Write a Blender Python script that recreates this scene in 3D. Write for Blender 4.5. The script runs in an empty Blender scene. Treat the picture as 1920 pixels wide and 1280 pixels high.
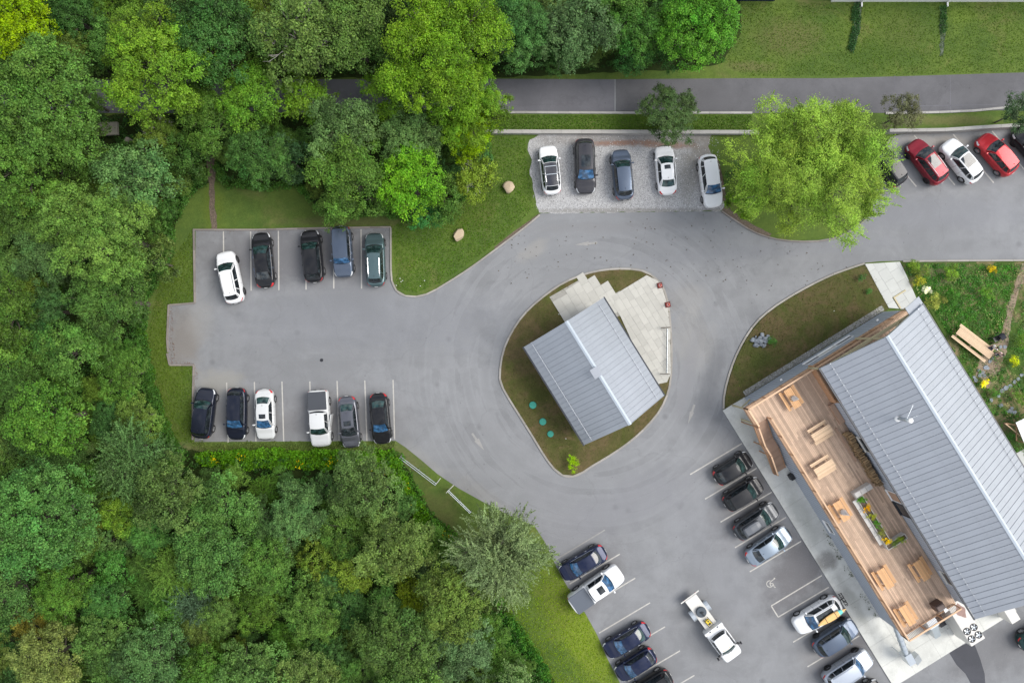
import bpy, bmesh, math, random
import numpy as np
from mathutils import Vector, Matrix
PI = math.pi
scn = bpy.context.scene
random.seed(7)
RNG = np.random.default_rng(7)

# ---------------------------------------------------------------- camera, world, sun, exposure
HC = 64.0                       # drone height above the car park, metres
FPX = 1280.0                    # focal length in photo pixels (1920 wide)
cam_d = bpy.data.cameras.new('camera'); cam = bpy.data.objects.new('camera', cam_d)
scn.collection.objects.link(cam); scn.camera = cam
cam.location = (0, 0, HC); cam.rotation_euler = (0, 0, 0)
cam_d.sensor_width = 36.0; cam_d.lens = 36.0 * FPX / 1920.0
cam_d.clip_start = 0.5; cam_d.clip_end = 3000

SUN_EL, SUN_AZ = math.radians(48), math.radians(8)     # azimuth measured from +X
world = bpy.data.worlds.new('World'); scn.world = world; world.use_nodes = True
wn = world.node_tree; wn.nodes.clear()
def _n(t, typ, **kw):
    n = t.nodes.new(typ)
    for k, v in kw.items(): setattr(n, k, v)
    return n
w_out = _n(wn, 'ShaderNodeOutputWorld'); w_bg = _n(wn, 'ShaderNodeBackground')
w_sky = _n(wn, 'ShaderNodeTexSky', sky_type='NISHITA', sun_disc=False)
w_sky.sun_elevation = SUN_EL; w_sky.sun_rotation = math.radians(90) - SUN_AZ
w_tc = _n(wn, 'ShaderNodeTexCoord')
w_noise = _n(wn, 'ShaderNodeTexNoise'); w_noise.inputs['Scale'].default_value = 2.6
w_noise.inputs['Detail'].default_value = 7; w_noise.inputs['Roughness'].default_value = .6
w_ramp = _n(wn, 'ShaderNodeValToRGB')
w_ramp.color_ramp.elements[0].position = .40; w_ramp.color_ramp.elements[1].position = .58
w_cl = _n(wn, 'ShaderNodeTexNoise'); w_cl.inputs['Scale'].default_value = 5; w_cl.inputs['Detail'].default_value = 5
w_cc = _n(wn, 'ShaderNodeMix', data_type='RGBA')
w_cc.inputs[6].default_value = (5.3, 5.5, 5.9, 1); w_cc.inputs[7].default_value = (11.8, 11.8, 11.9, 1)
w_mix = _n(wn, 'ShaderNodeMix', data_type='RGBA')
L = wn.links.new
L(w_tc.outputs['Generated'], w_noise.inputs['Vector']); L(w_noise.outputs['Fac'], w_ramp.inputs['Fac'])
L(w_tc.outputs['Generated'], w_cl.inputs['Vector']); L(w_cl.outputs['Fac'], w_cc.inputs[0])
L(w_ramp.outputs['Color'], w_mix.inputs[0]); L(w_sky.outputs['Color'], w_mix.inputs[6]); L(w_cc.outputs[2], w_mix.inputs[7])
L(w_mix.outputs[2], w_bg.inputs['Color']); L(w_bg.outputs['Background'], w_out.inputs['Surface'])
w_bg.inputs['Strength'].default_value = 0.10
sun_d = bpy.data.lights.new('sun', 'SUN'); sun = bpy.data.objects.new('sun', sun_d); scn.collection.objects.link(sun)
sun_d.energy = 2.5; sun_d.angle = math.radians(38); sun_d.color = (1, .955, .89)
sdir = Vector((math.cos(SUN_EL) * math.cos(SUN_AZ), math.cos(SUN_EL) * math.sin(SUN_AZ), math.sin(SUN_EL)))
sun.rotation_euler = (-sdir).to_track_quat('-Z', 'Y').to_euler()
sun.location = (60, 0, 80)
scn.view_settings.view_transform = 'Standard'; scn.view_settings.look = 'None'
scn.view_settings.gamma = 1; scn.view_settings.use_curve_mapping = False
scn.view_settings.exposure = 0.70
scn.render.engine = 'CYCLES'
scn.cycles.max_bounces = 6; scn.cycles.transparent_max_bounces = 6
scn.cycles.diffuse_bounces = 3

# ---------------------------------------------------------------- measuring helpers
def P(px, py, z=0.0):
    """world point at height z that stands at photo pixel (px, py)"""
    s = (HC - z) / FPX
    return Vector(((px - 960) * s, -(py - 640) * s, z))
UA, UB = Vector((.5264, -.8502, 0)), Vector((.8502, .5264, 0))     # axes of the buildings: along the eaves / across
BROT = math.atan2(UA.y, UA.x)
def BL(a, b, z=0.0): return UA * a + UB * b + Vector((0, 0, z))
def toBL(px, py, z):
    p = P(px, py, z); return p.dot(UA), p.dot(UB)

# ---------------------------------------------------------------- materials
def newmat(name):
    m = bpy.data.materials.new(name); m.use_nodes = True
    return m, m.node_tree, m.node_tree.nodes['Principled BSDF']
def noise(nt, scale, detail=4, rough=.55, coord='Object', dist=0):
    tc = _n(nt, 'ShaderNodeTexCoord'); n = _n(nt, 'ShaderNodeTexNoise')
    n.inputs['Scale'].default_value = scale; n.inputs['Detail'].default_value = detail
    n.inputs['Roughness'].default_value = rough; n.inputs['Distortion'].default_value = dist
    nt.links.new(tc.outputs[coord], n.inputs['Vector']); return n.outputs['Fac']
def ramp(nt, fac, p0, p1, c0=(0, 0, 0, 1), c1=(1, 1, 1, 1)):
    r = _n(nt, 'ShaderNodeValToRGB'); e = r.color_ramp.elements
    e[0].position = p0; e[1].position = p1; e[0].color = c0; e[1].color = c1
    nt.links.new(fac, r.inputs['Fac']); return r.outputs['Color']
def mixc(nt, fac, a, b, mode='MIX'):
    m = _n(nt, 'ShaderNodeMix', data_type='RGBA', blend_type=mode)
    for i, v in ((0, fac), (6, a), (7, b)):
        if isinstance(v, (int, float)): m.inputs[i].default_value = v
        elif isinstance(v, tuple): m.inputs[i].default_value = v if len(v) == 4 else (*v, 1)
        else: nt.links.new(v, m.inputs[i])
    return m.outputs[2]
def math_(nt, op, a, b=0.0):
    m = _n(nt, 'ShaderNodeMath', operation=op)
    for i, v in ((0, a), (1, b)):
        if isinstance(v, (int, float)): m.inputs[i].default_value = v
        else: nt.links.new(v, m.inputs[i])
    return m.outputs[0]
def bump(nt, bs, h, strength=.3, dist=.02):
    b = _n(nt, 'ShaderNodeBump'); b.inputs['Strength'].default_value = strength; b.inputs['Distance'].default_value = dist
    nt.links.new(h, b.inputs['Height']); nt.links.new(b.outputs['Normal'], bs.inputs['Normal'])
def mul(c, k): return tuple(min(x * k, 1) for x in c)
_mc = {}
def mat(name, col, rough=.8, var=.18, scale=2.0, fine=25, metal=0, coat=0, spec=.5, orand=0.0, bmp=0.0, aniso=None):
    if name in _mc: return _mc[name]
    m, nt, bs = newmat(name)
    a = noise(nt, scale, 5); b = noise(nt, fine, 3)
    c = mixc(nt, a, mul(col, 1 - var), mul(col, 1 + var))
    c = mixc(nt, math_(nt, 'MULTIPLY', b, .5), c, mul(col, 1 - var * 1.3))
    if name == 'galvanised_roof':
        st = noise(nt, 1.0, 6, .7, dist=1.5); c = mixc(nt, math_(nt, 'MULTIPLY', ramp(nt, st, .54, .70), .45), c, mul(col, .78))
    if orand:
        oi = _n(nt, 'ShaderNodeObjectInfo'); mr = _n(nt, 'ShaderNodeMapRange')
        mr.inputs[3].default_value = 1 - orand; mr.inputs[4].default_value = 1 + orand
        nt.links.new(oi.outputs['Random'], mr.inputs[0])
        h = _n(nt, 'ShaderNodeHueSaturation'); nt.links.new(mr.outputs[0], h.inputs['Value']); nt.links.new(c, h.inputs['Color']); c = h.outputs[0]
    nt.links.new(c, bs.inputs['Base Color'])
    bs.inputs['Roughness'].default_value = rough; bs.inputs['Metallic'].default_value = metal
    bs.inputs['Specular IOR Level'].default_value = spec
    bs.inputs['Coat Weight'].default_value = coat; bs.inputs['Coat Roughness'].default_value = .04
    if bmp: bump(nt, bs, b, bmp)
    _mc[name] = m; return m
def paint(name, col, metal=.35, rough=.38):
    if name in _mc: return _mc[name]
    m, nt, bs = newmat(name)
    d = noise(nt, 2.2, 4)
    c = mixc(nt, math_(nt, 'MULTIPLY', d, .035), col, (.28, .27, .25))       # road dust
    nt.links.new(c, bs.inputs['Base Color'])
    bs.inputs['Metallic'].default_value = metal; bs.inputs['Roughness'].default_value = rough
    bs.inputs['Coat Weight'].default_value = .9; bs.inputs['Coat IOR'].default_value = 1.29; bs.inputs['Coat Roughness'].default_value = .03; bs.inputs['Specular IOR Level'].default_value = .12
    _mc[name] = m; return m
def glassy(name, col, rough=.03):
    if name in _mc: return _mc[name]
    m, nt, bs = newmat(name)
    n = noise(nt, 3.2, 3, .5); k = ramp(nt, n, .42, .68)
    c = mixc(nt, k, col, mul(col, 3.2)); nt.links.new(c, bs.inputs['Base Color'])
    bs.inputs['Roughness'].default_value = rough; bs.inputs['Specular IOR Level'].default_value = .6; bs.inputs['IOR'].default_value = 1.5
    _mc[name] = m; return m

def spot(nt, pos, px, py, rx, ry, deg=0, soft=.35, wob=None):
    """elliptic mask lying on the ground round photo pixel px,py (a stain or a worn patch)"""
    c = P(px, py); s = HC / FPX
    mp = _n(nt, 'ShaderNodeMapping', vector_type='TEXTURE')
    mp.inputs['Location'].default_value = c; mp.inputs['Rotation'].default_value = (0, 0, math.radians(deg))
    mp.inputs['Scale'].default_value = (rx * s, ry * s, 1)
    nt.links.new(pos, mp.inputs['Vector'])
    ln = _n(nt, 'ShaderNodeVectorMath', operation='LENGTH'); nt.links.new(mp.outputs[0], ln.inputs[0])
    d = ln.outputs['Value']
    if wob is not None: d = math_(nt, 'ADD', d, math_(nt, 'MULTIPLY', math_(nt, 'SUBTRACT', wob, .5), 1.6))
    mr = _n(nt, 'ShaderNodeMapRange', interpolation_type='SMOOTHSTEP')
    mr.inputs[1].default_value = 1 + soft; mr.inputs[2].default_value = 1 - soft - .15
    nt.links.new(d, mr.inputs[0]); return mr.outputs[0]

def asphalt_mat(name, base, spots=(), rough=.85, tracks=False):
    m, nt, bs = newmat(name)
    g = _n(nt, 'ShaderNodeNewGeometry').outputs['Position']
    big = noise(nt, .07, 5, .6); mid = noise(nt, .55, 6, .65); fin = noise(nt, 26, 2, .6); grit = noise(nt, 9, 3, .7)
    c = mixc(nt, ramp(nt, big, .36, .64), mul(base, .86), mul(base, 1.10))
    c = mixc(nt, ramp(nt, mid, .30, .56), mul(base, .82), c)
    cl = noise(nt, .22, 6, .72, dist=.6); c = mixc(nt, math_(nt, 'MULTIPLY', ramp(nt, cl, .50, .72), .55), c, mul(base, 1.28))
    if tracks:      # wheel wear that follows the drive: rings round the island, straight streaks in the left lot
        cI = P(1110, 690)
        sub = _n(nt, 'ShaderNodeVectorMath', operation='SUBTRACT'); nt.links.new(g, sub.inputs[0]); sub.inputs[1].default_value = cI
        ln = _n(nt, 'ShaderNodeVectorMath', operation='LENGTH'); nt.links.new(sub.outputs[0], ln.inputs[0])
        sx = _n(nt, 'ShaderNodeSeparateXYZ'); nt.links.new(sub.outputs[0], sx.inputs[0])
        an = math_(nt, 'ARCTAN2', sx.outputs[1], sx.outputs[0])
        cx = _n(nt, 'ShaderNodeCombineXYZ'); nt.links.new(math_(nt, 'MULTIPLY', ln.outputs['Value'], .95), cx.inputs[0]); nt.links.new(math_(nt, 'MULTIPLY', an, .9), cx.inputs[1])
        rn = _n(nt, 'ShaderNodeTexNoise'); rn.inputs['Scale'].default_value = 1.0; rn.inputs['Detail'].default_value = 4; nt.links.new(cx.outputs[0], rn.inputs['Vector'])
        near = _n(nt, 'ShaderNodeMapRange', interpolation_type='SMOOTHSTEP'); near.inputs[1].default_value = 21; near.inputs[2].default_value = 13; nt.links.new(ln.outputs['Value'], near.inputs[0])
        c = mixc(nt, math_(nt, 'MULTIPLY', math_(nt, 'MULTIPLY', ramp(nt, rn.outputs['Fac'], .5, .68), near.outputs[0]), .42), c, mul(base, .66))
        c = mixc(nt, math_(nt, 'MULTIPLY', math_(nt, 'MULTIPLY', ramp(nt, rn.outputs['Fac'], .46, .30), near.outputs[0]), .35), c, mul(base, 1.25))
        mp = _n(nt, 'ShaderNodeMapping'); mp.inputs['Scale'].default_value = (.045, .55, 1); nt.links.new(g, mp.inputs['Vector'])
        sn = _n(nt, 'ShaderNodeTexNoise'); sn.inputs['Scale'].default_value = 1.0; sn.inputs['Detail'].default_value = 5; nt.links.new(mp.outputs[0], sn.inputs['Vector'])
        c = mixc(nt, math_(nt, 'MULTIPLY', ramp(nt, sn.outputs['Fac'], .52, .70), .30), c, mul(base, 1.22))
        oil = _n(nt, 'ShaderNodeTexVoronoi'); oil.inputs['Scale'].default_value = .30; oil.inputs['Randomness'].default_value = 1; nt.links.new(g, oil.inputs['Vector'])
        dd = math_(nt, 'ADD', oil.outputs['Distance'], math_(nt, 'MULTIPLY', math_(nt, 'SUBTRACT', fin, .5), .10))
        c = mixc(nt, math_(nt, 'MULTIPLY', ramp(nt, dd, .035, .11, (1, 1, 1, 1), (0, 0, 0, 1)), .38), c, mul(base, .45))
    wob = noise(nt, .9, 5, .65)
    for (px, py, rx, ry, deg, col, k) in spots:
        msk = math_(nt, 'MULTIPLY', spot(nt, g, px, py, rx, ry, deg, .45, wob), k)
        c = mixc(nt, msk, c, col)
    c = mixc(nt, math_(nt, 'MULTIPLY', ramp(nt, fin, .42, .62), .30), c, mul(base, .55))
    c = mixc(nt, math_(nt, 'MULTIPLY', ramp(nt, grit, .58, .72), .35), c, mul(base, 1.35))
    sp = _n(nt, 'ShaderNodeTexVoronoi', feature='F1'); sp.inputs['Scale'].default_value = .75; nt.links.new(g, sp.inputs['Vector'])
    c = mixc(nt, math_(nt, 'MULTIPLY', ramp(nt, sp.outputs['Distance'], .035, .055, (1, 1, 1, 1), (0, 0, 0, 1)), .45), c, mul(base, .35))
    cr = _n(nt, 'ShaderNodeTexVoronoi', feature='DISTANCE_TO_EDGE'); cr.inputs['Scale'].default_value = .075
    wv = _n(nt, 'ShaderNodeVectorMath', operation='ADD'); wn_ = _n(nt, 'ShaderNodeTexNoise'); wn_.inputs['Scale'].default_value = .5; wn_.inputs['Detail'].default_value = 6
    nt.links.new(g, wn_.inputs['Vector']); nt.links.new(g, wv.inputs[0])
    sc = _n(nt, 'ShaderNodeVectorMath', operation='SCALE'); sc.inputs['Scale'].default_value = 3.0
    nt.links.new(wn_.outputs['Color'], sc.inputs[0]); nt.links.new(sc.outputs[0], wv.inputs[1]); nt.links.new(wv.outputs[0], cr.inputs['Vector'])
    crk = ramp(nt, cr.outputs['Distance'], .001, .005, (1, 1, 1, 1), (0, 0, 0, 1))
    c = mixc(nt, math_(nt, 'MULTIPLY', crk, .16), c, mul(base, .4))
    nt.links.new(c, bs.inputs['Base Color']); bs.inputs['Roughness'].default_value = rough
    bs.inputs['Specular IOR Level'].default_value = .3
    bump(nt, bs, fin, .35, .01)
    return m

def grass_mat(name, c1, c2, c3, s1=.22, brown=(.55, .75), spots=()):
    """c1 green, c2 lighter green, c3 dry"""
    m, nt, bs = newmat(name)
    g = _n(nt, 'ShaderNodeNewGeometry').outputs['Position']
    a = noise(nt, s1, 6, .65); b = noise(nt, 1.4, 6, .7); d = noise(nt, s1 * .8, 7, .7, dist=1.0); f = noise(nt, 16, 4, .75); e = noise(nt, 5, 4, .7)
    c = mixc(nt, ramp(nt, a, .38, .62), c1, c2); ms = noise(nt, .5, 6, .75, dist=.8); c = mixc(nt, math_(nt, 'MULTIPLY', ramp(nt, ms, .52, .68), .6), c, mul(c2, 1.22))
    c = mixc(nt, ramp(nt, d, *brown), c, c3)
    c = mixc(nt, math_(nt, 'MULTIPLY', ramp(nt, b, .4, .68), .5), c, mul(c1, .62))
    wob = noise(nt, 1.1, 5, .65)
    for (px, py, rx, ry, deg, col, k) in spots:
        c = mixc(nt, math_(nt, 'MULTIPLY', spot(nt, g, px, py, rx, ry, deg, .5, wob), k), c, col)
    c = mixc(nt, math_(nt, 'MULTIPLY', ramp(nt, e, .45, .7), .4), c, mul(c1, .5))
    c = mixc(nt, math_(nt, 'MULTIPLY', ramp(nt, f, .42, .66), .38), c, mul(c2, 1.5))
    nt.links.new(c, bs.inputs['Base Color']); bs.inputs['Roughness'].default_value = .95
    bs.inputs['Specular IOR Level'].default_value = .15
    bump(nt, bs, f, .7, .05)
    return m

DUST = (.30, .285, .255); SOIL = (.15, .105, .07)
ASP = (.208, .213, .221)
asp_spots = [
    (1362, 895, 30, 26, -30, DUST, .55), (1300, 640, 40, 55, 20, DUST, .28), (1290, 560, 35, 30, 0, DUST, .25),
    (345, 640, 30, 60, 0, (.19, .17, .15), .75), (375, 600, 25, 40, 0, DUST, .3), (410, 715, 45, 22, 0, (.26, .25, .22), .65),
    (470, 800, 120, 40, 0, (.17, .165, .165), .5), (640, 780, 120, 55, 0, (.155, .15, .155), .5), (540, 480, 190, 55, 0, (.13, .128, .135), .75),
    (1400, 930, 95, 42, 58, (.105, .10, .10), .72), (1500, 1060, 100, 48, 58, (.105, .10, .105), .75), (1590, 1190, 110, 50, 58, (.105, .10, .105), .65),
    (1110, 1100, 100, 34, 58, (.13, .127, .13), .55), (900, 930, 70, 18, -35, DUST, .28), (800, 870, 60, 14, -45, DUST, .22),
    (700, 600, 60, 300, 90, (.17, .178, .20), .35), (1060, 1000, 60, 120, 20, (.20, .20, .215), .3), (1330, 1000, 70, 120, 30, (.19, .195, .21), .35),
    (1330, 720, 18, 90, -18, (.115, .12, .13), .55), (1290, 700, 12, 90, -12, (.21, .21, .22), .5), (1000, 470, 30, 14, 35, DUST, .4),
    (1440, 470, 260, 14, 4, (.19, .195, .212), .45), (1750, 400, 220, 30, 0, (.19, .195, .212), .5), (1180, 940, 120, 45, 25, (.18, .182, .20), .35),
    (1535, 1205, 60, 24, 60, (.21, .205, .20), .4), (1800, 270, 110, 14, -4, (.30, .27, .23), .55), (1150, 425, 190, 10, 2, (.20, .20, .205), .5),
    (1370, 1130, 40, 50, 0, (.185, .19, .205), .3), (1870, 1215, 90, 50, 30, (.11, .108, .112), .6), (1120, 700, 260, 16, 60, (.16, .17, .19), .0),
]
M_ASPHALT = asphalt_mat('weathered_asphalt', ASP, asp_spots, tracks=True)
M_ROAD = asphalt_mat('road_asphalt', (.112, .111, .118))
M_APRON = asphalt_mat('apron_concrete', (.57, .575, .54), [(1548, 1052, 24, 17, 30, (.17, .16, .15), .75), (1500, 960, 14, 60, 30, (.36, .37, .33), .5), (1600, 1130, 10, 60, 30, (.30, .30, .26), .5), (1400, 800, 20, 30, 30, (.42, .43, .38), .4)])
M_ROAD2 = asphalt_mat('road_asphalt_pale', (.135, .134, .148))
M_PATCH = asphalt_mat('new_asphalt', (.062, .064, .074))
M_LAWN = grass_mat('lawn_grass', (.056, .100, .022), (.100, .146, .028), (.165, .145, .060), spots=[
    (1480, 70, 60, 35, 0, (.115, .105, .045), .75), (1690, 60, 50, 40, 0, (.085, .10, .03), .5), (1800, 30, 25, 15, 0, (.13, .19, .03), .6), (1410, 125, 45, 10, 0, (.13, .11, .055), .7),
    (1085, 1180, 120, 40, -60, (.19, .245, .025), .8), (1040, 1120, 40, 60, 30, (.075, .085, .02), .5), (400, 385, 20, 45, 0, (.095, .125, .018), .6),
    (1640, 100, 60, 25, 0, (.03, .07, .012), .5), (820, 960, 60, 30, -45, (.105, .095, .04), .6), (310, 680, 30, 110, 0, (.085, .12, .015), .55),
    (650, 415, 120, 9, 0, (.11, .085, .05), .6), (600, 385, 130, 30, 0, (.035, .055, .012), .5), (760, 860, 40, 20, -40, (.16, .13, .08), .5),
    (880, 390, 60, 40, 30, (.055, .075, .012), .5), (1780, 225, 80, 10, 0, (.15, .13, .06), .7), (330, 845, 60, 14, 0, (.14, .11, .07), .7), (1155, 480, 1, 1, 0, SOIL, 0)])
M_ISLE = grass_mat('dry_island_grass', (.056, .062, .018), (.080, .088, .024), (.125, .088, .048), s1=.35, brown=(.38, .56))
M_NORTH = grass_mat('rough_grass', (.050, .062, .018), (.075, .088, .022), (.115, .080, .045), s1=.35, brown=(.38, .56))
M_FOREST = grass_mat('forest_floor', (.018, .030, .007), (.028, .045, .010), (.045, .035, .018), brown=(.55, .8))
def garden_mat():
    m = grass_mat('garden_ground', (.040, .082, .016), (.068, .115, .022), (.23, .165, .10), s1=.30, brown=(.50, .60), spots=[
        (1858, 700, 22, 26, 20, (.30, .23, .14), .8), (1890, 800, 40, 30, 0, (.25, .19, .12), .6), (1765, 515, 50, 22, 0, (.23, .18, .12), .45), (1850, 780, 22, 50, 30, (.27, .2, .13), .5)])
    return m
M_GARDEN = garden_mat()
def gravel_mat(name, ca, cb, sc=9.0, patches=()):
    m, nt, bs = newmat(name)
    g = _n(nt, 'ShaderNodeNewGeometry').outputs['Position']
    v = _n(nt, 'ShaderNodeTexVoronoi'); v.inputs['Scale'].default_value = sc; nt.links.new(g, v.inputs['Vector'])
    v2 = _n(nt, 'ShaderNodeTexVoronoi'); v2.inputs['Scale'].default_value = sc * .45; nt.links.new(g, v2.inputs['Vector'])
    bw = _n(nt, 'ShaderNodeRGBToBW'); nt.links.new(v.outputs['Color'], bw.inputs[0])
    bw2 = _n(nt, 'ShaderNodeRGBToBW'); nt.links.new(v2.outputs['Color'], bw2.inputs[0])
    c = mixc(nt, bw.outputs[0], ca, cb); c = mixc(nt, math_(nt, 'MULTIPLY', bw2.outputs[0], .5), c, mul(ca, .8))
    wob = noise(nt, 1.2, 5, .65)
    for (px, py, rx, ry, deg, col, k) in patches:
        c = mixc(nt, math_(nt, 'MULTIPLY', spot(nt, g, px, py, rx, ry, deg, .5, wob), k), c, col)
    c = mixc(nt, ramp(nt, v.outputs['Distance'], .42, .95), c, mul(ca, .6))
    nt.links.new(c, bs.inputs['Base Color']); bs.inputs['Roughness'].default_value = .9
    bump(nt, bs, v.outputs['Distance'], .6, .03); return m
M_GRAVEL = gravel_mat('crushed_stone', (.29, .29, .29), (.60, .60, .605), 17, [
    (1180, 262, 190, 13, 0, (.14, .12, .10), .6), (1160, 268, 60, 5, 2, (.24, .11, .06), .8), (1250, 272, 70, 6, -2, (.24, .12, .07), .75),
    (1330, 290, 40, 55, 15, (.15, .13, .10), .7), (1290, 330, 16, 50, 0, (.2, .185, .15), .5), (1180, 395, 190, 5, 0, (.14, .13, .11), .6)])
M_DRAIN = gravel_mat('drain_stones', (.02, .045, .015), (.13, .15, .11), 9)
M_STRIP = gravel_mat('grey_strip_gravel', (.20, .195, .175), (.42, .42, .40), 9)
M_DIRT = gravel_mat('bare_soil', (.110, .084, .060), (.19, .145, .105), 12)
M_SANDPATH = gravel_mat('sandy_path', (.22, .165, .11), (.33, .26, .18), 14)
M_LINE = mat('road_paint', (.47, .455, .42), .8, .42, 2.2, 30)
M_LINEF = mat('worn_road_paint', (.285, .28, .27), .9, .3, 4, 30)
M_CONC = mat('concrete', (.47, .48, .455), .85, .14, .7, 20, orand=.05)
M_KERB = mat('kerb_concrete', (.32, .30, .27), .9, .25, 1.5, 15, orand=.15)
M_KERBD = mat('kerb_dark', (.23, .205, .185), .9, .3, 1.5, 15, orand=.2)
M_WALLC = mat('retaining_block', (.34, .33, .31), .9, .2, 1.5, 15, orand=.12)
M_PAVER = mat('limestone_paver', (.43, .42, .38), .85, .14, 1.5, 14, orand=.07)
M_JOINT = mat('sand_joint', (.31, .30, .27), .9, .15)
M_ROOFM = mat('galvanised_roof', (.325, .348, .385), .40, .15, .45, 5, metal=.45, spec=.6, orand=.03)
M_RIDGE = mat('ridge_metal', (.50, .55, .60), .3, .05, .6, 8, metal=.45)
M_DARKMET = mat('dark_gutter', (.035, .04, .05), .4, .1, metal=.3)
M_STEEL = mat('galvanised_steel', (.50, .54, .57), .35, .12, 3, 20, metal=.75)
M_SIDING = mat('grey_siding', (.40, .435, .49), .75, .12, .9, 10)
M_SIDING2 = mat('grey_siding_rib', (.32, .35, .40), .75, .12, .9, 10)
M_DECK = mat('weathered_deck_board', (.52, .375, .272), .8, .26, 2.0, 18, orand=.24)
M_DECKD = mat('dark_deck_gap', (.05, .035, .025), .9)
M_CEDAR = mat('cedar', (.46, .26, .145), .75, .18, 3, 20, orand=.15)
M_CEDARL = mat('pale_cedar', (.62, .42, .27), .75, .15, 3, 20, orand=.1)
M_PINE = mat('honey_pine', (.62, .35, .16), .6, .15, 3, 20, orand=.12)
M_PINEP = mat('pale_pine', (.64, .46, .30), .7, .15, 3, 20, orand=.12)
M_TIMBER = mat('treated_timber', (.48, .42, .26), .8, .18, 3, 20, orand=.08)
M_TREAD = mat('stair_tread', (.38, .25, .175), .8, .2, 3, 20, orand=.12)
M_SLATE = mat('planter_panel', (.48, .46, .43), .8, .15, 2, 14, orand=.12)
M_WHITE = mat('white_enamel', (.78, .78, .77), .4, .06)
M_OFFW = mat('off_white_metal', (.58, .565, .53), .5, .1, 2, 12)
M_BLACK = mat('black_plastic', (.015, .016, .018), .45, .2)
M_RUBBER = mat('tyre_rubber', (.016, .016, .017), .85, .2)
M_RIM = mat('alloy_rim', (.55, .56, .58), .3, .05, metal=.8)
M_RIMD = mat('dark_rim', (.04, .04, .045), .35, .05, metal=.5)
M_BARK = mat('bark', (.10, .085, .07), .95, .3, 3, 20)
M_BARE = mat('bare_twig', (.30, .285, .26), .9, .2, 3, 20)
M_LOG = mat('split_log', (.28, .19, .10), .85, .35, 3, 20, orand=.35)
M_ROCK = mat('grey_rock', (.21, .235, .265), .9, .25, 2, 12, orand=.2, bmp=.3)
M_BOULD = mat('tan_boulder', (.45, .36, .25), .9, .25, 1.5, 9, bmp=.3)
M_GLASS = glassy('car_glass', (.010, .013, .015))
M_GLASSG = glassy('green_car_glass', (.009, .021, .020))
M_GLASSB = glassy('painted_sky_glass', (.016, .048, .098))  # blue sky reflection painted into the base colour, for some windshields only
M_WIN = glassy('window_glass', (.018, .022, .026))
M_RED = mat('red_lens', (.50, .012, .015), .2, .1, coat=1)
M_LENS = mat('clear_lens', (.62, .64, .66), .15, .1, coat=1)
M_CHROME = mat('chrome', (.75, .76, .78), .12, .03, metal=1)
M_CONE = mat('cone_red', (.62, .075, .045), .5, .1)
M_GREENLID = mat('green_lid', (.025, .27, .20), .6, .12)
M_YEL = mat('yellow_plastic', (.75, .55, .03), .5, .1)
M_SKIN = mat('skin', (.50, .32, .23), .6, .05)
M_HAIR = mat('dark_hair', (.03, .02, .015), .6, .1)
M_SHIRT = mat('white_shirt', (.72, .70, .68), .9, .05)
M_PINK = mat('pink_top', (.70, .52, .50), .9, .05)
M_TROU = mat('blue_trousers', (.05, .06, .09), .9, .1)

def leaf_mat(name, transl=.38):
    m, nt, bs = newmat(name)
    oi = _n(nt, 'ShaderNodeObjectInfo'); at = _n(nt, 'ShaderNodeAttribute'); at.attribute_name = 'tint'
    h = _n(nt, 'ShaderNodeHueSaturation'); nt.links.new(oi.outputs['Color'], h.inputs['Color'])
    sx = _n(nt, 'ShaderNodeSeparateColor'); nt.links.new(at.outputs['Color'], sx.inputs[0])
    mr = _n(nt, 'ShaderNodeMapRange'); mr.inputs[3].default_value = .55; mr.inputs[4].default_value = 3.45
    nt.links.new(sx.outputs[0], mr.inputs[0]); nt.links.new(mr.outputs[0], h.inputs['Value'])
    mh = _n(nt, 'ShaderNodeMapRange'); mh.inputs[3].default_value = .474; mh.inputs[4].default_value = .528
    nt.links.new(sx.outputs[1], mh.inputs[0]); nt.links.new(mh.outputs[0], h.inputs['Hue'])
    nt.links.new(h.outputs[0], bs.inputs['Base Color'])
    bs.inputs['Roughness'].default_value = .5; bs.inputs['Specular IOR Level'].default_value = .22
    h.inputs['Saturation'].default_value = 1.12
    tr = _n(nt, 'ShaderNodeBsdfTranslucent'); nt.links.new(h.outputs[0], tr.inputs['Color'])
    mx = _n(nt, 'ShaderNodeMixShader'); mx.inputs[0].default_value = transl
    out = [n for n in nt.nodes if n.type == 'OUTPUT_MATERIAL'][0]
    nt.links.new(bs.outputs[0], mx.inputs[1]); nt.links.new(tr.outputs[0], mx.inputs[2]); nt.links.new(mx.outputs[0], out.inputs['Surface'])
    return m
M_LEAF = leaf_mat('leaf')

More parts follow.
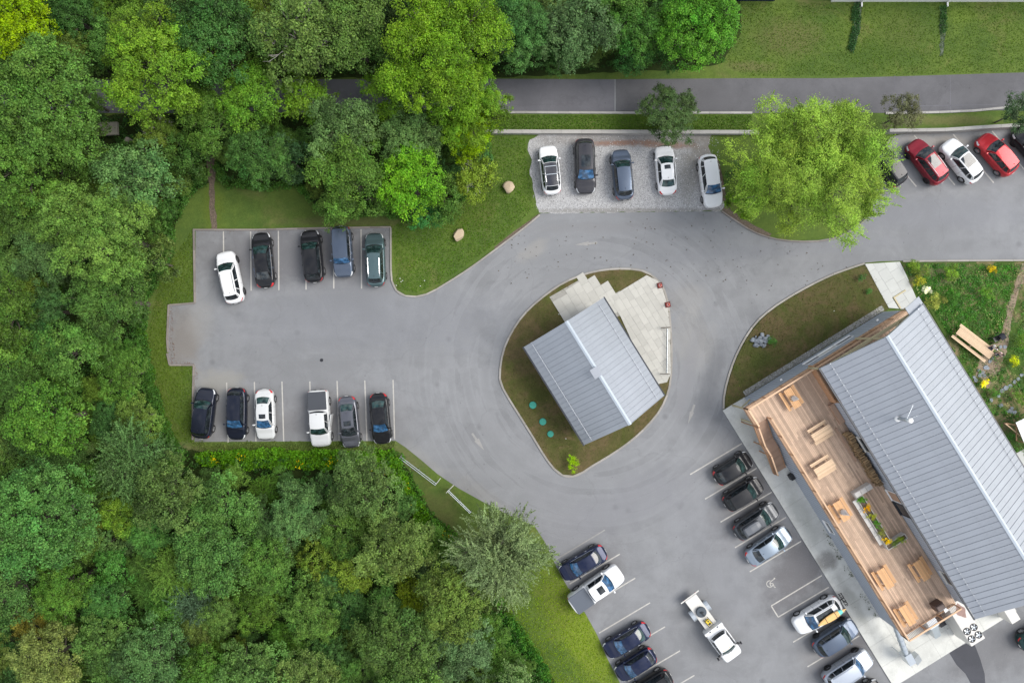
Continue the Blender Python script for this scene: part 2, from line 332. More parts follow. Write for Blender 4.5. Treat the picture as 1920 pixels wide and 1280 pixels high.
# ---------------------------------------------------------------- object helpers
COL = scn.collection
def props(o, label=None, cat=None, group=None, kind=None):
    if label: o['label'] = label
    if cat: o['category'] = cat
    if group: o['group'] = group
    if kind: o['kind'] = kind
    return o
def thing(name, label, cat, loc=(0, 0, 0), rz=0, group=None, scale=1):
    o = bpy.data.objects.new(name, None); COL.objects.link(o); o.location = loc; o.rotation_euler = (0, 0, rz)
    o.scale = (scale,) * 3; o.empty_display_size = .3
    return props(o, label, cat, group)
def mw(o):
    m = Matrix.LocRotScale(o.location, o.rotation_euler, o.scale)
    return mw(o.parent) @ m if o.parent else m
class MB:
    """collects faces, then links them as one mesh object"""
    def __init__(s): s.v = []; s.f = []; s.mi = []
    def add(s, vs, fs, mi=0):
        n = len(s.v); s.v += [tuple(p) for p in vs]; s.f += [tuple(i + n for i in f) for f in fs]; s.mi += [mi] * len(fs); return s
    def hexa(s, c, mi=0):      # 8 corners: bottom 4 ccw, top 4 ccw
        return s.add(c, [(3, 2, 1, 0), (4, 5, 6, 7), (0, 1, 5, 4), (1, 2, 6, 5), (2, 3, 7, 6), (3, 0, 4, 7)], mi)
    def box(s, x0, x1, y0, y1, z0, z1, mi=0):
        return s.hexa([(x0, y0, z0), (x1, y0, z0), (x1, y1, z0), (x0, y1, z0), (x0, y0, z1), (x1, y0, z1), (x1, y1, z1), (x0, y1, z1)], mi)
    def prism(s, poly, z0, z1, mi=0):
        n = len(poly); v = [(p[0], p[1], z0) for p in poly] + [(p[0], p[1], z1) for p in poly]
        ar = sum(poly[i][0] * poly[(i + 1) % n][1] - poly[(i + 1) % n][0] * poly[i][1] for i in range(n))
        if ar < 0: v = [(p[0], p[1], z0) for p in poly[::-1]] + [(p[0], p[1], z1) for p in poly[::-1]]
        return s.add(v, [tuple(range(n, 2 * n))] + [(i, (i + 1) % n, (i + 1) % n + n, i + n) for i in range(n)], mi)
    def tube(s, p0, p1, r0, r1=None, n=8, mi=0, caps=True):
        p0, p1 = Vector(p0), Vector(p1); r1 = r0 if r1 is None else r1
        d = (p1 - p0).normalized(); a = d.orthogonal().normalized(); b = d.cross(a)
        v = []
        for p, r in ((p0, r0), (p1, r1)):
            v += [p + (a * math.cos(2 * PI * i / n) + b * math.sin(2 * PI * i / n)) * r for i in range(n)]
        f = [(i, (i + 1) % n, (i + 1) % n + n, i + n) for i in range(n)]
        if caps: f += [tuple(range(n - 1, -1, -1)), tuple(range(n, 2 * n))]
        return s.add(v, f, mi)
    def beam(s, p0, p1, w, h, mi=0):       # rectangular bar, w horizontal, h vertical-ish
        p0, p1 = Vector(p0), Vector(p1); d = (p1 - p0).normalized()
        up = Vector((0, 0, 1)) if abs(d.z) < .95 else Vector((1, 0, 0))
        a = d.cross(up).normalized(); b = a.cross(d).normalized()
        c = [p + a * sa * w / 2 + b * sb * h / 2 for p in (p0, p1) for sa, sb in ((-1, -1), (1, -1), (1, 1), (-1, 1))]
        return s.add(c, [(0, 1, 2, 3), (7, 6, 5, 4), (0, 4, 5, 1), (1, 5, 6, 2), (2, 6, 7, 3), (3, 7, 4, 0)], mi)
    def lathe(s, prof, n=16, c=(0, 0, 0), mi=0):
        v = []; m = len(prof)
        for r, z in prof: v += [(c[0] + r * math.cos(2 * PI * i / n), c[1] + r * math.sin(2 * PI * i / n), c[2] + z) for i in range(n)]
        f = [(k * n + i, k * n + (i + 1) % n, (k + 1) * n + (i + 1) % n, (k + 1) * n + i) for k in range(m - 1) for i in range(n)]
        f.append(tuple((m - 1) * n + i for i in range(n))); f.append(tuple(range(n - 1, -1, -1)))
        return s.add(v, f, mi)
    def bbox(s, a0, a1, b0, b1, z0, z1, mi=0):       # box in the buildings' axes
        c = [BL(a, b, z) for z in (z0, z1) for a, b in ((a0, b0), (a1, b0), (a1, b1), (a0, b1))]
        return s.hexa(c, mi)
    def grid(s, fn, nu, nv, mi=0, flip=False):
        v = [fn(i / nu, j / nv) for i in range(nu + 1) for j in range(nv + 1)]
        f = []
        for i in range(nu):
            for j in range(nv):
                q = (i * (nv + 1) + j, (i + 1) * (nv + 1) + j, (i + 1) * (nv + 1) + j + 1, i * (nv + 1) + j + 1)
                f.append(q[::-1] if flip else q)
        return s.add(v, f, mi)
    def mesh(s, name, mats, smooth=False):
        me = bpy.data.meshes.new(name); me.from_pydata([tuple(p) for p in s.v], [], s.f)
        for m in (mats if isinstance(mats, (list, tuple)) else [mats]): me.materials.append(m)
        if any(s.mi): me.polygons.foreach_set('material_index', s.mi)
        if smooth: me.polygons.foreach_set('use_smooth', [True] * len(me.polygons))
        me.update(); return me
    def build(s, name, mats, parent=None, smooth=False, world=True, bevel=0):
        """vertices are world coordinates (world=True) or the parent's local ones"""
        if parent is not None and world:
            inv = mw(parent).inverted(); s.v = [tuple(inv @ Vector(p)) for p in s.v]
        off = Vector((0, 0, 0))
        if parent is None and s.v:
            xs = [p[0] for p in s.v]; ys = [p[1] for p in s.v]; zs = [p[2] for p in s.v]
            off = Vector(((min(xs) + max(xs)) / 2, (min(ys) + max(ys)) / 2, min(zs)))
            s.v = [(p[0] - off.x, p[1] - off.y, p[2] - off.z) for p in s.v]
        o = bpy.data.objects.new(name, s.mesh(name, mats, smooth)); COL.objects.link(o); o.location = off
        if parent is not None: o.parent = parent
        if bevel:
            b = o.modifiers.new('bevel', 'BEVEL'); b.width = bevel; b.segments = 1
        return o
def inst(name, mesh, parent=None, loc=(0, 0, 0), rot=(0, 0, 0), scale=(1, 1, 1)):
    o = bpy.data.objects.new(name, mesh); COL.objects.link(o); o.location = loc; o.rotation_euler = rot; o.scale = scale
    if parent is not None: o.parent = parent
    return o
def pxpoly(pts, z=0): return [P(x, y, z)[:2] for x, y in pts]
def catmull(pts, n=5, closed=False):
    out = []; N = len(pts); rng = range(N if closed else N - 1)
    g = (lambda i: pts[i % N]) if closed else (lambda i: pts[max(0, min(N - 1, i))])
    for i in rng:
        p0, p1, p2, p3 = g(i - 1), g(i), g(i + 1), g(i + 2)
        for k in range(n):
            t = k / n
            out.append(tuple(.5 * (2 * p1[j] + (p2[j] - p0[j]) * t + (2 * p0[j] - 5 * p1[j] + 4 * p2[j] - p3[j]) * t * t + (3 * p1[j] - p0[j] - 3 * p2[j] + p3[j]) * t ** 3) for j in (0, 1)))
    if not closed: out.append(tuple(pts[-1]))
    return out
def inpoly(x, y, poly):
    c = False; j = len(poly) - 1
    for i in range(len(poly)):
        xi, yi = poly[i][0], poly[i][1]; xj, yj = poly[j][0], poly[j][1]
        if (yi > y) != (yj > y) and x < (xj - xi) * (y - yi) / (yj - yi) + xi: c = not c
        j = i
    return c
def clip(poly, conv):
    """Sutherland-Hodgman against a convex ccw polygon"""
    out = list(poly)
    for i in range(len(conv)):
        a, b = conv[i], conv[(i + 1) % len(conv)]; inp = out; out = []
        if not inp: break
        side = lambda p: (b[0] - a[0]) * (p[1] - a[1]) - (b[1] - a[1]) * (p[0] - a[0])
        for k in range(len(inp)):
            p, q = inp[k - 1], inp[k]; sp_, sq = side(p), side(q)
            if sq >= 0:
                if sp_ < 0: t = sp_ / (sp_ - sq); out.append((p[0] + (q[0] - p[0]) * t, p[1] + (q[1] - p[1]) * t))
                out.append(q)
            elif sp_ >= 0: t = sp_ / (sp_ - sq); out.append((p[0] + (q[0] - p[0]) * t, p[1] + (q[1] - p[1]) * t))
    return out
def area(poly): return .5 * sum(poly[i - 1][0] * poly[i][1] - poly[i][0] * poly[i - 1][1] for i in range(len(poly)))
def ccw(poly): return poly if area(poly) > 0 else poly[::-1]
def rough_edge(pts, amp=3, step=8, seed=1, closed=True):
    r = random.Random(seed); out = []; N = len(pts)
    for i in range(N if closed else N - 1):
        a, b = pts[i], pts[(i + 1) % N]; d = math.dist(a, b); k = max(1, int(d / step))
        for j in range(k):
            t = j / k; out.append((a[0] + (b[0] - a[0]) * t + r.uniform(-amp, amp), a[1] + (b[1] - a[1]) * t + r.uniform(-amp, amp)))
    return out
def sheet(name, pts, z, m, label=None, kind='structure', thick=None):
    mb = MB(); poly = ccw(pxpoly(pts))
    if thick: mb.prism(poly, z - thick, z)
    else: mb.add([(p[0], p[1], z) for p in poly], [tuple(range(len(poly)))])
    o = mb.build(name, m); props(o, label, kind=kind); return o
# ================================================================ THE GROUND
g = MB(); R_ = 900.0
g.add([(-R_, -R_, 0), (R_, -R_, 0), (R_, R_, 0), (-R_, R_, 0)], [(0, 1, 2, 3)])
props(g.build('ground', M_LAWN), 'mown green lawn with lighter and dry patches', kind='structure')

LOT = ([(367, 431), (731, 426)] + catmull([(731, 426), (732, 480), (733, 520), (738, 538), (748, 550), (764, 555), (785, 555), (805, 548), (830, 534), (880, 502), (940, 458), (985, 424), (1010, 404)], 3)
    + [(1014, 400), (1180, 398), (1352, 396)] + catmull([(1352, 396), (1378, 412), (1420, 437), (1480, 450), (1560, 446), (1620, 410), (1640, 360), (1650, 300), (1665, 262), (1690, 252)], 3)
    + [(1760, 250), (1860, 244), (1960, 236), (2400, 236), (2400, 487), (1960, 487), (1690, 489)]
    + catmull([(1690, 489), (1620, 493), (1560, 514), (1500, 544), (1450, 575), (1415, 606), (1388, 648), (1370, 690), (1358, 735), (1356, 768)], 3)
    + [(1420, 872), (1600, 1150), (1800, 1150), (1960, 1080), (2400, 900), (2400, 1500), (1300, 1500), (1168, 1290)]
    + [(1138, 1232), (1120, 1190), (1098, 1150), (1070, 1110), (1045, 1066), (1022, 1016), (1002, 985), (960, 968), (905, 940), (860, 915), (820, 888), (790, 862), (760, 838), (742, 826)]
    + [(365, 828), (363, 684), (317, 684), (315, 640), (319, 571), (366, 568)])
sheet('car_park', LOT, .008, M_ASPHALT, 'weathered grey asphalt of the car park and its drive')
sheet('new_asphalt_patch', [(1779, 1222), (1824, 1199), (1838, 1235), (1846, 1262), (1848, 1295), (1828, 1295), (1810, 1262), (1793, 1245)], .013, M_PATCH, 'dark patch of fresh asphalt by the concrete apron')
rd_t = [(-400, 150), (300, 150), (920, 148), (1153, 149)]; rd_b = [(1153, 212), (930, 211), (300, 212), (-400, 212)]
sheet('road', rd_t + rd_b, .008, M_ROAD2, 'paler older length of the asphalt road')
sheet('road', [(1153, 149), (1400, 147), (1560, 147), (1700, 143), (1860, 138), (1925, 136), (2400, 130), (2400, 205), (1880, 207), (1700, 212), (1153, 212)], .0085, M_ROAD, 'darker newer length of the asphalt road')
sheet('road_joint', [(1152, 149), (1154.5, 149), (1154.5, 212), (1152, 212)], .0125, M_ASPHALT, 'pale joint across the road')
for x in (1677, 1781): sheet('road_joint', [(x, 142), (x + 1.2, 142), (x + 1.6, 208), (x + .4, 208)], .0125, M_ROAD2, 'faint pale joint across the road')
sheet('road_joint', [(1725, 198), (1870, 196), (1870, 197.2), (1725, 199.4)], .0125, M_ROAD2, 'faint lengthwise joint in the road')
FOREST = [(-700, -500), (1392, -500), (1388, 60), (1355, 118), (1290, 131), (1050, 138), (905, 142), (-300, 144), (-300, 216), (905, 216),
    (905, 250), (925, 300), (898, 350), (830, 408), (780, 418), (720, 400), (655, 404), (600, 396), (560, 348), (430, 348), (400, 300), (392, 340), (350, 372), (330, 420), (322, 470), (300, 520),
    (276, 560), (270, 640), (284, 700), (300, 770), (322, 825), (345, 842), (450, 850), (735, 846), (765, 880), (800, 950), (850, 1000), (900, 1060), (965, 1160), (1010, 1225), (1050, 1300), (1050, 1700), (-700, 1700)]
# the wood's floor lies on both sides of the road
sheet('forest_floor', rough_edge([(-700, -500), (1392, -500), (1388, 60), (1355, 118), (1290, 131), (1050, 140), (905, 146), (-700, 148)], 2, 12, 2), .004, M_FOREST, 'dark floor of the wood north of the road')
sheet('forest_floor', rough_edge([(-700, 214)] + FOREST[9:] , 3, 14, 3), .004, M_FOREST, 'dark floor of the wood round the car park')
sheet('gravel_lot', rough_edge([(1012, 400), (1004, 378), (1000, 350), (992, 320), (997, 300), (988, 280), (992, 262), (1010, 253), (1150, 251), (1335, 252), (1326, 275), (1340, 300), (1352, 340), (1360, 370), (1354, 396)], 1.6, 7, 4), .012, M_GRAVEL, 'crushed stone parking strip with rusty leaf litter')
sheet('dirt_path', rough_edge([(388, 290), (402, 290), (404, 330), (402, 370), (408, 428), (396, 430), (393, 380), (390, 330)], 1.5, 8, 5), .012, M_DIRT, 'worn brown footpath from the wood to the lot corner')
sheet('bare_earth', rough_edge([(1352, 398), (1378, 413), (1418, 437), (1440, 446), (1446, 438), (1400, 415), (1372, 395), (1352, 372), (1345, 330), (1338, 300), (1348, 300), (1358, 350), (1362, 380)], 1, 6, 6), .016, M_DIRT, 'brown bark mulch along the kerb by the bright tree')
sheet('bare_earth', rough_edge([(1000, 408), (1012, 400), (1012, 405), (985, 426), (960, 444), (930, 466), (926, 464), (958, 438)], .6, 6, 7), .016, M_DIRT, 'rusty litter along the kerb below the lawn')
# lawn north of the building
NLAWN = catmull([(1620, 497), (1560, 518), (1500, 548), (1452, 578), (1418, 609), (1391, 650), (1373, 692), (1361, 737), (1359, 765)], 3) + [(1396, 745), (1530, 664), (1668, 578), (1652, 552), (1640, 520)]
sheet('north_lawn', NLAWN, .10, M_NORTH, 'dry patchy lawn between the drive and the grey building', thick=.1)
gb = MB(); gb.bbox(15.35, 15.86, 15.9, 31.2, 0, .108); props(gb.build('gravel_strip', M_STRIP), 'grey gravel strip along the foot of the wall', kind='structure')
sheet('drain_strip', rough_edge([(1604, 2), (1616, 2), (1614, 55), (1600, 98), (1592, 95), (1600, 50)], 1.5, 6, 8), .012, M_DRAIN, 'weedy stone drain below the left downspout')
sheet('drain_strip', rough_edge([(1762, 14), (1774, 14), (1773, 60), (1769, 104), (1762, 104), (1763, 60)], 1.5, 6, 9), .012, M_DRAIN, 'weedy stone drain below the right downspout')
GARD = [(1688, 491), (2300, 491), (2300, 1100), (1960, 960), (1734, 566), (1718, 560)]
sheet('garden', GARD, .05, M_GARDEN, 'planted garden of ground cover and bare soil', thick=.05)
sheet('garden_path', rough_edge([(1915, 494), (1900, 540), (1888, 570), (1884, 600), (1872, 640), (1866, 660), (1850, 690), (1838, 720), (1852, 730), (1868, 700), (1886, 665), (1892, 620), (1900, 580), (1912, 545), (1930, 494)], 2, 8, 10), .062, M_SANDPATH, 'sandy trodden path winding through the garden')

def kerb(pts, label, w=.16, h=.12, z0=0.0, m=M_KERB, ln=1.0, closed=False, name='kerb'):
    """a kerb of separate stones on a mortar bed"""
    wp = [P(x, y, 0).to_2d() for x, y in pts]
    if closed: wp.append(wp[0])
    bed = MB(); n = len(wp); lft, rgt = [], []
    for i in range(n):
        if closed: d = (wp[(i + 1) % (n - 1)] - wp[(i - 1) % (n - 1)])
        else: d = wp[min(i + 1, n - 1)] - wp[max(i - 1, 0)]
        d.normalize(); nn = Vector((-d.y, d.x)) * w * .42; lft.append(wp[i] + nn); rgt.append(wp[i] - nn)
    for i in range(n - 1):
        q = [rgt[i], rgt[i + 1], lft[i + 1], lft[i]]
        bed.hexa([(p.x, p.y, z0 - .02) for p in q] + [(p.x, p.y, z0 + h - .03) for p in q])
    root = props(bed.build(name, m), label, kind='structure')
    lens = [0]
    for i in range(n - 1): lens.append(lens[-1] + (wp[i + 1] - wp[i]).length)
    def at(t):
        t = min(max(t, 0), lens[-1])
        for i in range(n - 1):
            if t <= lens[i + 1] or i == n - 2: return wp[i].lerp(wp[i + 1], (t - lens[i]) / max(lens[i + 1] - lens[i], 1e-6))
    cnt = max(1, round(lens[-1] / ln)); ll = lens[-1] / cnt
    ub = MB().box(-.5, .5, -w / 2, w / 2, -.06, h).mesh('kerb_stone', m)
    for k in range(cnt):
        a, b = at(k * ll), at((k + 1) * ll); c = (a + b) / 2; d = b - a
        inst('kerb_stone', ub, root, Vector((c.x, c.y, z0 + random.uniform(-.006, .006))) - root.location, (0, 0, math.atan2(d.y, d.x) + random.uniform(-.008, .008)), (max(d.length - .015, .05), 1, 1))
    return root
kerb([(366, 568), (365, 500), (364, 430)], 'dark kerb along the left edge of the top bay row', m=M_KERBD)
kerb([(363, 431), (480, 431), (600, 428), (733, 426)], 'dark kerb along the head of the upper bay row', m=M_KERBD)
kerb([(733, 427)] + catmull([(733, 480), (734, 520), (739, 538), (749, 550), (765, 555.5), (786, 555.5), (806, 549), (831, 535), (881, 503), (941, 459), (986, 425), (1012, 403)], 4), 'curved kerb round the lawn with the two boulders', m=M_KERB, w=.14)
kerb([(366, 568), (318, 572)], 'short kerb at the top of the turning notch', m=M_KERBD)
kerb([(317, 571), (314, 640), (316, 660)], 'kerb along the left side of the turning notch', m=M_KERBD)
kerb([(314, 662), (319, 684), (364, 684)], 'broken kerb at the bottom of the turning notch', m=M_KERBD)
kerb([(364, 684), (362, 760), (362, 824)], 'dark kerb beside the black car at the lower left', m=M_KERBD)
kerb(catmull([(1353, 396), (1378, 413), (1420, 438), (1480, 452), (1562, 448), (1622, 412), (1642, 360), (1652, 300), (1667, 262)], 4), 'kerb round the bed of the bright green tree', m=M_KERBD, w=.12)
ISLE = catmull([(938, 690), (944, 657), (958, 625), (980, 592), (1010, 563), (1050, 534), (1090, 516), (1132, 506), (1175, 504), (1206, 508), (1228, 521), (1244, 541), (1252, 568), (1256, 600), (1259, 655), (1257, 712), (1246, 752), (1225, 785), (1190, 820), (1150, 849), (1110, 873), (1085, 889), (1066, 893), (1047, 886), (1026, 862), (1000, 820), (975, 780), (950, 740), (938, 715)], 3, True)
sheet('island', ISLE, .09, M_ISLE, 'dry grass of the teardrop island', thick=.09)
kerb(ISLE, 'pale concrete kerb round the teardrop island', closed=True, w=.17)
kerb(catmull([(1620, 494), (1560, 515), (1500, 545), (1450, 576), (1415, 607), (1388, 649), (1370, 691), (1358, 736), (1356, 766)], 4), 'kerb along the drive side of the dry north lawn', w=.17)
kerb([(1692, 490), (1780, 489), (1960, 488)], 'straight kerb along the garden', w=.15)
kerb([(905, 211), (1160, 212), (1410, 212)], 'white concrete kerb on the left length of the road', w=.2, m=M_WALLC)
kerb([(1660, 213), (1760, 211), (1830, 208), (1876, 203), (1940, 200)], 'white concrete kerb on the right length of the road', w=.2, m=M_WALLC)
kerb([(905, 249), (1100, 249.5), (1300, 250), (1420, 250)], 'low concrete retaining wall behind the gravel strip', w=.34, h=.45, m=M_WALLC, name='retaining_wall', ln=1.8)
kerb([(1660, 249), (1760, 248), (1830, 243), (1900, 239), (1970, 236)], 'low concrete retaining wall behind the red cars', w=.30, h=.75, m=M_WALLC, name='retaining_wall', ln=1.8)

# ---- paint on the car park
def stripe(x0, y0, x1, y1, w=.11, m=M_LINE, z=.0135):
    a, b = P(x0, y0).to_2d(), P(x1, y1).to_2d(); d = (b - a).normalized(); n = Vector((-d.y, d.x)) * w / 2
    mb = MB(); mb.add([(*(a - n), z), (*(b - n), z), (*(b + n), z), (*(a + n), z)], [(0, 1, 2, 3)])
    return props(mb.build('parking_line', m), kind='structure')
LINES = [(419, 434, 420, 541), (470, 434, 471, 545), (522, 433, 523, 544), (573, 432, 574, 543), (625, 431, 626, 541), (677, 430, 678, 541),
    (425, 717, 428, 829), (477, 716, 480, 827), (528.7, 715, 532, 827), (581, 715, 584, 827), (632, 714, 636, 826), (684, 713, 688, 826), (737, 712, 740, 823),
    (1134, 993, 1041, 1049), (1162, 1038, 1068, 1094), (1191, 1083, 1097, 1139), (1219, 1129, 1123, 1186), (1247, 1174, 1150, 1231), (1275, 1219, 1178, 1276), (1302, 1265, 1205, 1322),
    (1391, 831, 1294, 889), (1419, 877, 1322, 935), (1447, 922, 1351, 978), (1474, 969, 1378, 1026), (1502, 1014, 1406, 1071), (1541, 1078, 1446, 1135), (1446, 1135, 1459, 1156), (1459, 1156, 1554, 1100),
    (1585, 1145, 1487, 1203), (1611, 1191, 1514, 1249), (1638, 1237, 1540, 1296), (1645, 262, 1718, 350), (1714, 254, 1790, 347), (1787, 252, 1863, 343), (1860, 246, 1937, 338), (1933, 241, 2010, 333)]
for l in LINES: stripe(*l, m=M_LINE if random.random() < .8 else M_LINEF)
def arrow(x0, y0, x1, y1, lab, hw=.45):
    a, b = P(x0, y0).to_2d(), P(x1, y1).to_2d(); d = (b - a); ln = d.length; d.normalize(); n = Vector((-d.y, d.x)); z = .014
    k = a + d * ln * .38
    mb = MB(); mb.add([(*(a - n * .1), z), (*(k - n * .1), z), (*(k + n * .1), z), (*(a + n * .1), z)], [(0, 1, 2, 3)])
    mb.add([(*(k - n * hw * .7), z), (*b, z), (*(k + n * hw * .7), z)], [(0, 1, 2)])
    props(mb.build('painted_arrow', M_LINEF), lab, kind='structure')
arrow(885, 812, 908, 844, 'worn painted arrow on the drive left of the island', .36)
arrow(1302, 758, 1290, 794, 'worn painted arrow on the drive right of the island', .3)
arrow(1120, 455, 1078, 459, 'worn painted arrow on the drive above the island', .3)
# wheelchair symbol
mb = MB(); c0 = P(1443, 1093, .014); dr = Vector((.87, .5, 0)); dp = Vector((.5, -.87, 0))
def WP(u, v): return c0 + dr * u + dp * v
def wseg(pts, w=.07):
    for i in range(len(pts) - 1):
        a, b = Vector(pts[i]), Vector(pts[i + 1]); d = (b - a).normalized(); n = Vector((-d.y, d.x, 0)) * w / 2
        mb.add([a - n, b - n, b + n, a + n], [(0, 1, 2, 3)])
wseg([WP(.30 * math.cos(t) , .30 * math.sin(t) + .05) for t in np.linspace(.5, 5.4, 22)])
wseg([WP(.55, -.15), WP(.22, -.10), WP(.02, -.02), WP(-.02, .28)]); wseg([WP(.02, .0), WP(.28, .18), WP(.20, .55), WP(.32, .58)])
mb.add([WP(.62 + .08 * math.cos(t), -.17 + .08 * math.sin(t)) for t in np.linspace(0, 2 * PI, 10)[:-1]], [tuple(range(9))])
props(mb.build('wheelchair_symbol', M_LINE), 'white painted wheelchair symbol on the parking bay', kind='structure')
mb = MB(); mb.lathe([(.16, 0), (.16, .02)], 12, P(603, 675, .006)); props(mb.build('drain_cover', M_RIMD), 'small round dark drain cover in the middle of the left lot', 'drain cover')

# ---- concrete apron of large slabs
apr = MB(); apr.bbox(15.87, 46.3, 13.4, 26.9, -.05, .085); apron = props(apr.build('concrete_apron', M_KERBD), 'pale concrete apron round the grey building', kind='structure')
def slab(a0, a1, b0, b1, z0=.0, z1=.10, root=None, m=M_APRON, nm='slab'):
    mb = MB(); mb.bbox(a0 + .007, a1 - .007, b0 + .007, b1 - .007, z0, z1); return mb.build(nm, m, root)
aa = np.linspace(15.87, 46.3, 15)
for i in range(14):
    slab(aa[i], aa[i + 1], 13.38, 15.8, root=apron)
for i in range(3):
    for j, (b0, b1) in enumerate(((15.8, 18.6), (18.6, 20.3), (20.3, 23.4), (23.4, 26.9))):
        if not (j == 1 and i < 0): slab(40.3 + 2 * i, 42.3 + 2 * i, b0, b1, root=apron)
# walkway north of the building, limestone pavers
WALK = ccw(pxpoly([(1620, 495), (1686, 491), (1700, 520), (1718, 562), (1700, 580), (1664, 577), (1642, 535)]))
def pavers(name, label, region, la, wa, z, conv=None, seed=1, m=M_PAVER, off=(0, 0), keep=.0, jit=.25):
    root = MB(); reg = ccw(region)
    root.prism([(x, y) for x, y in reg], z - .09, z - .035); root = props(root.build(name, M_JOINT), label, kind='structure')
    r = random.Random(seed)
    us = [Vector((x, y, 0)).dot(UA) for x, y in reg]; vs = [Vector((x, y, 0)).dot(UB) for x, y in reg]
    b = min(vs) + off[1]
    while b < max(vs):
        a = min(us) - r.random() * la
        while a < max(us):
            l_ = la * r.uniform(1 - jit, 1 + jit)
            q = [BL(a + .006, b + .006), BL(a + l_ - .006, b + .006), BL(a + l_ - .006, b + wa - .006), BL(a + .006, b + wa - .006)]
            q = [(p.x, p.y) for p in q]; c = BL(a + l_ / 2, b + wa / 2)
            pol = ccw(q); ok = inpoly(c.x, c.y, reg)
            if conv is not None: pol = clip(pol, conv); ok = len(pol) > 2 and area(pol) > .08
            if ok:
                dz = r.uniform(-.006, .006); mb = MB(); mb.prism(pol, z - .05 + dz, z + dz); mb.build('paver', m, root)
            a += l_
        b += wa
    return root
pavers('stone_walkway', 'pale stone walkway leading to the building corner', WALK, 1.15, .95, .13, conv=WALK, seed=3, m=M_CONC, jit=.05)
PA = [(1030, 557), (1098, 518), (1106, 532), (1116, 525), (1126, 541), (1138, 534), (1150, 552), (1162, 545), (1168, 590), (1110, 610), (1062, 606)]
pavers('paved_terrace', 'ragged pale stone terrace at the head of the small building', pxpoly(PA), 1.1, .78, .14, seed=5)
PB = ccw(pxpoly([(1150, 552), (1190, 530), (1212, 516), (1232, 526), (1243, 545), (1251, 572), (1256, 620), (1257, 700), (1250, 716), (1236, 722), (1200, 700), (1130, 580)]))
PBc = ccw(pxpoly([(1146, 556), (1212, 516), (1232, 526), (1243, 545), (1251, 572), (1256, 620), (1257, 700), (1250, 716), (1222, 722)]))
pavers('paved_terrace', 'broad pale stone terrace beside the small building', PBc, .95, .58, .15, conv=PBc, seed=6, jit=.3)
# ================================================================ THE BUILDINGS
def roof(root, a0, a1, be0, be1, br, ze, zr, n, seed=1):
    """two slopes of standing-seam panels, ridge cap, gutters, snow guard bars"""
    pw = (a1 - a0) / n
    for side, be in ((0, be0), (1, be1)):
        dirn = 1 if be < br else -1; Ls = math.hypot(br - be, zr - ze); cb, cz = abs(br - be) / Ls, (zr - ze) / Ls
        me = MB(); me.hexa([(0, 0, -.05), (pw - .004, 0, -.05), (pw - .004, Ls, -.05), (0, Ls, -.05), (0, 0, 0), (pw - .004, 0, 0), (pw - .004, Ls, 0), (0, Ls, 0)])
        me.box(0, .028, 0, Ls, .0005, .034)
        me2 = me.mesh('roof_panel', [M_ROOFM])
        for k in range(n):
            a = a0 + k * pw; p = BL(a, be, ze)
            o = bpy.data.objects.new('roof_panel', me2); COL.objects.link(o); o.parent = root
            ax = UA; ay = (UB * dirn * cb + Vector((0, 0, cz))); az = ax.cross(ay)
            if az.z < 0: ax = -UA; p = BL(a + pw, be, ze); az = ax.cross(ay)
            R3 = Matrix((ax, ay, az)).transposed().to_4x4()
            o.matrix_local = mw(root).inverted() @ Matrix.Translation(p) @ R3
        # gutter and snow guard
        g = MB(); e = be - dirn * .075
        g.bbox(a0 - .05, a1 + .05, min(e - .06, e + .06), max(e - .06, e + .06), ze - .15, ze - .03); g.build('gutter', M_DARKMET, root)
        s = MB(); sb = be + dirn * .75; sz = ze + .75 * (zr - ze) / abs(br - be)
        s.tube(BL(a0 + .2, sb, sz + .10), BL(a1 - .2, sb, sz + .10), .016, n=6)
        for k in range(n): s.bbox(a0 + k * pw - .02, a0 + k * pw + .04, sb - .05, sb + .05, sz - .02, sz + .10)
        s.build('snow_guard', M_ROOFM, root)
    r = MB()
    for (s0) in (0, 1):
        bb = br + (-.16 if s0 == 0 else .16); zz = zr - .16 * (zr - ze) / abs(br - be0)
        c = [BL(a0 - .03, br, zr + .06), BL(a1 + .03, br, zr + .06), BL(a1 + .03, bb, zz + .06), BL(a0 - .03, bb, zz + .06)]
        d = [p - Vector((0, 0, .03)) for p in c]; r.hexa(d + c if s0 == 0 else d[::-1] + c[::-1])
    r.build('ridge_cap', M_RIDGE, root)
def gable_wall(mb, a0, a1, b0, b1, z0, ze, zr, br, th=.0, mi=0):
    """solid house body with gable top"""
    prof = [(b0, z0), (b1, z0), (b1, ze), (br, zr), (b0, ze)]
    v = [BL(a0, b, z) for b, z in prof] + [BL(a1, b, z) for b, z in prof]
    mb.add(v, [(0, 1, 2, 3, 4), (9, 8, 7, 6, 5), (0, 5, 6, 1), (1, 6, 7, 2), (2, 7, 8, 3), (3, 8, 9, 4), (4, 9, 5, 0)], mi)
def battens_a(mb, a0, a1, b, z0, z1, step=.3, out=-1):     # vertical ribs on a wall that runs along a
    a = a0 + .1
    while a < a1: mb.bbox(a, a + .045, min(b, b + out * .022), max(b, b + out * .022), z0, z1); a += step
def battens_b(mb, b0, b1, a, z0, z1, step=.3, out=-1):
    b = b0 + .1
    while b < b1: mb.bbox(min(a, a + out * .022), max(a, a + out * .022), b, b + .045, z0, z1); b += step
def stuffpart(o): o['kind'] = 'stuff'; return o
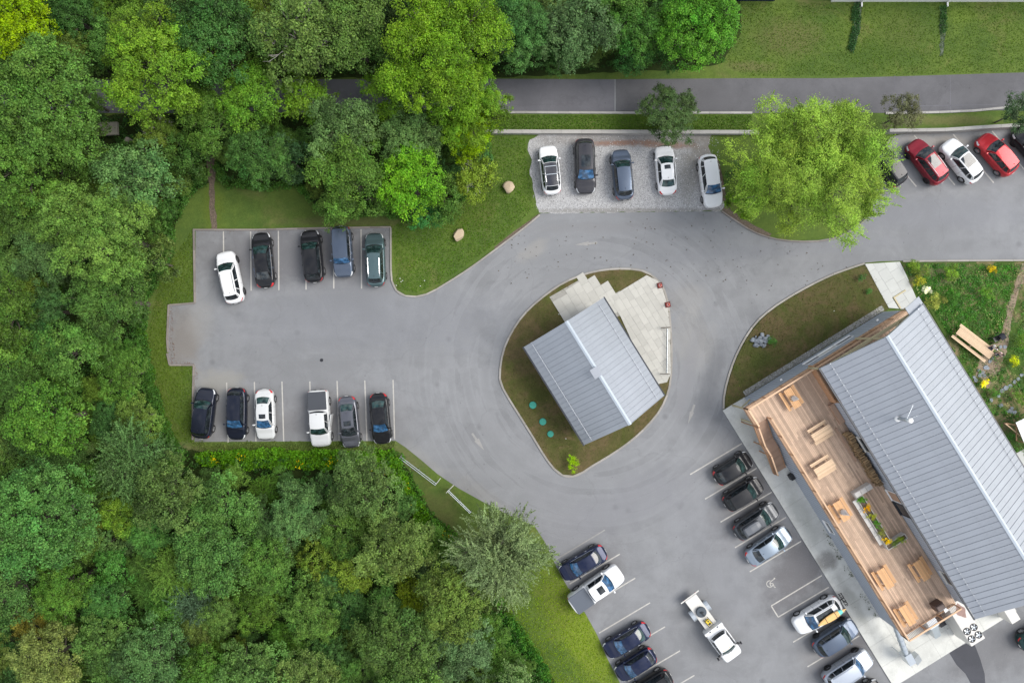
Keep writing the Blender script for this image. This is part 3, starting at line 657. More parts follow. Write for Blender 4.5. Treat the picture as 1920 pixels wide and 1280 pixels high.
def window_a(root, a, b, z0, w, h, out=-1, fr=M_WHITE, pane=M_WIN, nm='window', d=.05):     # on a wall running along a
    f = MB(); t = .07; o0, o1 = sorted((b, b + out * d))
    f.bbox(a, a + w, o0, o1, z0, z0 + t); f.bbox(a, a + w, o0, o1, z0 + h - t, z0 + h); f.bbox(a, a + t, o0, o1, z0 + t, z0 + h - t); f.bbox(a + w - t, a + w, o0, o1, z0 + t, z0 + h - t)
    f.bbox(a - .05, a + w + .05, min(b, b + out * .13), max(b, b + out * .13), z0 - .05, z0 - .002)
    fo = f.build(nm, fr, root); p = MB(); p0, p1 = sorted((b + out * .003, b + out * .02)); p.bbox(a + t, a + w - t, p0, p1, z0 + t, z0 + h - t); p.build('pane', pane, fo)
def window_b(root, b, a, z0, w, h, out=-1, fr=M_WHITE, pane=M_WIN, nm='window', d=.05):
    f = MB(); t = .07; o0, o1 = sorted((a, a + out * d))
    f.bbox(o0, o1, b, b + w, z0, z0 + t); f.bbox(o0, o1, b, b + w, z0 + h - t, z0 + h); f.bbox(o0, o1, b, b + t, z0 + t, z0 + h - t); f.bbox(o0, o1, b + w - t, b + w, z0 + t, z0 + h - t)
    f.bbox(min(a, a + out * .13), max(a, a + out * .13), b - .05, b + w + .05, z0 - .05, z0 - .002)
    fo = f.build(nm, fr, root); p = MB(); p0, p1 = sorted((a + out * .003, a + out * .02)); p.bbox(p0, p1, b + t, b + w - t, z0 + t, z0 + h - t); p.build('pane', pane, fo)

# ---- small building on the island
sa0, sb0 = toBL(983, 650, 3.2); sa1, sb1 = toBL(1245, 742, 3.2)
sa0 = (sa0 + toBL(1132, 558, 3.2)[0]) / 2; sa1 = (sa1 + toBL(1095, 834, 3.2)[0]) / 2
sb0 = (sb0 + toBL(1095, 834, 3.2)[1]) / 2; sb1 = (sb1 + toBL(1132, 558, 3.2)[1]) / 2; sbr = (sb0 + sb1) / 2
SB = thing('island_building', 'small grey building with a two-tone metal gable roof on the teardrop island', 'building', BL((sa0 + sa1) / 2, sbr, .09))
w = MB(); gable_wall(w, sa0 + .4, sa1 - .4, sb0 + .5, sb1 - .5, .05, 3.28, 6.02, sbr); w.build('wall', M_SIDING, SB)
w = MB(); battens_a(w, sa0 + .4, sa1 - .4, sb0 + .5, .1, 3.2); battens_a(w, sa0 + .4, sa1 - .4, sb1 - .5, .1, 3.2, out=1); stuffpart(w.build('siding_rib', M_SIDING2, SB))
roof(SB, sa0, sa1, sb0, sb1, sbr, 3.2, 6.2, 22)
for q in (sa0 + .02, sa1 - .06):
    w = MB()
    for be in (sb0, sb1): w.beam(BL(q, be, 3.08), BL(q, sbr, 6.08), .05, .18)
    w.build('barge_board', M_RIDGE, SB)
c = MB(); ra, rb = toBL(1117, 698, 6.3); c.bbox(ra - .38, ra + .38, rb - .30, rb + .30, 5.9, 6.42); c.bbox(ra - .44, ra + .44, rb - .36, rb + .36, 6.42, 6.47); c.build('ridge_vent', M_ROOFM, SB)
c = MB(); p = P(1152, 782, 4.6); c.tube(p, p + Vector((0, 0, .5)), .055); c.build('vent_pipe', M_BLACK, SB)
c = MB(); pa, pb = toBL(1036, 746, 2.0); c.bbox(pa - .45, pa + .35, sb0 + .12, sb0 + .5, .2, 2.1); c.build('meter_box', M_OFFW, SB, bevel=.02)
window_a(SB, sa0 + 2, sb1 - .5, 1.0, 1.4, 1.1, 1); window_a(SB, sa0 + 6, sb1 - .5, .3, 1.0, 2.1, 1, fr=M_DARKMET, nm='door')
for k, (x, y, r) in enumerate(((999, 759, .34), (1017.6, 790, .33), (1032, 813, .30))):
    c = MB(); c.lathe([(r, 0), (r, .10), (r * .93, .13), (r * .3, .15)], 20, P(x, y, .09))
    for t in range(6): c.beam(P(x, y, .235) + Vector((math.cos(t * PI / 3), math.sin(t * PI / 3), 0)) * r * .25, P(x, y, .225) + Vector((math.cos(t * PI / 3), math.sin(t * PI / 3), 0)) * r * .85, .03, .02)
    props(c.build('septic_lid', M_GREENLID), ['green round lid nearest the meter box, uppermost of three', 'green round lid in the middle of the row of three', 'darker green round lid, lowest of the three'][k], 'lid', 'green lids in the island grass')

# ---- main building
ZD = 3.6
MBd = thing('grey_building', 'long grey clad building with a metal gable roof and a timber deck', 'building', BL(28, 23, 0))
E0, E1, RB, ZE, ZR = 20.86, 31.0, 25.93, 6.6, 9.05; RA0, RA1 = 15.55, 40.35
w = MB(); w.bbox(15.92, 40.0, 15.72, 31.0, 0, ZD - .32); w.build('lower_wall', M_SIDING, MBd)
w = MB(); battens_b(w, 15.8, 30.9, 15.92, .1, ZD - .34); battens_a(w, 15.9, 40, 15.72, .1, ZD - .34); battens_b(w, 15.8, 30.9, 40.0, .1, ZD - .34, out=1)
battens_a(w, 19.6, 39.8, 21.25, ZD + .1, 6.5); stuffpart(w.build('siding_rib', M_SIDING2, MBd))
w = MB(); gable_wall(w, 19.45, 39.85, 21.25, 30.6, ZD + .003, ZE + .06, ZR - .17, RB); w.build('upper_wall', M_SIDING, MBd)
roof(MBd, RA0, RA1, E0, E1, RB, ZE, ZR, 47)
w = MB(); w.bbox(15.86, 40.35, 15.66, 21.24, ZD - .30, ZD - .06); w.bbox(15.86, 19.44, 21.24, 31.2, ZD - .30, ZD - .06); w.build('deck_frame', M_CEDAR, MBd)
# deck boards, laid one by one
r = random.Random(4); b = 15.63
while b < 31.2:
    a = 15.83; aend = 40.38 if b < 21.15 else 19.42
    while a < aend - .05:
        l_ = min(r.uniform(4.2, 5.8), aend - a)
        if aend - a - l_ < 1.2: l_ = aend - a
        segs = [(a, a + l_)]
        mb = MB(); mb.bbox(a, a + l_ - .008, b, b + .124, ZD - .035, ZD + r.uniform(-.006, .006)); mb.build('deck_board', M_DECK, MBd)
        a += l_
    b += .14
w = MB(); w.bbox(15.84, 40.37, 15.64, 21.2, ZD - .055, ZD - .04); w.build('deck_underlay', M_DECKD, MBd)
def rail(a0, b0, a1, b1, z=ZD, h=1.06, posts=None, zz=None):
    p0, p1 = BL(a0, b0, z), BL(a1, b1, z if zz is None else zz); Ln = (p1 - p0).length; d = (p1 - p0) / Ln
    up = Vector((0, 0, 1)); n = max(1, round(Ln / 1.9)) if posts is None else posts
    t = MB(); t.beam(p0 + up * h, p1 + up * h, .14, .04); t.build('top_rail', M_CEDARL, MBd)
    t = MB(); t.beam(p0 + up * .10, p1 + up * .10, .05, .09); t.beam(p0 + up * (h - .07), p1 + up * (h - .07), .045, .09); t.build('bottom_rail', M_CEDARL, MBd)
    for k in range(n + 1):
        q = p0.lerp(p1, k / n); t = MB(); t.box(q.x - .045, q.x + .045, q.y - .045, q.y + .045, q.z - .25, q.z + h - .02); t.build('rail_post', M_CEDAR, MBd)
    t = MB(); m_ = int(Ln / .125)
    for k in range(1, m_):
        q = p0 + (p1 - p0) * k / m_; t.tube(q + up * .1, q + up * (h - .06), .02, n=4, caps=False)
    stuffpart(t.build('baluster', M_CEDAR, MBd))
rail(15.87, 14.38, 15.87, 31.2); rail(15.87, 14.38, 17.6, 14.38); rail(17.6, 15.68, 40.3, 15.68); rail(40.3, 15.68, 40.3, 21.0)
# landing at the corner and the stair down to the apron
w = MB(); w.bbox(15.84, 17.62, 14.31, 15.62, ZD - .30, ZD - .06); w.build('landing_frame', M_CEDAR, MBd)
b = 14.33
while b < 15.6: mb = MB(); mb.bbox(15.83, 17.64, b, b + .132, ZD - .035, ZD + .001); mb.build('deck_board', M_DECK, MBd); b += .14
ST = thing('outdoor_stair', 'brown timber stair with a landing going down from the deck to the apron', 'stair', BL(20.6, 14.8, .1))
st0, rise = 17.66, .175
z = ZD; a = st0
for k in range(9):
    z -= rise; t = MB(); t.bbox(a, a + .27, 14.36, 15.50, z - .04, z); t.build('tread', M_TREAD, ST); a += .25
lz = z; t = MB(); t.bbox(a + .02, a + 1.0, 14.34, 15.52, lz - .08, lz - .003); t.build('landing', M_TREAD, ST)
lA = a; a += 1.0
for k in range(10):
    z -= rise; t = MB(); t.bbox(a, a + .27, 14.36, 15.50, z - .04, z); t.build('tread', M_TREAD, ST); a += .25
zE = z
for bb in (14.31, 15.55):
    t = MB(); t.beam(BL(st0, bb, ZD - .2), BL(lA, bb, lz - .2), .05, .26); t.beam(BL(lA, bb, lz - .15), BL(lA + 1, bb, lz - .15), .05, .2); t.beam(BL(lA + 1, bb, lz - .2), BL(a, bb, zE - .1), .05, .26); t.build('stringer', M_CEDAR, ST)
def srail(bb, pts):
    for i in range(len(pts) - 1):
        (a0, z0), (a1, z1) = pts[i], pts[i + 1]
        t = MB(); t.beam(BL(a0, bb, z0 + 1), BL(a1, bb, z1 + 1), .12, .04); t.build('hand_rail', M_CEDARL, ST)
        t = MB(); n = int(abs(a1 - a0) / .12)
        for k in range(n + 1):
            q = BL(a0 + (a1 - a0) * k / n, bb, z0 + (z1 - z0) * k / n); t.tube(q + Vector((0, 0, .05)), q + Vector((0, 0, .98)), .02, n=4, caps=False)
        stuffpart(t.build('baluster', M_CEDAR, ST))
        t = MB(); q = BL(a0, bb, z0); t.box(q.x - .045, q.x + .045, q.y - .045, q.y + .045, .1, z0 + 1.02); t.build('rail_post', M_CEDAR, ST)
srail(14.31, [(17.7, ZD), (lA, lz), (lA + 1, lz), (a - .1, zE)])
t = MB(); q = BL(a - .1, 14.31); t.box(q.x - .045, q.x + .045, q.y - .045, q.y + .045, .1, 1.35); t.build('rail_post', M_CEDAR, ST)
# posts that carry the landing, each with a brace
for ai, bi in ((15.95, 14.42), (17.5, 14.42)):
    t = MB(); q = BL(ai, bi); t.box(q.x - .07, q.x + .07, q.y - .07, q.y + .07, .1, ZD - .3); t.build('deck_post', M_TIMBER, MBd)
    t = MB(); t.beam(BL(ai, bi, 2.5), BL(ai, 15.7, 1.6), .1, .1); t.build('brace', M_TIMBER, MBd)
# open porch under the north end of the roof
for b_ in (21.1, 26.0, 30.8):
    t = MB(); q = BL(15.8, b_); t.box(q.x - .09, q.x + .09, q.y - .09, q.y + .09, ZD, 6.5 if b_ != 26.0 else 8.7); t.build('porch_post', M_TIMBER, MBd)
t = MB(); t.bbox(15.68, 15.92, 20.95, 31.0, 6.25, 6.5); t.build('tie_beam', M_TIMBER, MBd)
t = MB(); t.bbox(17.5, 17.7, 20.95, 31.0, 6.25, 6.5); t.build('tie_beam', M_TIMBER, MBd)
for b_ in (21.3, 30.6): t = MB(); t.beam(BL(15.8, b_, 6.5), BL(15.8, 25.93, 8.85), .14, .2); t.build('rafter', M_TIMBER, MBd)
for b_, s_ in ((23.3, 1), (28.6, -1)): t = MB(); t.beam(BL(15.8, b_, 6.5), BL(15.8, b_ + s_ * 1.6, 8.2), .12, .14); t.build('strut', M_TIMBER, MBd)
for be in (E0, E1):
    for q in (RA0 + .03, RA1 - .03): t = MB(); t.beam(BL(q, be, ZE - .14), BL(q, RB, ZR - .14), .05, .2); t.build('barge_board', M_RIDGE, MBd)
t = MB(); t.bbox(19.36, 19.44, 21.3, 30.5, ZD + .01, 6.5); t.build('porch_cladding', M_CEDAR, MBd)
t = MB(); t.bbox(15.6, 19.4, 21.12, 21.22, ZD + .02, ZD + 1.0); t.build('porch_rail', M_CEDAR, MBd)
t = MB(); t.bbox(19.5, 21.4, 20.75, 21.2, ZD + .01, ZD + .42); t.bbox(21.6, 25.0, 20.2, 20.4, ZD, ZD + .12); t.build('wall_bench', M_TREAD, MBd)
# little canopy over the walkway corner
zc = lambda b_: ZE + (E1 - b_) * (ZR - ZE) / (E1 - RB) - .35
t = MB(); t.hexa([BL(a_, b_, zc(b_) + q_) for q_ in (0, .07) for a_, b_ in ((14.9, 29.3), (15.9, 29.3), (15.9, 31.3), (14.9, 31.3))]); t.build('canopy', M_ROOFM, MBd)
t = MB(); t.bbox(14.7, 15.9, 31.3, 31.42, 2.3, 2.5); t.bbox(14.7, 14.82, 31.42, 32.6, 2.3, 2.5); t.build('canopy_beam', M_TIMBER, MBd)
# windows
window_b(MBd, 21.6, 15.9, 1.35, 1.5, .8); window_b(MBd, 23.15, 15.9, 1.35, 1.7, .8, pane=M_OFFW); window_b(MBd, 24.9, 15.9, 1.35, 1.7, .8)
for a_ in (29.0,): window_a(MBd, a_, 15.7, 1.3, 1.3, .9)
window_a(MBd, 22.9, 21.23, ZD + .9, 1.5, 1.2, fr=M_OFFW); window_a(MBd, 28.5, 21.23, ZD + .1, 1.1, 2.1, pane=M_TREAD, nm='door'); window_a(MBd, 29.75, 21.23, ZD + .1, 1.35, 2.1, fr=M_DARKMET); window_a(MBd, 36.6, 21.23, ZD + .9, 1.3, 1.2, fr=M_OFFW)
for a_ in (21.2, 26.6, 33.2, 38.8): t = MB(); t.bbox(a_, a_ + .14, 21.05, 21.23, 5.6, 5.85); t.build('wall_lamp', M_BLACK, MBd)
for (x, y) in ((1643, 598), (1463, 710)):
    a_, b_ = toBL(x, y, 2.3); t = MB(); t.lathe([(.09, 0), (.13, .1), (.02, .2)], 10, BL(15.75, b_, 2.3)); t.build('wall_lamp', M_WHITE, MBd)
t = MB(); a_, b_ = toBL(1484, 894, .5); t.bbox(a_ - .25, a_ + .25, 15.3, 15.68, .1, .75); t.build('utility_box', M_BLACK, MBd)
# flue with guy rods, small vent
FL = Vector(P(1685, 784, 7.92)); t = MB(); t.lathe([(.34, -.25), (.30, -.05), (.2, .06), (.17, .08)], 20, FL); t.build('flue_flashing', M_WHITE, MBd, smooth=False)
t = MB(); t.tube(FL, FL + Vector((0, 0, 1.55)), .15, n=20); fl = t.build('flue_pipe', M_STEEL, MBd, smooth=True)
t = MB(); t.lathe([(.19, 0), (.21, .04), (.21, .16), (.17, .22), (.05, .25)], 20, FL + Vector((0, 0, 1.55))); t.build('flue_cap', M_WHITE, fl)
t = MB(); t.tube(FL + Vector((0, 0, 1.1)), P(1712, 759, 8.8), .016, n=5); t.build('guy_rod', M_STEEL, MBd)
t = MB(); t.tube(FL + Vector((0, 0, 1.3)), P(1721, 778, 8.75), .016, n=5); t.build('guy_rod', M_STEEL, MBd)
t = MB(); q = P(1884, 1067, 7.9); t.tube(q, q + Vector((0, 0, .45)), .06); t.tube(q + Vector((0, 0, .40)), q + Vector((.2, -.05, .40)), .06); t.build('vent_pipe', M_STEEL, MBd)

# ---- plant at the south end
CU = thing('condenser_unit', 'large off-white condenser box with four black fans and a rusty stain', 'condenser', BL(43, 21.5, .1))
t = MB(); t.bbox(40.95, 45.15, 20.75, 22.2, .25, 2.5); t.build('casing', M_OFFW, CU, bevel=.02)
for i in range(2):
    for j in range(2):
        q = BL(43.75 + i * .8, 21.12 + j * .72, 2.5)
        t = MB(); t.lathe([(.33, .0), (.33, .05), (.30, .055), (.29, .01)], 24, q); f_ = t.build('fan_ring', M_BLACK, CU)
        t = MB(); t.lathe([(.285, .002), (.285, .012)], 24, q); t.build('fan_well', M_BLACK, f_)
        t = MB(); t.lathe([(.08, .02), (.08, .045)], 12, q)
        for k in range(5):
            an = k * 2 * PI / 5 + i; d1 = Vector((math.cos(an), math.sin(an), 0)); d2 = Vector((math.cos(an + .5), math.sin(an + .5), 0))
            t.add([q + d1 * .08 + Vector((0, 0, .022)), q + d1 * .27 + Vector((0, 0, .022)), q + d2 * .27 + Vector((0, 0, .045)), q + d2 * .08 + Vector((0, 0, .045))], [(0, 1, 2, 3)])
        t.build('fan_blade', M_STEEL, f_)
t = MB(); t.prism([BL(41.9 + .7 * math.cos(u) * (1 + .2 * math.sin(3 * u)), 21.6 + .38 * math.sin(u) * (1 + .25 * math.cos(4 * u)))[:2] for u in np.linspace(0, 2 * PI, 19)[:-1]], 2.501, 2.503); t.build('rust_stain', mat('rust_stain', (.33, .22, .19), .9, .3, 4), CU)
t = MB(); t.bbox(41.0, 43.2, 19.75, 20.35, .1, 1.15); LV = thing('louvre_box', 'low dark grey louvred box beside the condenser', 'air unit', BL(42, 20, .1)); t.build('casing', M_RIMD, LV)
t = MB(); [t.bbox(41.05, 43.15, 19.8 + k * .09, 19.83 + k * .09, 1.15, 1.2) for k in range(6)]; t.build('louvre', M_BLACK, LV)
CH = thing('metal_chute', 'shiny galvanised ventilation chute standing against the deck end', 'duct', BL(42, 19, .1))
t = MB(); t.bbox(40.7, 42.2, 18.55, 19.45, .2, 2.1); t.build('upper_box', M_STEEL, CH); t = MB(); t.hexa([BL(*p) for p in ((42.22, 18.7, .5), (43.9, 18.8, .3), (43.9, 19.4, .3), (42.22, 19.4, .5), (42.22, 18.7, 1.9), (43.9, 18.8, 1.0), (43.9, 19.4, 1.0), (42.22, 19.4, 1.9))]); t.build('lower_chute', M_STEEL, CH)
DU = thing('exhaust_duct', 'round galvanised exhaust duct ending in a square elbow', 'duct', BL(42, 15.6, .1))
t = MB(); pd0, pd1 = BL(40.0, 15.95, 2.4), BL(43.2, 15.6, 1.6); t.tube(pd0, pd1, .27, n=20); du = t.build('round_duct', M_STEEL, DU, smooth=False)
for k in range(1, 6): q = pd0.lerp(pd1, k / 6); dd = (pd1 - pd0).normalized() * .03; t = MB(); t.tube(q - dd, q + dd, .295, n=20); t.build('duct_band', M_RIDGE, du)
t = MB(); t.hexa([BL(*p) for p in ((43.2, 15.3, .9), (44.3, 15.3, .6), (44.3, 15.95, .6), (43.2, 15.95, .9), (43.2, 15.3, 1.9), (44.3, 15.3, 1.75), (44.3, 15.95, 1.75), (43.2, 15.95, 1.9))]); t.build('elbow', M_STEEL, DU)
t = MB(); t.hexa([BL(*p) for p in ((43.9, 15.97, .9), (44.7, 15.97, .7), (44.9, 16.7, .3), (44.2, 16.7, .4), (43.9, 15.97, 1.8), (44.7, 15.97, 1.6), (44.9, 16.7, 1.0), (44.2, 16.7, 1.1))]); t.build('outlet', M_STEEL, DU)
t = MB(); t.beam(BL(43, 15.2, .1), BL(43, 15.2, 1.4), .05, .05); t.beam(BL(43, 16.0, .1), BL(43, 16.0, 1.4), .05, .05); t.build('bracket', M_STEEL, DU)
AC = thing('wall_cabinet', 'grey metal cabinet standing on the apron at the right edge', 'cabinet', BL(*toBL(1891, 1153, .1), .1))
a_, b_ = toBL(1897, 1152, 1.6); t = MB(); t.bbox(a_ - .9, a_ + .7, b_ - .45, b_ + .45, .1, 1.7); t.build('casing', M_OFFW, AC, bevel=.02)
t = MB(); t.bbox(a_ + .702, a_ + .72, b_ - .38, b_ + .38, .2, 1.6); t.build('door', M_WHITE, AC)

# ---- building beyond the top edge
TB = thing('white_building', 'long white walled building along the top edge of the photo', 'building', P(1760, -60, 0))
x0, x1, y1 = P(1558, 3).x, P(2000, 3).x, P(0, 4).y
t = MB(); t.box(x0, x1, y1, y1 + 9, 0, 3.4); t.build('wall', M_WHITE, TB)
t = MB(); t.box(x0 - .5, x1 + .3, y1 + .35, y1 + 9.3, 3.4, 3.55); t.build('roof', M_ROOFM, TB)
for x in (1614.5, 1775): p = P(x, 4); t = MB(); t.box(p.x - .06, p.x + .06, p.y - .14, p.y - .002, .1, 3.3); t.box(p.x - .06, p.x + .06, p.y - .5, p.y - .14, .06, .18); t.build('downspout', M_WHITE, TB)
BBx = thing('blue_shed', 'dark blue ribbed metal shed at the top edge of the photo', 'shed', P(1420, -40, 0))
x0, x1, y1 = P(1382, 3).x, P(1452, 3).x, P(0, 2.5).y
t = MB(); t.box(x0, x1, y1, y1 + 6, 0, 2.8); t.build('wall', mat('navy_metal', (.015, .025, .06), .5), BBx)
t = MB(); [t.box(x0 + k * .25, x0 + k * .25 + .06, y1 - .03, y1 - .001, .05, 2.75) for k in range(int((x1 - x0) / .25))]; stuffpart(t.build('rib', mat('navy_metal', (.02, .03, .07)), BBx))
t = MB(); t.box(x0 - .2, x1 + .2, y1 + .2, y1 + 6.2, 2.8, 2.9); t.build('roof', M_DARKMET, BBx)
# ================================================================ CARS
def smooth_interp(x, xs, ys):
    """piecewise cosine blend"""
    if x <= xs[0]: return ys[0]
    for i in range(len(xs) - 1):
        if x <= xs[i + 1]:
            t = (x - xs[i]) / (xs[i + 1] - xs[i]); t2 = t * t * (3 - 2 * t); t = .45 * t + .55 * t2
            return ys[i] + (ys[i + 1] - ys[i]) * t
    return ys[-1]
# profile values: fractions of length measured from the front: windshield base/top, rear glass top/base
TYPES = {
    'sedan':  dict(H=1.44, hood=.70, cowl=.96, belt=.97, deck=.98, tail=.80, f=(.232, .405, .725, .875), wb=.84, wt=.63, wheels=(.195, .80)),
    'hatch':  dict(H=1.50, hood=.74, cowl=1.0, belt=1.0, deck=1.0, tail=.88, f=(.225, .40, .82, .94), wb=.85, wt=.64, wheels=(.185, .81)),
    'suv':    dict(H=1.70, hood=.88, cowl=1.10, belt=1.10, deck=1.08, tail=.98, f=(.228, .392, .865, .950), wb=.86, wt=.67, wheels=(.185, .80)),
    'boxy':   dict(H=1.80, hood=1.0, cowl=1.18, belt=1.18, deck=1.16, tail=1.1, f=(.245, .355, .92, .972), wb=.87, wt=.72, wheels=(.175, .80)),
    'wagon':  dict(H=1.56, hood=.80, cowl=1.02, belt=1.02, deck=1.02, tail=.9, f=(.225, .395, .87, .952), wb=.85, wt=.66, wheels=(.18, .80)),
    'pickup': dict(H=1.85, hood=1.05, cowl=1.22, belt=1.22, deck=1.24, tail=1.22, f=(.215, .335, .615, .645), wb=.87, wt=.70, wheels=(.165, .79)),
    'cab':    dict(H=1.90, hood=1.08, cowl=1.25, belt=1.25, deck=1.25, tail=1.24, f=(.25, .42, .80, .86), wb=.87, wt=.70, wheels=(.21, 2.0)),
}
WHEEL_ME = {}
def wheel_meshes(r, w):
    k = (round(r, 2), round(w, 2))
    if k in WHEEL_ME: return WHEEL_ME[k]
    def lat(prof, n=24):
        mb = MB(); m = len(prof); v = []
        for rr, y in prof: v += [(rr * math.cos(2 * PI * i / n), y, rr * math.sin(2 * PI * i / n)) for i in range(n)]
        mb.add(v, [(q * n + i, (q + 1) * n + i, (q + 1) * n + (i + 1) % n, q * n + (i + 1) % n) for q in range(m - 1) for i in range(n)]); return mb
    t = lat([(r * .66, w / 2 - .015), (r * .70, w / 2), (r * .93, w / 2), (r, w / 2 - .035), (r, -w / 2 + .035), (r * .93, -w / 2), (r * .66, -w / 2)])
    ri = MB(); n = 24
    ri.add([(r * .67 * math.cos(2 * PI * i / n), w / 2 - .06, r * .67 * math.sin(2 * PI * i / n)) for i in range(n)], [tuple(range(n))])
    sp = MB()
    for s_ in range(5):
        a = s_ * 2 * PI / 5 + .3; c, s = math.cos(a), math.sin(a); y0, y1 = w / 2 - .055, w / 2 - .012; hw = .045
        q = [(-s * -hw, c * -hw), (c * r * .66 - s * -hw * .6, s * r * .66 + c * -hw * .6), (c * r * .66 - s * hw * .6, s * r * .66 + c * hw * .6), (-s * hw, c * hw)]
        sp.hexa([(p[0], y0, p[1]) for p in q][::-1] + [(p[0], y1, p[1]) for p in q][::-1])
    sp.add([(.06 * math.cos(2 * PI * i / 10), w / 2 - .008, .06 * math.sin(2 * PI * i / 10)) for i in range(10)], [tuple(range(10))])
    m2 = len(sp.v); sp.add([(r * k_ * math.cos(2 * PI * i / n), w / 2 - .012, r * k_ * math.sin(2 * PI * i / n)) for k_ in (.66, .60) for i in range(n)], [(i, (i + 1) % n, n + (i + 1) % n, n + i) for i in range(n)])
    ri.add(sp.v, sp.f)
    res = (t.mesh('tyre', M_RUBBER, True), {m.name: None for m in ()}, ri); WHEEL_ME[k] = res; return res
RIM_ME = {}
def car(front, rear, typ, label, cat, body, W=1.82, name='parked_car', roofm=None, glass=None, sunroof=None, rails=False, rim=None, group='parked cars', bars=False, tint=None, lens_yaw=0, mirrors=True, tailred=True, H=None, L_add=0, door_open=False, fin=True, trim=True):
    T = dict(TYPES[typ]);
    if H: T['H'] = H
    pf, pr = P(front[0], front[1], .6), P(rear[0], rear[1], .6)
    L = (pf - pr).length + L_add; c = (pf + pr) / 2; hd = math.atan2((pf - pr).y, (pf - pr).x)
    root = thing(name, label, cat, (c.x, c.y, .0125), hd, group)
    gl = glass or M_GLASS; rm = roofm or body; rim = rim or M_RIM
    hl, hw = L / 2, W / 2
    X = lambda f: hl - f * L
    f0, f1, f2, f3 = T['f']; isp = typ in ('pickup', 'cab')
    ne, nx = (9, .22) if typ in ('boxy',) else ((8, .26) if not isp else (11, .2))
    def pw(x):
        q = abs(x / hl); rear_ = x < 0
        e, k = (ne, nx) if not (isp and rear_) else (26, .16)
        return hw * max(0, 1 - q ** e) ** k * (1 - .035 * q * q)
    def zt(x):
        fx = (hl - x) / L
        return smooth_interp(fx, [0, .035, .12, f0, (f2 + f3) / 2, f3, .97, 1.0], [T['hood'] - .22, T['hood'] - .04, T['hood'] + .05, T['cowl'], T['belt'], T['deck'], T['tail'] if not isp else T['deck'], T['tail'] - .14 if not isp else T['deck'] - .03])
    def zb(x): return .24 + .10 * abs(x / hl) ** 8
    sec = [(.80, 0), (.955, .05), (.99, .22), (1.0, .48), (.995, .66), (.965, .84), (.91, .95), (.82, 1.0), (.55, 1.018), (0, 1.03)]
    def B(x, t):        # t 0..9 over the half section, sign by side later
        i = min(int(t), 8); u = t - i; a, b_ = sec[i], sec[i + 1]
        yf, zf = a[0] + (b_[0] - a[0]) * u, a[1] + (b_[1] - a[1]) * u
        lo, hi = zb(x), zt(x); return (x, pw(x) * yf, lo + (hi - lo) * zf)
    xs = [hl * s for s in (-1, -.997, -.985, -.965, -.94, -.90, -.85, -.78, -.7, -.6, -.48, -.35, -.2, -.05, .1, .22, .34, .44, .54, .64, .72, .79, .85, .90, .94, .965, .985, .997, 1)]
    mb = MB(); m_ = len(sec); v = []
    for x in xs:
        row = [B(x, k) for k in range(m_)]
        v += row + [(p[0], -p[1], p[2]) for p in row[-2::-1]]
    w_ = 2 * m_ - 1
    mb.add(v, [(i * w_ + j, (i + 1) * w_ + j, (i + 1) * w_ + j + 1, i * w_ + j + 1) for i in range(len(xs) - 1) for j in range(w_ - 1)])
    mb.add([v[i * w_] for i in range(len(xs))] + [v[i * w_ + w_ - 1] for i in range(len(xs))], [(i, len(xs) + i, len(xs) + i + 1, i + 1) for i in range(len(xs) - 1)])
    mb.build('body', body, root, True, world=False)
    # greenhouse surfaces
    wb0, wt0 = T['wb'] * hw, T['wt'] * hw; zr = T['H']; bul = .16
    def Lp(a, b_, t): return tuple(a[i] + (b_[i] - a[i]) * t for i in range(3))
    def wbx(x): return wb0 * (pw(x) / hw)
    def shield(u, v_):      # u -1..1, v 0 base..1 top
        base = (X(f0) - bul * u * u, u * wbx(X(f0) - .1), zt(X(f0) - bul * u * u) + .0)
        top = (X(f1) - .07 * u * u, u * wt0 * .97, zr - .035 - .03 * u * u)
        p = Lp(base, top, v_); k = .05 * math.sin(PI * v_); return (p[0] + k * .5, p[1], p[2] + k)
    def roofs(u, s):        # s 0 front..1 rear
        x = Lp((X(f1) - .07 * u * u, 0, 0), (X(f2) + .05 * u * u, 0, 0), s)[0]
        zdrop = .06 if typ in ('sedan', 'hatch') else .02
        z = zr - .035 + .055 * math.sin(PI * min(1, s * 1.05 + .02) * .9) - .03 * u * u - .03 * max(0, abs(u) - .8) - zdrop * s * s
        return (x, u * wt0 * (.97 + .03 * math.sin(PI * s) - .04 * s), z)
    def rearg(u, v_):
        top = roofs(u, 1.0); xb = X(f3) + bul * .8 * u * u
        base = (xb, u * wbx(X(f3)) * (.93 if not isp else 1.0), zt(xb) + .0)
        p = Lp(base, top, v_); k = .04 * math.sin(PI * v_); return (p[0] - k * .4, p[1], p[2] + k)
    def side(sg, s, v_):    # s 0 front..1 rear
        tp = roofs(sg, s); b0 = shield(sg, 0); b1 = rearg(sg, 0)
        bx = b0[0] + (b1[0] - b0[0]) * s; by = sg * wbx(bx) ; by = sg * (abs(b0[1]) * (1 - s) + abs(b1[1]) * s) * (1 - abs(2 * s - 1) ** 2) * 0 + by
        e = min(s, 1 - s) * 8
        if e < 1: by = (b0[1] if s < .5 else b1[1]) * (1 - e) + by * e
        p = Lp((bx, by, zt(bx) - .005), tp, v_); k = .035 * math.sin(PI * v_); return (p[0], p[1] + sg * k, p[2])
    mp = lambda fn: (lambda a, b_: fn(2 * a - 1, b_))
    cb = MB(); cb.grid(mp(shield), 8, 4); cb.grid(mp(rearg), 8, 4, flip=True)
    for sg in (1, -1): cb.grid(lambda a, b_: side(sg, a, b_), 12, 4, flip=(sg == 1))
    cb.build('cabin', body if typ != 'cab' else body, root, True, world=False)
    rf = MB(); rf.grid(lambda a, b_: roofs(2 * a - 1, b_), 10, 12, flip=False)
    ro = rf.build('roof', rm, root, True, world=False)
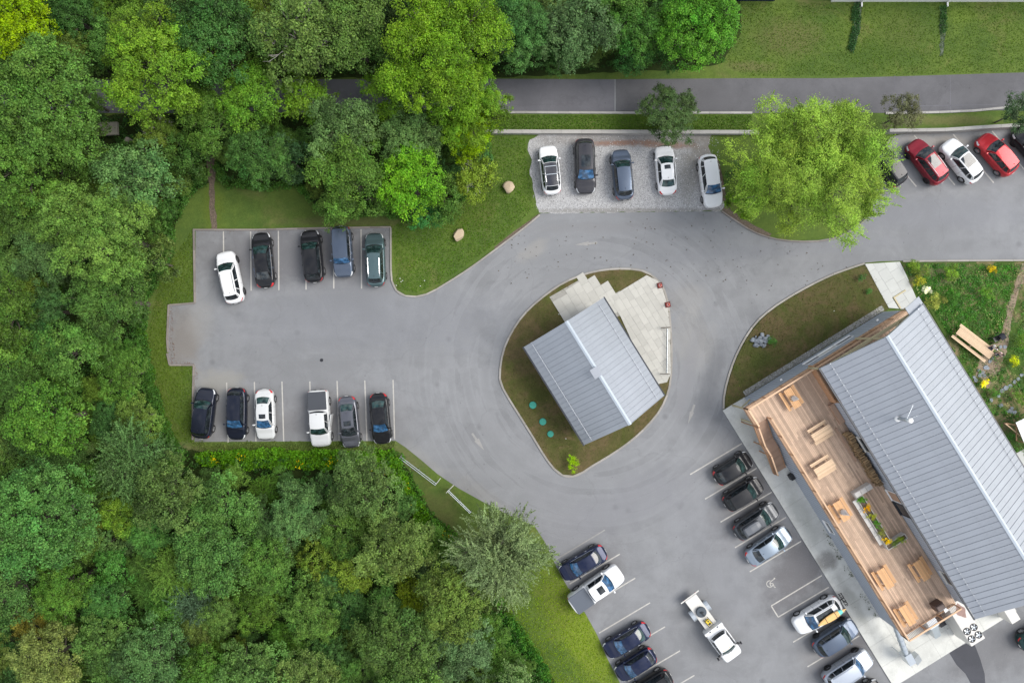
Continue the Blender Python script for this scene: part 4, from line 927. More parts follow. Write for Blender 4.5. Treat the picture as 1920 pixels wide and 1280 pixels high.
    def patch(fn, u0, u1, v0, v1, nu, nv, off, nm, m, par=root, flip=False):
        """a panel lying off metres proud of a surface, with turned-down edges"""
        def f(a, b_):
            uu, vv = u0 + (u1 - u0) * a, v0 + (v1 - v0) * b_; p = Vector(fn(uu, vv)); e = 1e-3
            d1 = Vector(fn(uu + e, vv)) - Vector(fn(uu - e, vv)); d2 = Vector(fn(uu, vv + e)) - Vector(fn(uu, vv - e)); n_ = d1.cross(d2)
            if n_.length < 1e-12: n_ = Vector((0, 0, 1))
            n_.normalize()
            if n_.dot(p - Vector((0, 0, .55)) - Vector((p.x * .6, 0, 0))) < 0: n_ = -n_
            return p, n_
        g = [[f(i / nu, j / nv) for j in range(nv + 1)] for i in range(nu + 1)]
        t = MB(); t.add([p + n_ * off for row in g for p, n_ in row], [(i * (nv + 1) + j, (i + 1) * (nv + 1) + j, (i + 1) * (nv + 1) + j + 1, i * (nv + 1) + j + 1) for i in range(nu) for j in range(nv)])
        per = [(i, 0) for i in range(nu)] + [(nu, j) for j in range(nv)] + [(i, nv) for i in range(nu, 0, -1)] + [(0, j) for j in range(nv, 0, -1)]
        n = len(per); t.add([g[i][j][0] + g[i][j][1] * off for i, j in per] + [g[i][j][0] - g[i][j][1] * .004 for i, j in per], [(k, (k + 1) % n, n + (k + 1) % n, n + k) for k in range(n)])
        return t.build(nm, m, par, True, world=False)
    ws = patch(shield, -.93, .93, .05, .95, 8, 4, .008, 'windshield', gl)
    patch(shield, -.97, .97, .0, .085, 8, 1, .012, 'cowl', M_BLACK)
    t = MB()
    for y0 in (-.05, .45): p0, p1 = Vector(shield(y0 * .9 - .3, .02)), Vector(shield(y0 * .9 + .28, .20)); t.tube(p0 + Vector((.02, 0, .035)), p1 + Vector((.01, 0, .03)), .012, n=4)
    t.build('wiper', M_BLACK, ws, world=False)
    patch(rearg, -.90, .90, .10 if not isp else .25, .93, 8, 3, .008, 'rear_window', tint or M_GLASS)
    for sg in (1, -1):
        fn = lambda a, b_: side(sg, a, b_)
        mid = .47 if typ != 'cab' else .55
        patch(fn, .055, mid - .012, .08, .90, 7, 2, .007, 'side_window', M_GLASS); patch(fn, mid + .012, .90 if typ not in ('suv', 'boxy', 'wagon') else .76, .08, .90, 7, 2, .007, 'side_window', M_GLASS)
        if typ in ('suv', 'boxy', 'wagon'): patch(fn, .785, .94, .12, .88, 4, 2, .007, 'side_window', M_GLASS)
        if trim:
            t = MB(); pts = [Vector(side(sg, s, .035)) + Vector((0, sg * .014, .0)) for s in np.linspace(.04, .95, 9)]
            for i in range(8): t.tube(pts[i], pts[i + 1], .012, n=4, caps=False)
            t.build('window_trim', M_CHROME if trim == 'chrome' else M_BLACK, root, world=False)
    # body panels
    hx0, hx1 = X(f0) + .02, hl * .90
    patch(lambda a, b_: (a, pw(a) * .80 * b_, B(a, 9 - 1.9 * abs(b_))[2]), hx0 + .05, hx1, -.98, .98, 8, 8, .009, 'hood', body)
    if typ in ('sedan',): patch(lambda a, b_: (a, pw(a) * .78 * b_, B(a, 9 - 1.9 * abs(b_))[2]), X(.965), X(f3) - .10, -.98, .98, 4, 8, .008, 'boot_lid', body)
    t = MB()
    for sg in (1, -1):
        hh = patch(lambda a, b_: (lambda q: (q[0], sg * q[1], q[2]))(B(a, b_)), hl * .80, hl * .965, 4.6, 6.2, 5, 3, .010, 'headlight', M_LENS)
        if tailred: patch(lambda a, b_: (lambda q: (q[0], sg * q[1], q[2]))(B(a, b_)), -hl * .985, -hl * (.86 if not isp else .95), 4.3, 6.9 if typ in ('sedan', 'hatch') else 5.3, 5, 3, .012, 'tail_light', M_RED)
    patch(lambda a, b_: (hl * (1 - .012) - .10 * b_ * b_ * 1.2 - .0, b_ * hw * .60, .42 + .22 * a), 0, 1, -1, 1, 2, 6, .03, 'grille', M_BLACK)
    bw = .62 if not isp else .8
    patch(lambda a, b_: (-hl - .01 + .10 * b_ * b_, b_ * hw * bw, .38 + .16 * a), 0, 1, -1, 1, 2, 6, .03, 'rear_bumper', M_BLACK if typ not in ('sedan',) else body)
    t = MB(); t.box(-hl - .055, -hl - .04, -.15, .15, .62, .74); t.build('number_plate', M_WHITE, root, world=False)
    # shut lines of doors: thin dark recess strips on the flanks
    for sg in (1, -1):
        for fx in ((f0 + .075, f0 + .26, f0 + .42) if not isp else (f0 + .07, f0 + .23, f2 + .02)):
            x_ = X(fx); t = MB(); pr_ = [Vector(B(x_, q)) for q in (1.2, 2, 3, 4, 5, 6, 7)]
            t.add([(p.x - .008, sg * (p.y + .004), p.z) for p in pr_] + [(p.x + .008, sg * (p.y + .004), p.z) for p in pr_], [(i, i + 1, 8 + i, 7 + i) for i in range(6)]); t.build('door_gap', M_BLACK, root, world=False)
    # wheels
    r = .36 if typ in ('suv', 'boxy') else (.40 if isp else .335); ww = .23; tyre, _, rmb = wheel_meshes(r, ww)
    kk = (id(tyre), rim.name)
    if kk not in RIM_ME: RIM_ME[kk] = rmb.mesh('rim', rim)
    for fx in T['wheels']:
        if fx > 1: continue
        for sg in (1, -1):
            wy = sg * (hw - ww / 2 + .015)
            wo = inst('wheel', tyre, root, (X(fx), wy, r), (0, 0, 0 if sg > 0 else PI)); wo.name = 'wheel'
            inst('rim', RIM_ME[kk], wo)
            t = MB(); n = 14; a_ = [PI * i / n for i in range(n + 1)]
            R0, R1 = r + .055, r - .02; y_ = sg * (pw(X(fx)) + .004)
            t.add([(X(fx) + q * math.cos(k), y_, r + q * math.sin(k)) for q in (R0, R1) for k in a_] + [(X(fx) + q * math.cos(k), y_ - sg * .10, r + q * math.sin(k)) for q in (R0, R1) for k in a_],
                  [(i, i + 1, n + 2 + i, n + 1 + i) for i in range(n)] + [(i, i + 1, 2 * n + 3 + i, 2 * n + 2 + i) for i in range(n)])
            t.build('wheel_arch', M_BLACK, root, world=False)
    if mirrors:
        for sg in (1, -1):
            p = Vector(side(sg, .06, .12)); t = MB()
            t.beam(p + Vector((0, 0, 0)), p + Vector((.02, sg * .10, .03)), .06, .04)
            c_ = p + Vector((.03, sg * .19, .06)); v = []
            for dx, sc in ((.07, .55), (.03, .95), (-.06, 1.0)): v += [(c_.x + dx, c_.y + yy * sc * .105, c_.z + zz * sc * .075) for yy, zz in ((-1, -1), (1, -1), (1.05, .6), (.7, 1), (-.8, 1), (-1, .6))]
            t.add(v, [(i + k * 6, (i + 1) % 6 + k * 6, (i + 1) % 6 + (k + 1) * 6, i + (k + 1) * 6) for k in range(2) for i in range(6)] + [tuple(range(5, -1, -1)), tuple(range(12, 18))])
            t.build('mirror', M_BLACK if isp and typ == 'cab' else body, root, world=False)
    for sg in (1, -1):
        t = MB()
        for fx in ((f0 + .21, .66) if typ != 'cab' else (.6,)):
            q = B(X(fx), 5.0); t.box(q[0] - .09, q[0] + .09, min(sg * q[1], sg * (q[1] + .03)), max(sg * q[1], sg * (q[1] + .03)), q[2] - .015, q[2] + .015)
        t.build('door_handle', M_CHROME if trim == 'chrome' else body, root, world=False)
    if sunroof:
        s0, s1, hwf = sunroof; patch(roofs, -hwf, hwf, s0, s1, 6, 6, .006, 'sunroof', M_GLASS, ro)
    if rails:
        for sg in (1, -1):
            t = MB(); pts = [Vector(roofs(sg * .88, s)) + Vector((0, 0, .055 if 0 < i < 8 else .0)) for i, s in enumerate(np.linspace(.08, .93, 9))]
            for i in range(8): t.tube(pts[i], pts[i + 1], .020, n=5)
            t.build('roof_rail', M_CHROME if rails == 'chrome' else (M_BLACK if rails is True else rails), root, world=False)
    if bars:
        for s in bars:
            a_, b_ = Vector(roofs(-.9, s)), Vector(roofs(.9, s)); t = MB(); t.beam(a_ + Vector((0, 0, .10)), b_ + Vector((0, 0, .10)), .07, .03); t.build('roof_bar', M_STEEL, root, world=False)
    if fin:
        q = Vector(roofs(0, .90)); t = MB(); t.add([q + Vector(p) for p in ((.09, 0, 0), (-.05, .025, 0), (-.05, -.025, 0), (-.05, 0, .07))], [(0, 1, 3), (0, 3, 2), (1, 2, 3), (0, 2, 1)]); t.build('antenna_fin', M_BLACK, root, world=False)
    root['_x'] = L
    return root, dict(X=X, hl=hl, hw=hw, zt=zt, pw=pw, roofs=roofs, T=T, L=L)
PW = paint('white_paint', (.68, .69, .70), 0, .35); PWW = paint('warm_white_paint', (.56, .57, .57), .1, .35)
PK = paint('black_paint', (.012, .013, .016), .2, .3); PKB = paint('blue_black_paint', (.012, .016, .030), .4, .3); PNV = paint('navy_paint', (.010, .016, .045), .4, .3)
PDG = paint('dark_grey_paint', (.045, .045, .052), .5, .35); PG = paint('grey_paint', (.115, .12, .14), .6, .35); PBG = paint('blue_grey_paint', (.085, .11, .155), .6, .35)
PTL = paint('teal_grey_paint', (.085, .135, .145), .5, .35); PSV = paint('silver_paint', (.42, .46, .52), .55, .33); PSG = paint('silver_grey_paint', (.24, .29, .35), .55, .35)
PRD = paint('red_paint', (.40, .022, .03), .25, .32); PMR = paint('maroon_paint', (.20, .010, .022), .3, .3); PCH = paint('charcoal_paint', (.06, .066, .075), .5, .32)
PBK = mat('black_roof', (.03, .03, .036), .25, .1, coat=1)
CARS = []
def C_(*a, **k): r_ = car(*a, **k); CARS.append(r_); return r_
C_((422, 472), (443, 568), 'suv', 'white crossover parked crooked across the upper left bay line', 'car', PW, W=1.84, rails=True, glass=M_GLASSG, rim=M_RIMD)
C_((489, 436), (499, 539), 'sedan', 'black sedan with red rear lamps next to the crooked white crossover', 'car', PK, W=1.85, glass=M_GLASSG, trim='chrome')
C_((581, 432), (591, 529), 'suv', 'glossy black crossover next to the car that the branch hangs over', 'car', PK, W=1.86, glass=M_GLASSG)
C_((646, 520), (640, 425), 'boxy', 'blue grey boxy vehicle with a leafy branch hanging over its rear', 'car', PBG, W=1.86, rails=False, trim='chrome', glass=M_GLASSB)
C_((702, 437), (706, 537), 'wagon', 'grey green wagon with bright roof rails by the lawn kerb', 'car', PTL, W=1.84, rails='chrome', glass=M_GLASSG, H=1.62)
C_((389, 727), (378, 821), 'suv', 'navy black crossover in the lower row beside the dark kerb', 'car', PKB, W=1.88, glass=M_GLASSG)
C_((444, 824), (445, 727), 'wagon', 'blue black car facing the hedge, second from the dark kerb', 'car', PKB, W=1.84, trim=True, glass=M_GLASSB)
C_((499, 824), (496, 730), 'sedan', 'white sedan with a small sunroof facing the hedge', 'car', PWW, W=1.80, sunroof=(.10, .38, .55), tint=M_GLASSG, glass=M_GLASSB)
pu, ctx = C_((604, 836), (597, 731), 'pickup', 'white pickup with a black bed cover facing the hedge', 'pickup', PWW, W=1.92, glass=M_GLASSG, group='pickups')
def tonneau(root, c, m=M_BLACK, inset=.11):
    t = MB(); x0, x1, w = -c['hl'] + .12, c['X'](c['T']['f'][3]) - .06, c['hw'] - inset; z = c['T']['deck'] + .035
    t.box(x0, x1, -w, w, z - .02, z + .035); t.build('bed_cover', m, root, world=False, bevel=.02)
M_TON = mat('bed_cover_vinyl', (.045, .05, .06), .6, .08)
tonneau(pu, ctx, M_TON)
t = MB(); q = Vector((.78, .93, 0)); e = Vector((-.32, 1.17, 0)); t.beam(q + Vector((0, 0, .8)), e + Vector((0, 0, .8)), .07, .85); t.build('open_door', PWW, pu, world=False)
C_((660, 839), (650, 743), 'sedan', 'grey sedan with a dark sunroof between the white pickup and the black sedan', 'car', PG, W=1.80, sunroof=(.12, .42, .6), tint=M_GLASSG)
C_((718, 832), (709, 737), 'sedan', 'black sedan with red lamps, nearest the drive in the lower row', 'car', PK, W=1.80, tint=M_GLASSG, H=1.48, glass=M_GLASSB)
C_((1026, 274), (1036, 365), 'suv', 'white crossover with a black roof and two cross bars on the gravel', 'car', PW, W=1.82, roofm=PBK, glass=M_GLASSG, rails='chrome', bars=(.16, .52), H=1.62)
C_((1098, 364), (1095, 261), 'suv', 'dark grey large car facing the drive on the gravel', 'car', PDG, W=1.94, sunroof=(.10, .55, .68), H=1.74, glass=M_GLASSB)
C_((1162, 281), (1171, 375), 'suv', 'slate blue crossover in the middle of the gravel row', 'car', PBG, W=1.86, glass=M_GLASSG)
C_((1244, 273), (1252, 365), 'sedan', 'white coupe with a small dark sunroof on the gravel', 'car', PW, W=1.84, sunroof=(.10, .36, .5), glass=M_GLASSG, tint=M_GLASSG)
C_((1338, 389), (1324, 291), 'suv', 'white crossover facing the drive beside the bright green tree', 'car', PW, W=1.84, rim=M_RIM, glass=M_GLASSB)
C_((1635, 273), (1688, 346), 'suv', 'black crossover half hidden by the bright green tree', 'car', PK, W=1.86)
C_((1708, 267), (1765, 342), 'suv', 'maroon crossover with a glass roof panel', 'car', PMR, W=1.86, sunroof=(.05, .58, .68), rails='chrome', rim=M_RIMD, H=1.68)
C_((1772, 267), (1830, 339), 'suv', 'white hatchback with a black glass roof between two red cars', 'car', PW, W=1.84, roofm=None, sunroof=(.04, .56, .86), glass=M_GLASSG, H=1.58)
C_((1838, 257), (1897, 325), 'suv', 'bright red crossover next to the black car at the photo edge', 'car', PRD, W=1.84, rim=M_RIM, H=1.64)
C_((1906, 244), (1966, 316), 'suv', 'black crossover cut by the right edge of the photo', 'car', PK, W=1.86, rim=M_RIMD)
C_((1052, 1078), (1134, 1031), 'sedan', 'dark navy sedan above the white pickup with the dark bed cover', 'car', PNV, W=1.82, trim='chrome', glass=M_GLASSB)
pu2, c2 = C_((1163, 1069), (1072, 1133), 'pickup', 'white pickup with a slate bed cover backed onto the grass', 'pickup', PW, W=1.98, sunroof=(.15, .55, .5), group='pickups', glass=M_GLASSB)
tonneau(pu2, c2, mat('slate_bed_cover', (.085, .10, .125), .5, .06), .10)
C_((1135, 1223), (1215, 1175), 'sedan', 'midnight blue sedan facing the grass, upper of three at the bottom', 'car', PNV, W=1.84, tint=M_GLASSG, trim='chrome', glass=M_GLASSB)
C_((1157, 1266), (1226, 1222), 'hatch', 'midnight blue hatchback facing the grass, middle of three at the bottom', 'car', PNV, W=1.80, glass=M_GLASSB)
C_((1186, 1307), (1256, 1263), 'suv', 'black crossover cut by the bottom edge of the photo near the grass', 'car', PK, W=1.84)
C_((1406, 857), (1341, 898), 'hatch', 'black hatchback nearest the foot of the timber stair', 'car', PK, W=1.82, glass=M_GLASSG)
C_((1426, 904), (1359, 946), 'suv', 'black crossover between the black hatchback and the charcoal wagon', 'car', PK, W=1.84, glass=M_GLASSG)
cw, c3 = C_((1455, 951), (1379, 1001), 'wagon', 'charcoal wagon carrying a roof box', 'car', PCH, W=1.84, glass=M_GLASSG, rails=True)
C_((1480, 996), (1402, 1050), 'sedan', 'silver grey sedan beside the wheelchair bay', 'car', PSG, W=1.84, glass=M_GLASSG)
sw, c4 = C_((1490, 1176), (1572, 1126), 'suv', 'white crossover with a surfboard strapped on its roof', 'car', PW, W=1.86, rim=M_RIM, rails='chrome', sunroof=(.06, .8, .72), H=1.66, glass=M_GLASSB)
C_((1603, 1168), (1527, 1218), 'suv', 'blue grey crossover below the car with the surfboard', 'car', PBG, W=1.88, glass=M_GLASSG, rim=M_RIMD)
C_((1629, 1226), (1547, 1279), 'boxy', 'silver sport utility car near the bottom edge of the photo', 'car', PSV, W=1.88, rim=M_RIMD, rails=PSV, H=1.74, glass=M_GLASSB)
C_((1650, 1283), (1572, 1333), 'sedan', 'black car with only its nose in the photo at the bottom edge', 'car', PK, W=1.84)
C_((1990, 1163), (1911, 1209), 'suv', 'dark green car with a red lamp cut by the lower right edge', 'car', paint('dark_green_paint', (.012, .045, .045), .4, .3), W=1.84)
# roof box on the wagon
def locpt(root, p): return mw(root) @ Vector(p)
T_ = c3['T']; t = MB(); v = []
for s, wy, hz in ((0, .15, .05), (.06, .30, .16), (.25, .40, .25), (.6, .42, .28), (.92, .38, .24), (1, .25, .10)):
    x = .35 - 1.75 * s; v += [(x, -wy - .02 + .08, 0), (x, -wy * .9 + .08, hz * .8), (x, -wy * .45 + .08, hz), (x, wy * .45 + .08, hz), (x, wy * .9 + .08, hz * .8), (x, wy + .02 + .08, 0)]
z0 = T_['H'] + .12; t.add([locpt(cw, (p[0] - .25, p[1], p[2] + z0)) for p in v], [(k * 6 + i, k * 6 + i + 1, (k + 1) * 6 + i + 1, (k + 1) * 6 + i) for k in range(5) for i in range(5)] + [tuple(range(6)), tuple(range(35, 29, -1))] + [(k * 6, (k + 1) * 6, (k + 1) * 6 + 5, k * 6 + 5) for k in range(5)])
props(t.build('roof_box', mat('roof_box_plastic', (.10, .11, .125), .45, .1), smooth=False), 'long grey roof box on top of the charcoal wagon', 'roof box')
# surfboard
t = MB(); n = 24; zb_ = c4['T']['H'] + .14; out = []
for i in range(n + 1):
    s = i / n; out.append((1.25 - 2.95 * s, .33 * (math.sin(PI * min(1, s * 1.02 + .0)) ** .62) if 0 < s < 1 else .03))
v, f = [], []
for x, w_ in out: v += [(x, -w_, 0.0), (x, -w_ * .8, .05), (x, 0, .07), (x, w_ * .8, .05), (x, w_, 0.0), (x, 0, -.03)]
f = [(k * 6 + i, k * 6 + (i + 1) % 6, (k + 1) * 6 + (i + 1) % 6, (k + 1) * 6 + i) for k in range(n) for i in range(6)]
t.add([locpt(sw, (p[0] - .62, p[1] + .27, p[2] + zb_)) for p in v], f)
for i in range(n):
    if .72 < i / n < .86: t.mi[i * 6 + 0:i * 6 + 6] = [1] * 6
sb = props(t.build('surfboard', [mat('honey_board', (.72, .43, .14), .3, .06, coat=1), mat('turquoise_band', (.12, .55, .50), .3, .05, coat=1)], smooth=True), 'honey coloured surfboard with a turquoise band strapped on the white car', 'surfboard')
for xx in (.05, -.95): t = MB(); t.beam(locpt(sw, (xx - .3, -.05, zb_ + .08)), locpt(sw, (xx - .3, .62, zb_ + .08)), .04, .012); t.build('strap', M_BLACK, sb)
# bicycle rack behind it
br = thing('bicycle_rack', 'black bicycle rack with small wheels on the back of the surfboard car', 'bike rack', locpt(sw, (-c4['hl'] - .3, .1, .35)), mw(sw).to_euler().z)
t = MB(); t.beam((.25, 0, .1), (-.35, 0, .1), .06, .06); t.beam((-.05, -.65, .2), (-.05, .65, .2), .05, .05); t.beam((-.3, -.6, .2), (-.3, .6, .2), .05, .05); t.beam((-.05, 0, .1), (-.1, 0, .95), .05, .05); t.build('frame', M_BLACK, br, world=False)
for yy in (-.55, -.2, .25, .6): t = MB(); [t.tube((-.17 + .13 * math.cos(a), yy, .25 + .13 * math.sin(a)), (-.17 + .13 * math.cos(a + .6), yy, .25 + .13 * math.sin(a + .6)), .03, n=5) for a in np.arange(0, 6.2, .62)]; t.build('wheel_tray', M_RIMD, br, world=False)

# ---- utility truck
cabp = ((1375, 1229), (1336, 1177))
ut, cu = car((1375, 1229), (1333, 1172), 'cab', 'white utility truck with a bare flatbed standing alone in the lane', 'truck', PW, name='utility_truck', W=1.98, glass=M_GLASSG, group=None, tint=M_GLASS, fin=False, L_add=.1)
LL = 7.0; hlc = cu['hl']; x_t = hlc - LL
t = MB(); t.box(-hlc - .02, -hlc + .22, -.98, .98, 1.22, 1.42); t.box(-hlc - .02, -hlc + .05, -.98, .98, .7, 1.22); t.build('headache_rack', PW, ut, world=False)
for yy in (-.42, .42): t = MB(); t.box(-hlc + .04, -hlc + .14, yy - .09, yy + .09, 1.421, 1.425); t.build('rack_slot', M_BLACK, ut, world=False)
t = MB(); t.box(x_t + .1, -hlc - .02, -.62, .62, .80, .92); t.build('flat_bed', M_OFFW, ut, world=False, bevel=.01)
t = MB(); [t.box(x_t + .1, -hlc - .03, yy - .05, yy + .05, .55, .80) for yy in (-.42, .42)]; t.build('chassis_rail', M_BLACK, ut, world=False)
tyre, _, rmb = wheel_meshes(.40, .23)
for sg in (1, -1):
    for dy in (.80, .56): wo = inst('wheel', tyre, ut, (x_t + 1.75, sg * dy, .40), (0, 0, 0 if sg > 0 else PI)); inst('rim', RIM_ME.setdefault((id(tyre), 'w'), rmb.mesh('rim', M_WHITE)), wo)
    t = MB(); n = 8; pr_ = [(x_t + 1.75 + .58 * math.cos(a), .42 + .48 * math.sin(a)) for a in np.linspace(.35, PI - .35, n + 1)]
    y0, y1 = sg * .56, sg * 1.0; t.add([(p[0], y0, p[1]) for p in pr_] + [(p[0], y1, p[1]) for p in pr_], [(i, i + 1, n + 2 + i, n + 1 + i) for i in range(n)])
    t.add([(p[0], y0, p[1] + .012) for p in pr_] + [(p[0], y1, p[1] + .012) for p in pr_], [(i, i + 1, n + 2 + i, n + 1 + i) for i in range(n)])
    t.build('mudguard', M_STEEL, ut, world=False)
t = MB(); t.box(x_t - .02, x_t + .08, -1.02, 1.02, .80, .88); t.box(x_t + .1, x_t + .18, -.6, .6, .72, .80); t.build('tail_bar', M_OFFW, ut, world=False)
for yy in (-.62, .62): t = MB(); t.box(x_t - .03, x_t - .021, yy - .07, yy + .07, .81, .87); t.build('tail_light', M_RED, ut, world=False)
for k in range(5):
    q = Vector(cu['roofs'](-.62 + .31 * k, .06)); t = MB(); t.lathe([(.045, 0), (.04, .03), (.015, .05)], 8, q); t.build('marker_lamp', mat('amber', (.7, .35, .05), .3), ut, world=False)
for sg in (1, -1):
    t = MB(); t.beam((.72, sg * .93, 1.3), (.72, sg * 1.26, 1.42), .04, .04); t.box(.66, .78, min(sg * 1.2, sg * 1.36), max(sg * 1.2, sg * 1.36), 1.25, 1.58); t.build('tow_mirror', M_RIMD, ut, world=False)
DR = props(MB().lathe([(.46, 0), (.48, .04), (.48, .22), (.44, .26), (.12, .27), (.10, .34), (.05, .35)], 24, locpt(ut, (-hlc - 1.72, .02, .925))).build('rubber_drum', mat('grey_rubber', (.05, .065, .08), .6, .1)), 'dark grey round drum on the flatbed of the utility truck', 'drum')
t = MB(); q = locpt(ut, (-hlc - 1.72, .02, 1.28)); d_ = Vector((.3, -.35, 0)); t.beam(q - d_ * .1, q + d_ * .8, .08, .06); t.beam(q + Vector((-.12, 0, 0)), q + Vector((.16, .06, 0)), .08, .06); t.build('handle', M_BLACK, DR)
GE = thing('generator', 'small yellow generator behind the cab of the utility truck', 'generator', locpt(ut, (-hlc - .62, -.0, .925)), mw(ut).to_euler().z + .1)
t = MB(); t.box(-.26, .26, -.19, .19, .04, .34); t.build('casing', M_YEL, GE, world=False, bevel=.04)
t = MB()
for sg in (1, -1): t.tube((-.33, sg * .24, .02), (.33, sg * .24, .02), .02); t.tube((-.33, sg * .24, .40), (.33, sg * .24, .40), .02); [t.tube((xx, sg * .24, .02), (xx, sg * .24, .40), .02) for xx in (-.33, .33)]
for xx in (-.33, .33): t.tube((xx, -.24, .40), (xx, .24, .40), .02)
t.build('tube_frame', M_RIMD, GE, world=False)
t = MB(); t.lathe([(.07, 0), (.07, .05), (.03, .06)], 10, (-.12, .05, .34)); t.box(.05, .22, -.12, .12, .345, .36); t.build('filler_cap', M_BLACK, GE, world=False)

# ================================================================ DECK FURNITURE
def picnic_table(px, py, along, label, z=ZD, L_=1.85, m=M_PINE, group='picnic tables on the deck', ang=None, zt_=.74):
    p = P(px, py, z + .6); p.z = z + .004
    rz = (BROT if along == 'u' else BROT + PI / 2) if ang is None else ang
    root = thing('picnic_table', label, 'picnic table', p, rz, group)
    bm = MB().box(-L_ / 2, L_ / 2, -.060, .060, -.038, 0).mesh('board', m)
    for k in range(5): inst('table_board', bm, root, (random.uniform(-.006, .006), -.29 + k * .145, zt_))
    for sg in (1, -1):
        for k in range(2): inst('bench_board', bm, root, (random.uniform(-.006, .006), sg * (.56 + k * .142), .45))
    for x in ((-L_ / 2 + .28, L_ / 2 - .28) if L_ < 3 else (-L_ / 2 + .3, 0, L_ / 2 - .3)):
        for sg in (1, -1): t = MB(); t.beam((x, sg * .18, .68), (x, sg * .55, .02), .09, .038); t.build('leg', m, root, world=False)
        t = MB(); t.box(x + .045, x + .083, -.70, .70, .34, .41); t.build('cross_beam', m, root, world=False)
        t = MB(); t.box(x + .045, x + .083, -.34, .34, .64, .70); t.build('top_cleat', m, root, world=False)
    return root
def parasol(root, label, lean=(.06, -.02)):
    c = root.location + Vector((0, 0, .76)); t = MB(); o = thing('closed_parasol', label, 'parasol', c - Vector((0, 0, .7)), .3)
    t.tube((0, 0, .05), (lean[0], lean[1], 1.75), .02, n=8); t.build('pole', M_WHITE, o, world=False)
    t = MB(); n = 16; v = []
    for z, r in ((.72, .30), (.95, .24), (1.3, .12), (1.62, .05), (1.72, .015)):
        v += [(r * (1 if i % 2 else .45) * math.cos(2 * PI * i / n) + lean[0] * z, r * (1 if i % 2 else .45) * math.sin(2 * PI * i / n) + lean[1] * z, z) for i in range(n)]
    t.add(v, [(k * n + i, k * n + (i + 1) % n, (k + 1) * n + (i + 1) % n, (k + 1) * n + i) for k in range(4) for i in range(n)]); t.build('folded_canopy', M_SHIRT, o, world=False)
t1 = picnic_table(1485, 746, 'u', 'orange picnic table with a closed white parasol by the north rail')
parasol(t1, 'closed white parasol at the picnic table by the north rail')
picnic_table(1540, 811, 'v', 'paler picnic table nearest the head of the stair', m=M_PINEP)
picnic_table(1545, 876, 'v', 'paler picnic table beside the firewood stack', m=M_PINEP)
t4 = picnic_table(1577, 957, 'u', 'orange picnic table with a closed white parasol beside the planter')
parasol(t4, 'closed white parasol at the picnic table beside the planter', (.05, -.08))
picnic_table(1659, 1083, 'u', 'orange picnic table by the rail, between planter and grill')
picnic_table(1727, 1068, 'u', 'orange picnic table against the upper wall near a window')
picnic_table(1700, 1152, 'u', 'orange picnic table nearest the south rail')
gt = picnic_table(1826, 643, 'u', 'long pale picnic table on the garden grass with people at its end', z=.06, L_=3.9, m=M_PINEP, group=None, ang=-math.radians(37.5))
GR = thing('barbecue_grill', 'dark brown barbecue cabinet with a white side shelf near the south rail', 'grill', P(1757, 1134, ZD + .4) * 1, BROT + PI / 2 + .0); GR.location.z = ZD
t = MB(); t.box(-.42, .42, -.3, .3, .05, .85); t.build('cabinet', mat('brown_cabinet', (.085, .05, .038), .6, .15), GR, world=False, bevel=.02)
t = MB(); t.box(-.35, .35, -.25, .25, .855, 1.0); t.build('lid', mat('brown_lid', (.13, .09, .075), .5, .15), GR, world=False, bevel=.06)
t = MB(); t.tube((-.25, -.27, .93), (.25, -.27, .93), .015); t.build('handle', M_STEEL, GR, world=False)
t = MB(); t.add([(.1, -.62, .88), (.5, -.58, .88), (.36, -.25, .88), (.12, -.28, .88), (.1, -.62, .9), (.5, -.58, .9), (.36, -.25, .9), (.12, -.28, .9)], [(3, 2, 1, 0), (4, 5, 6, 7), (0, 1, 5, 4), (1, 2, 6, 5), (2, 3, 7, 6), (3, 0, 4, 7)]); t.build('side_shelf', M_WHITE, GR, world=False)

# planter, U shaped, slatted
PLN = thing('deck_planter', 'U shaped slatted planter with green and yellow plants on the deck', 'planter', P(1650, 975, ZD))
pa0, pb0 = toBL(1605, 934, ZD + .5); pa1, pb1 = toBL(1668, 1015, ZD + .5)
def pbox(a0, a1, b0, b1, h=.62):
    t = MB(); t.bbox(a0 + .05, a1 - .05, b0 + .05, b1 - .05, ZD + .01, ZD + h - .12); t.build('soil', M_DIRT, PLN)
    for (x0, x1, y0, y1) in ((a0, a1, b0, b0 + .045), (a0, a1, b1 - .045, b1), (a0, a0 + .045, b0 + .046, b1 - .046), (a1 - .045, a1, b0 + .046, b1 - .046)):
        for k in range(4): t = MB(); t.bbox(x0, x1, y0, y1, ZD + .01 + k * h / 4, ZD + (k + 1) * h / 4); t.build('side_board', M_SLATE, PLN)
pbox(pa0, pa1, pb0, pb0 + .62)
pbox(pa0 - .03 - .5, pa0 - .04, pb0, pb0 + 1.7); pbox(pa1 + .04, pa1 + .54, pb0 + .0, pb0 + 2.0)
for k in range(3):
    t = MB(); t.hexa([BL(*q) for q in [(pa0 - .50, pb0 + .05 + k * .56, ZD + .64), (pa0 - .05, pb0 + .05 + k * .56, ZD + .64), (pa0 - .05, pb0 + .58 + k * .56, ZD + .64), (pa0 - .50, pb0 + .58 + k * .56, ZD + .64), (pa0 - .50, pb0 + .05 + k * .56, ZD + .67), (pa0 - .05, pb0 + .05 + k * .56, ZD + .67), (pa0 - .05, pb0 + .58 + k * .56, ZD + .67), (pa0 - .50, pb0 + .58 + k * .56, ZD + .67)]]); t.build('seat_panel', M_SLATE, PLN)
for k in range(5):
    a_ = pa0 + .1 + k * (pa1 - pa0 - .2) / 5; t = MB(); t.bbox(a_, a_ + (pa1 - pa0 - .2) / 5 - .03, pb0 - .38, pb0 - .01, ZD + .42, ZD + .45); t.build('seat_panel', M_SLATE, PLN)
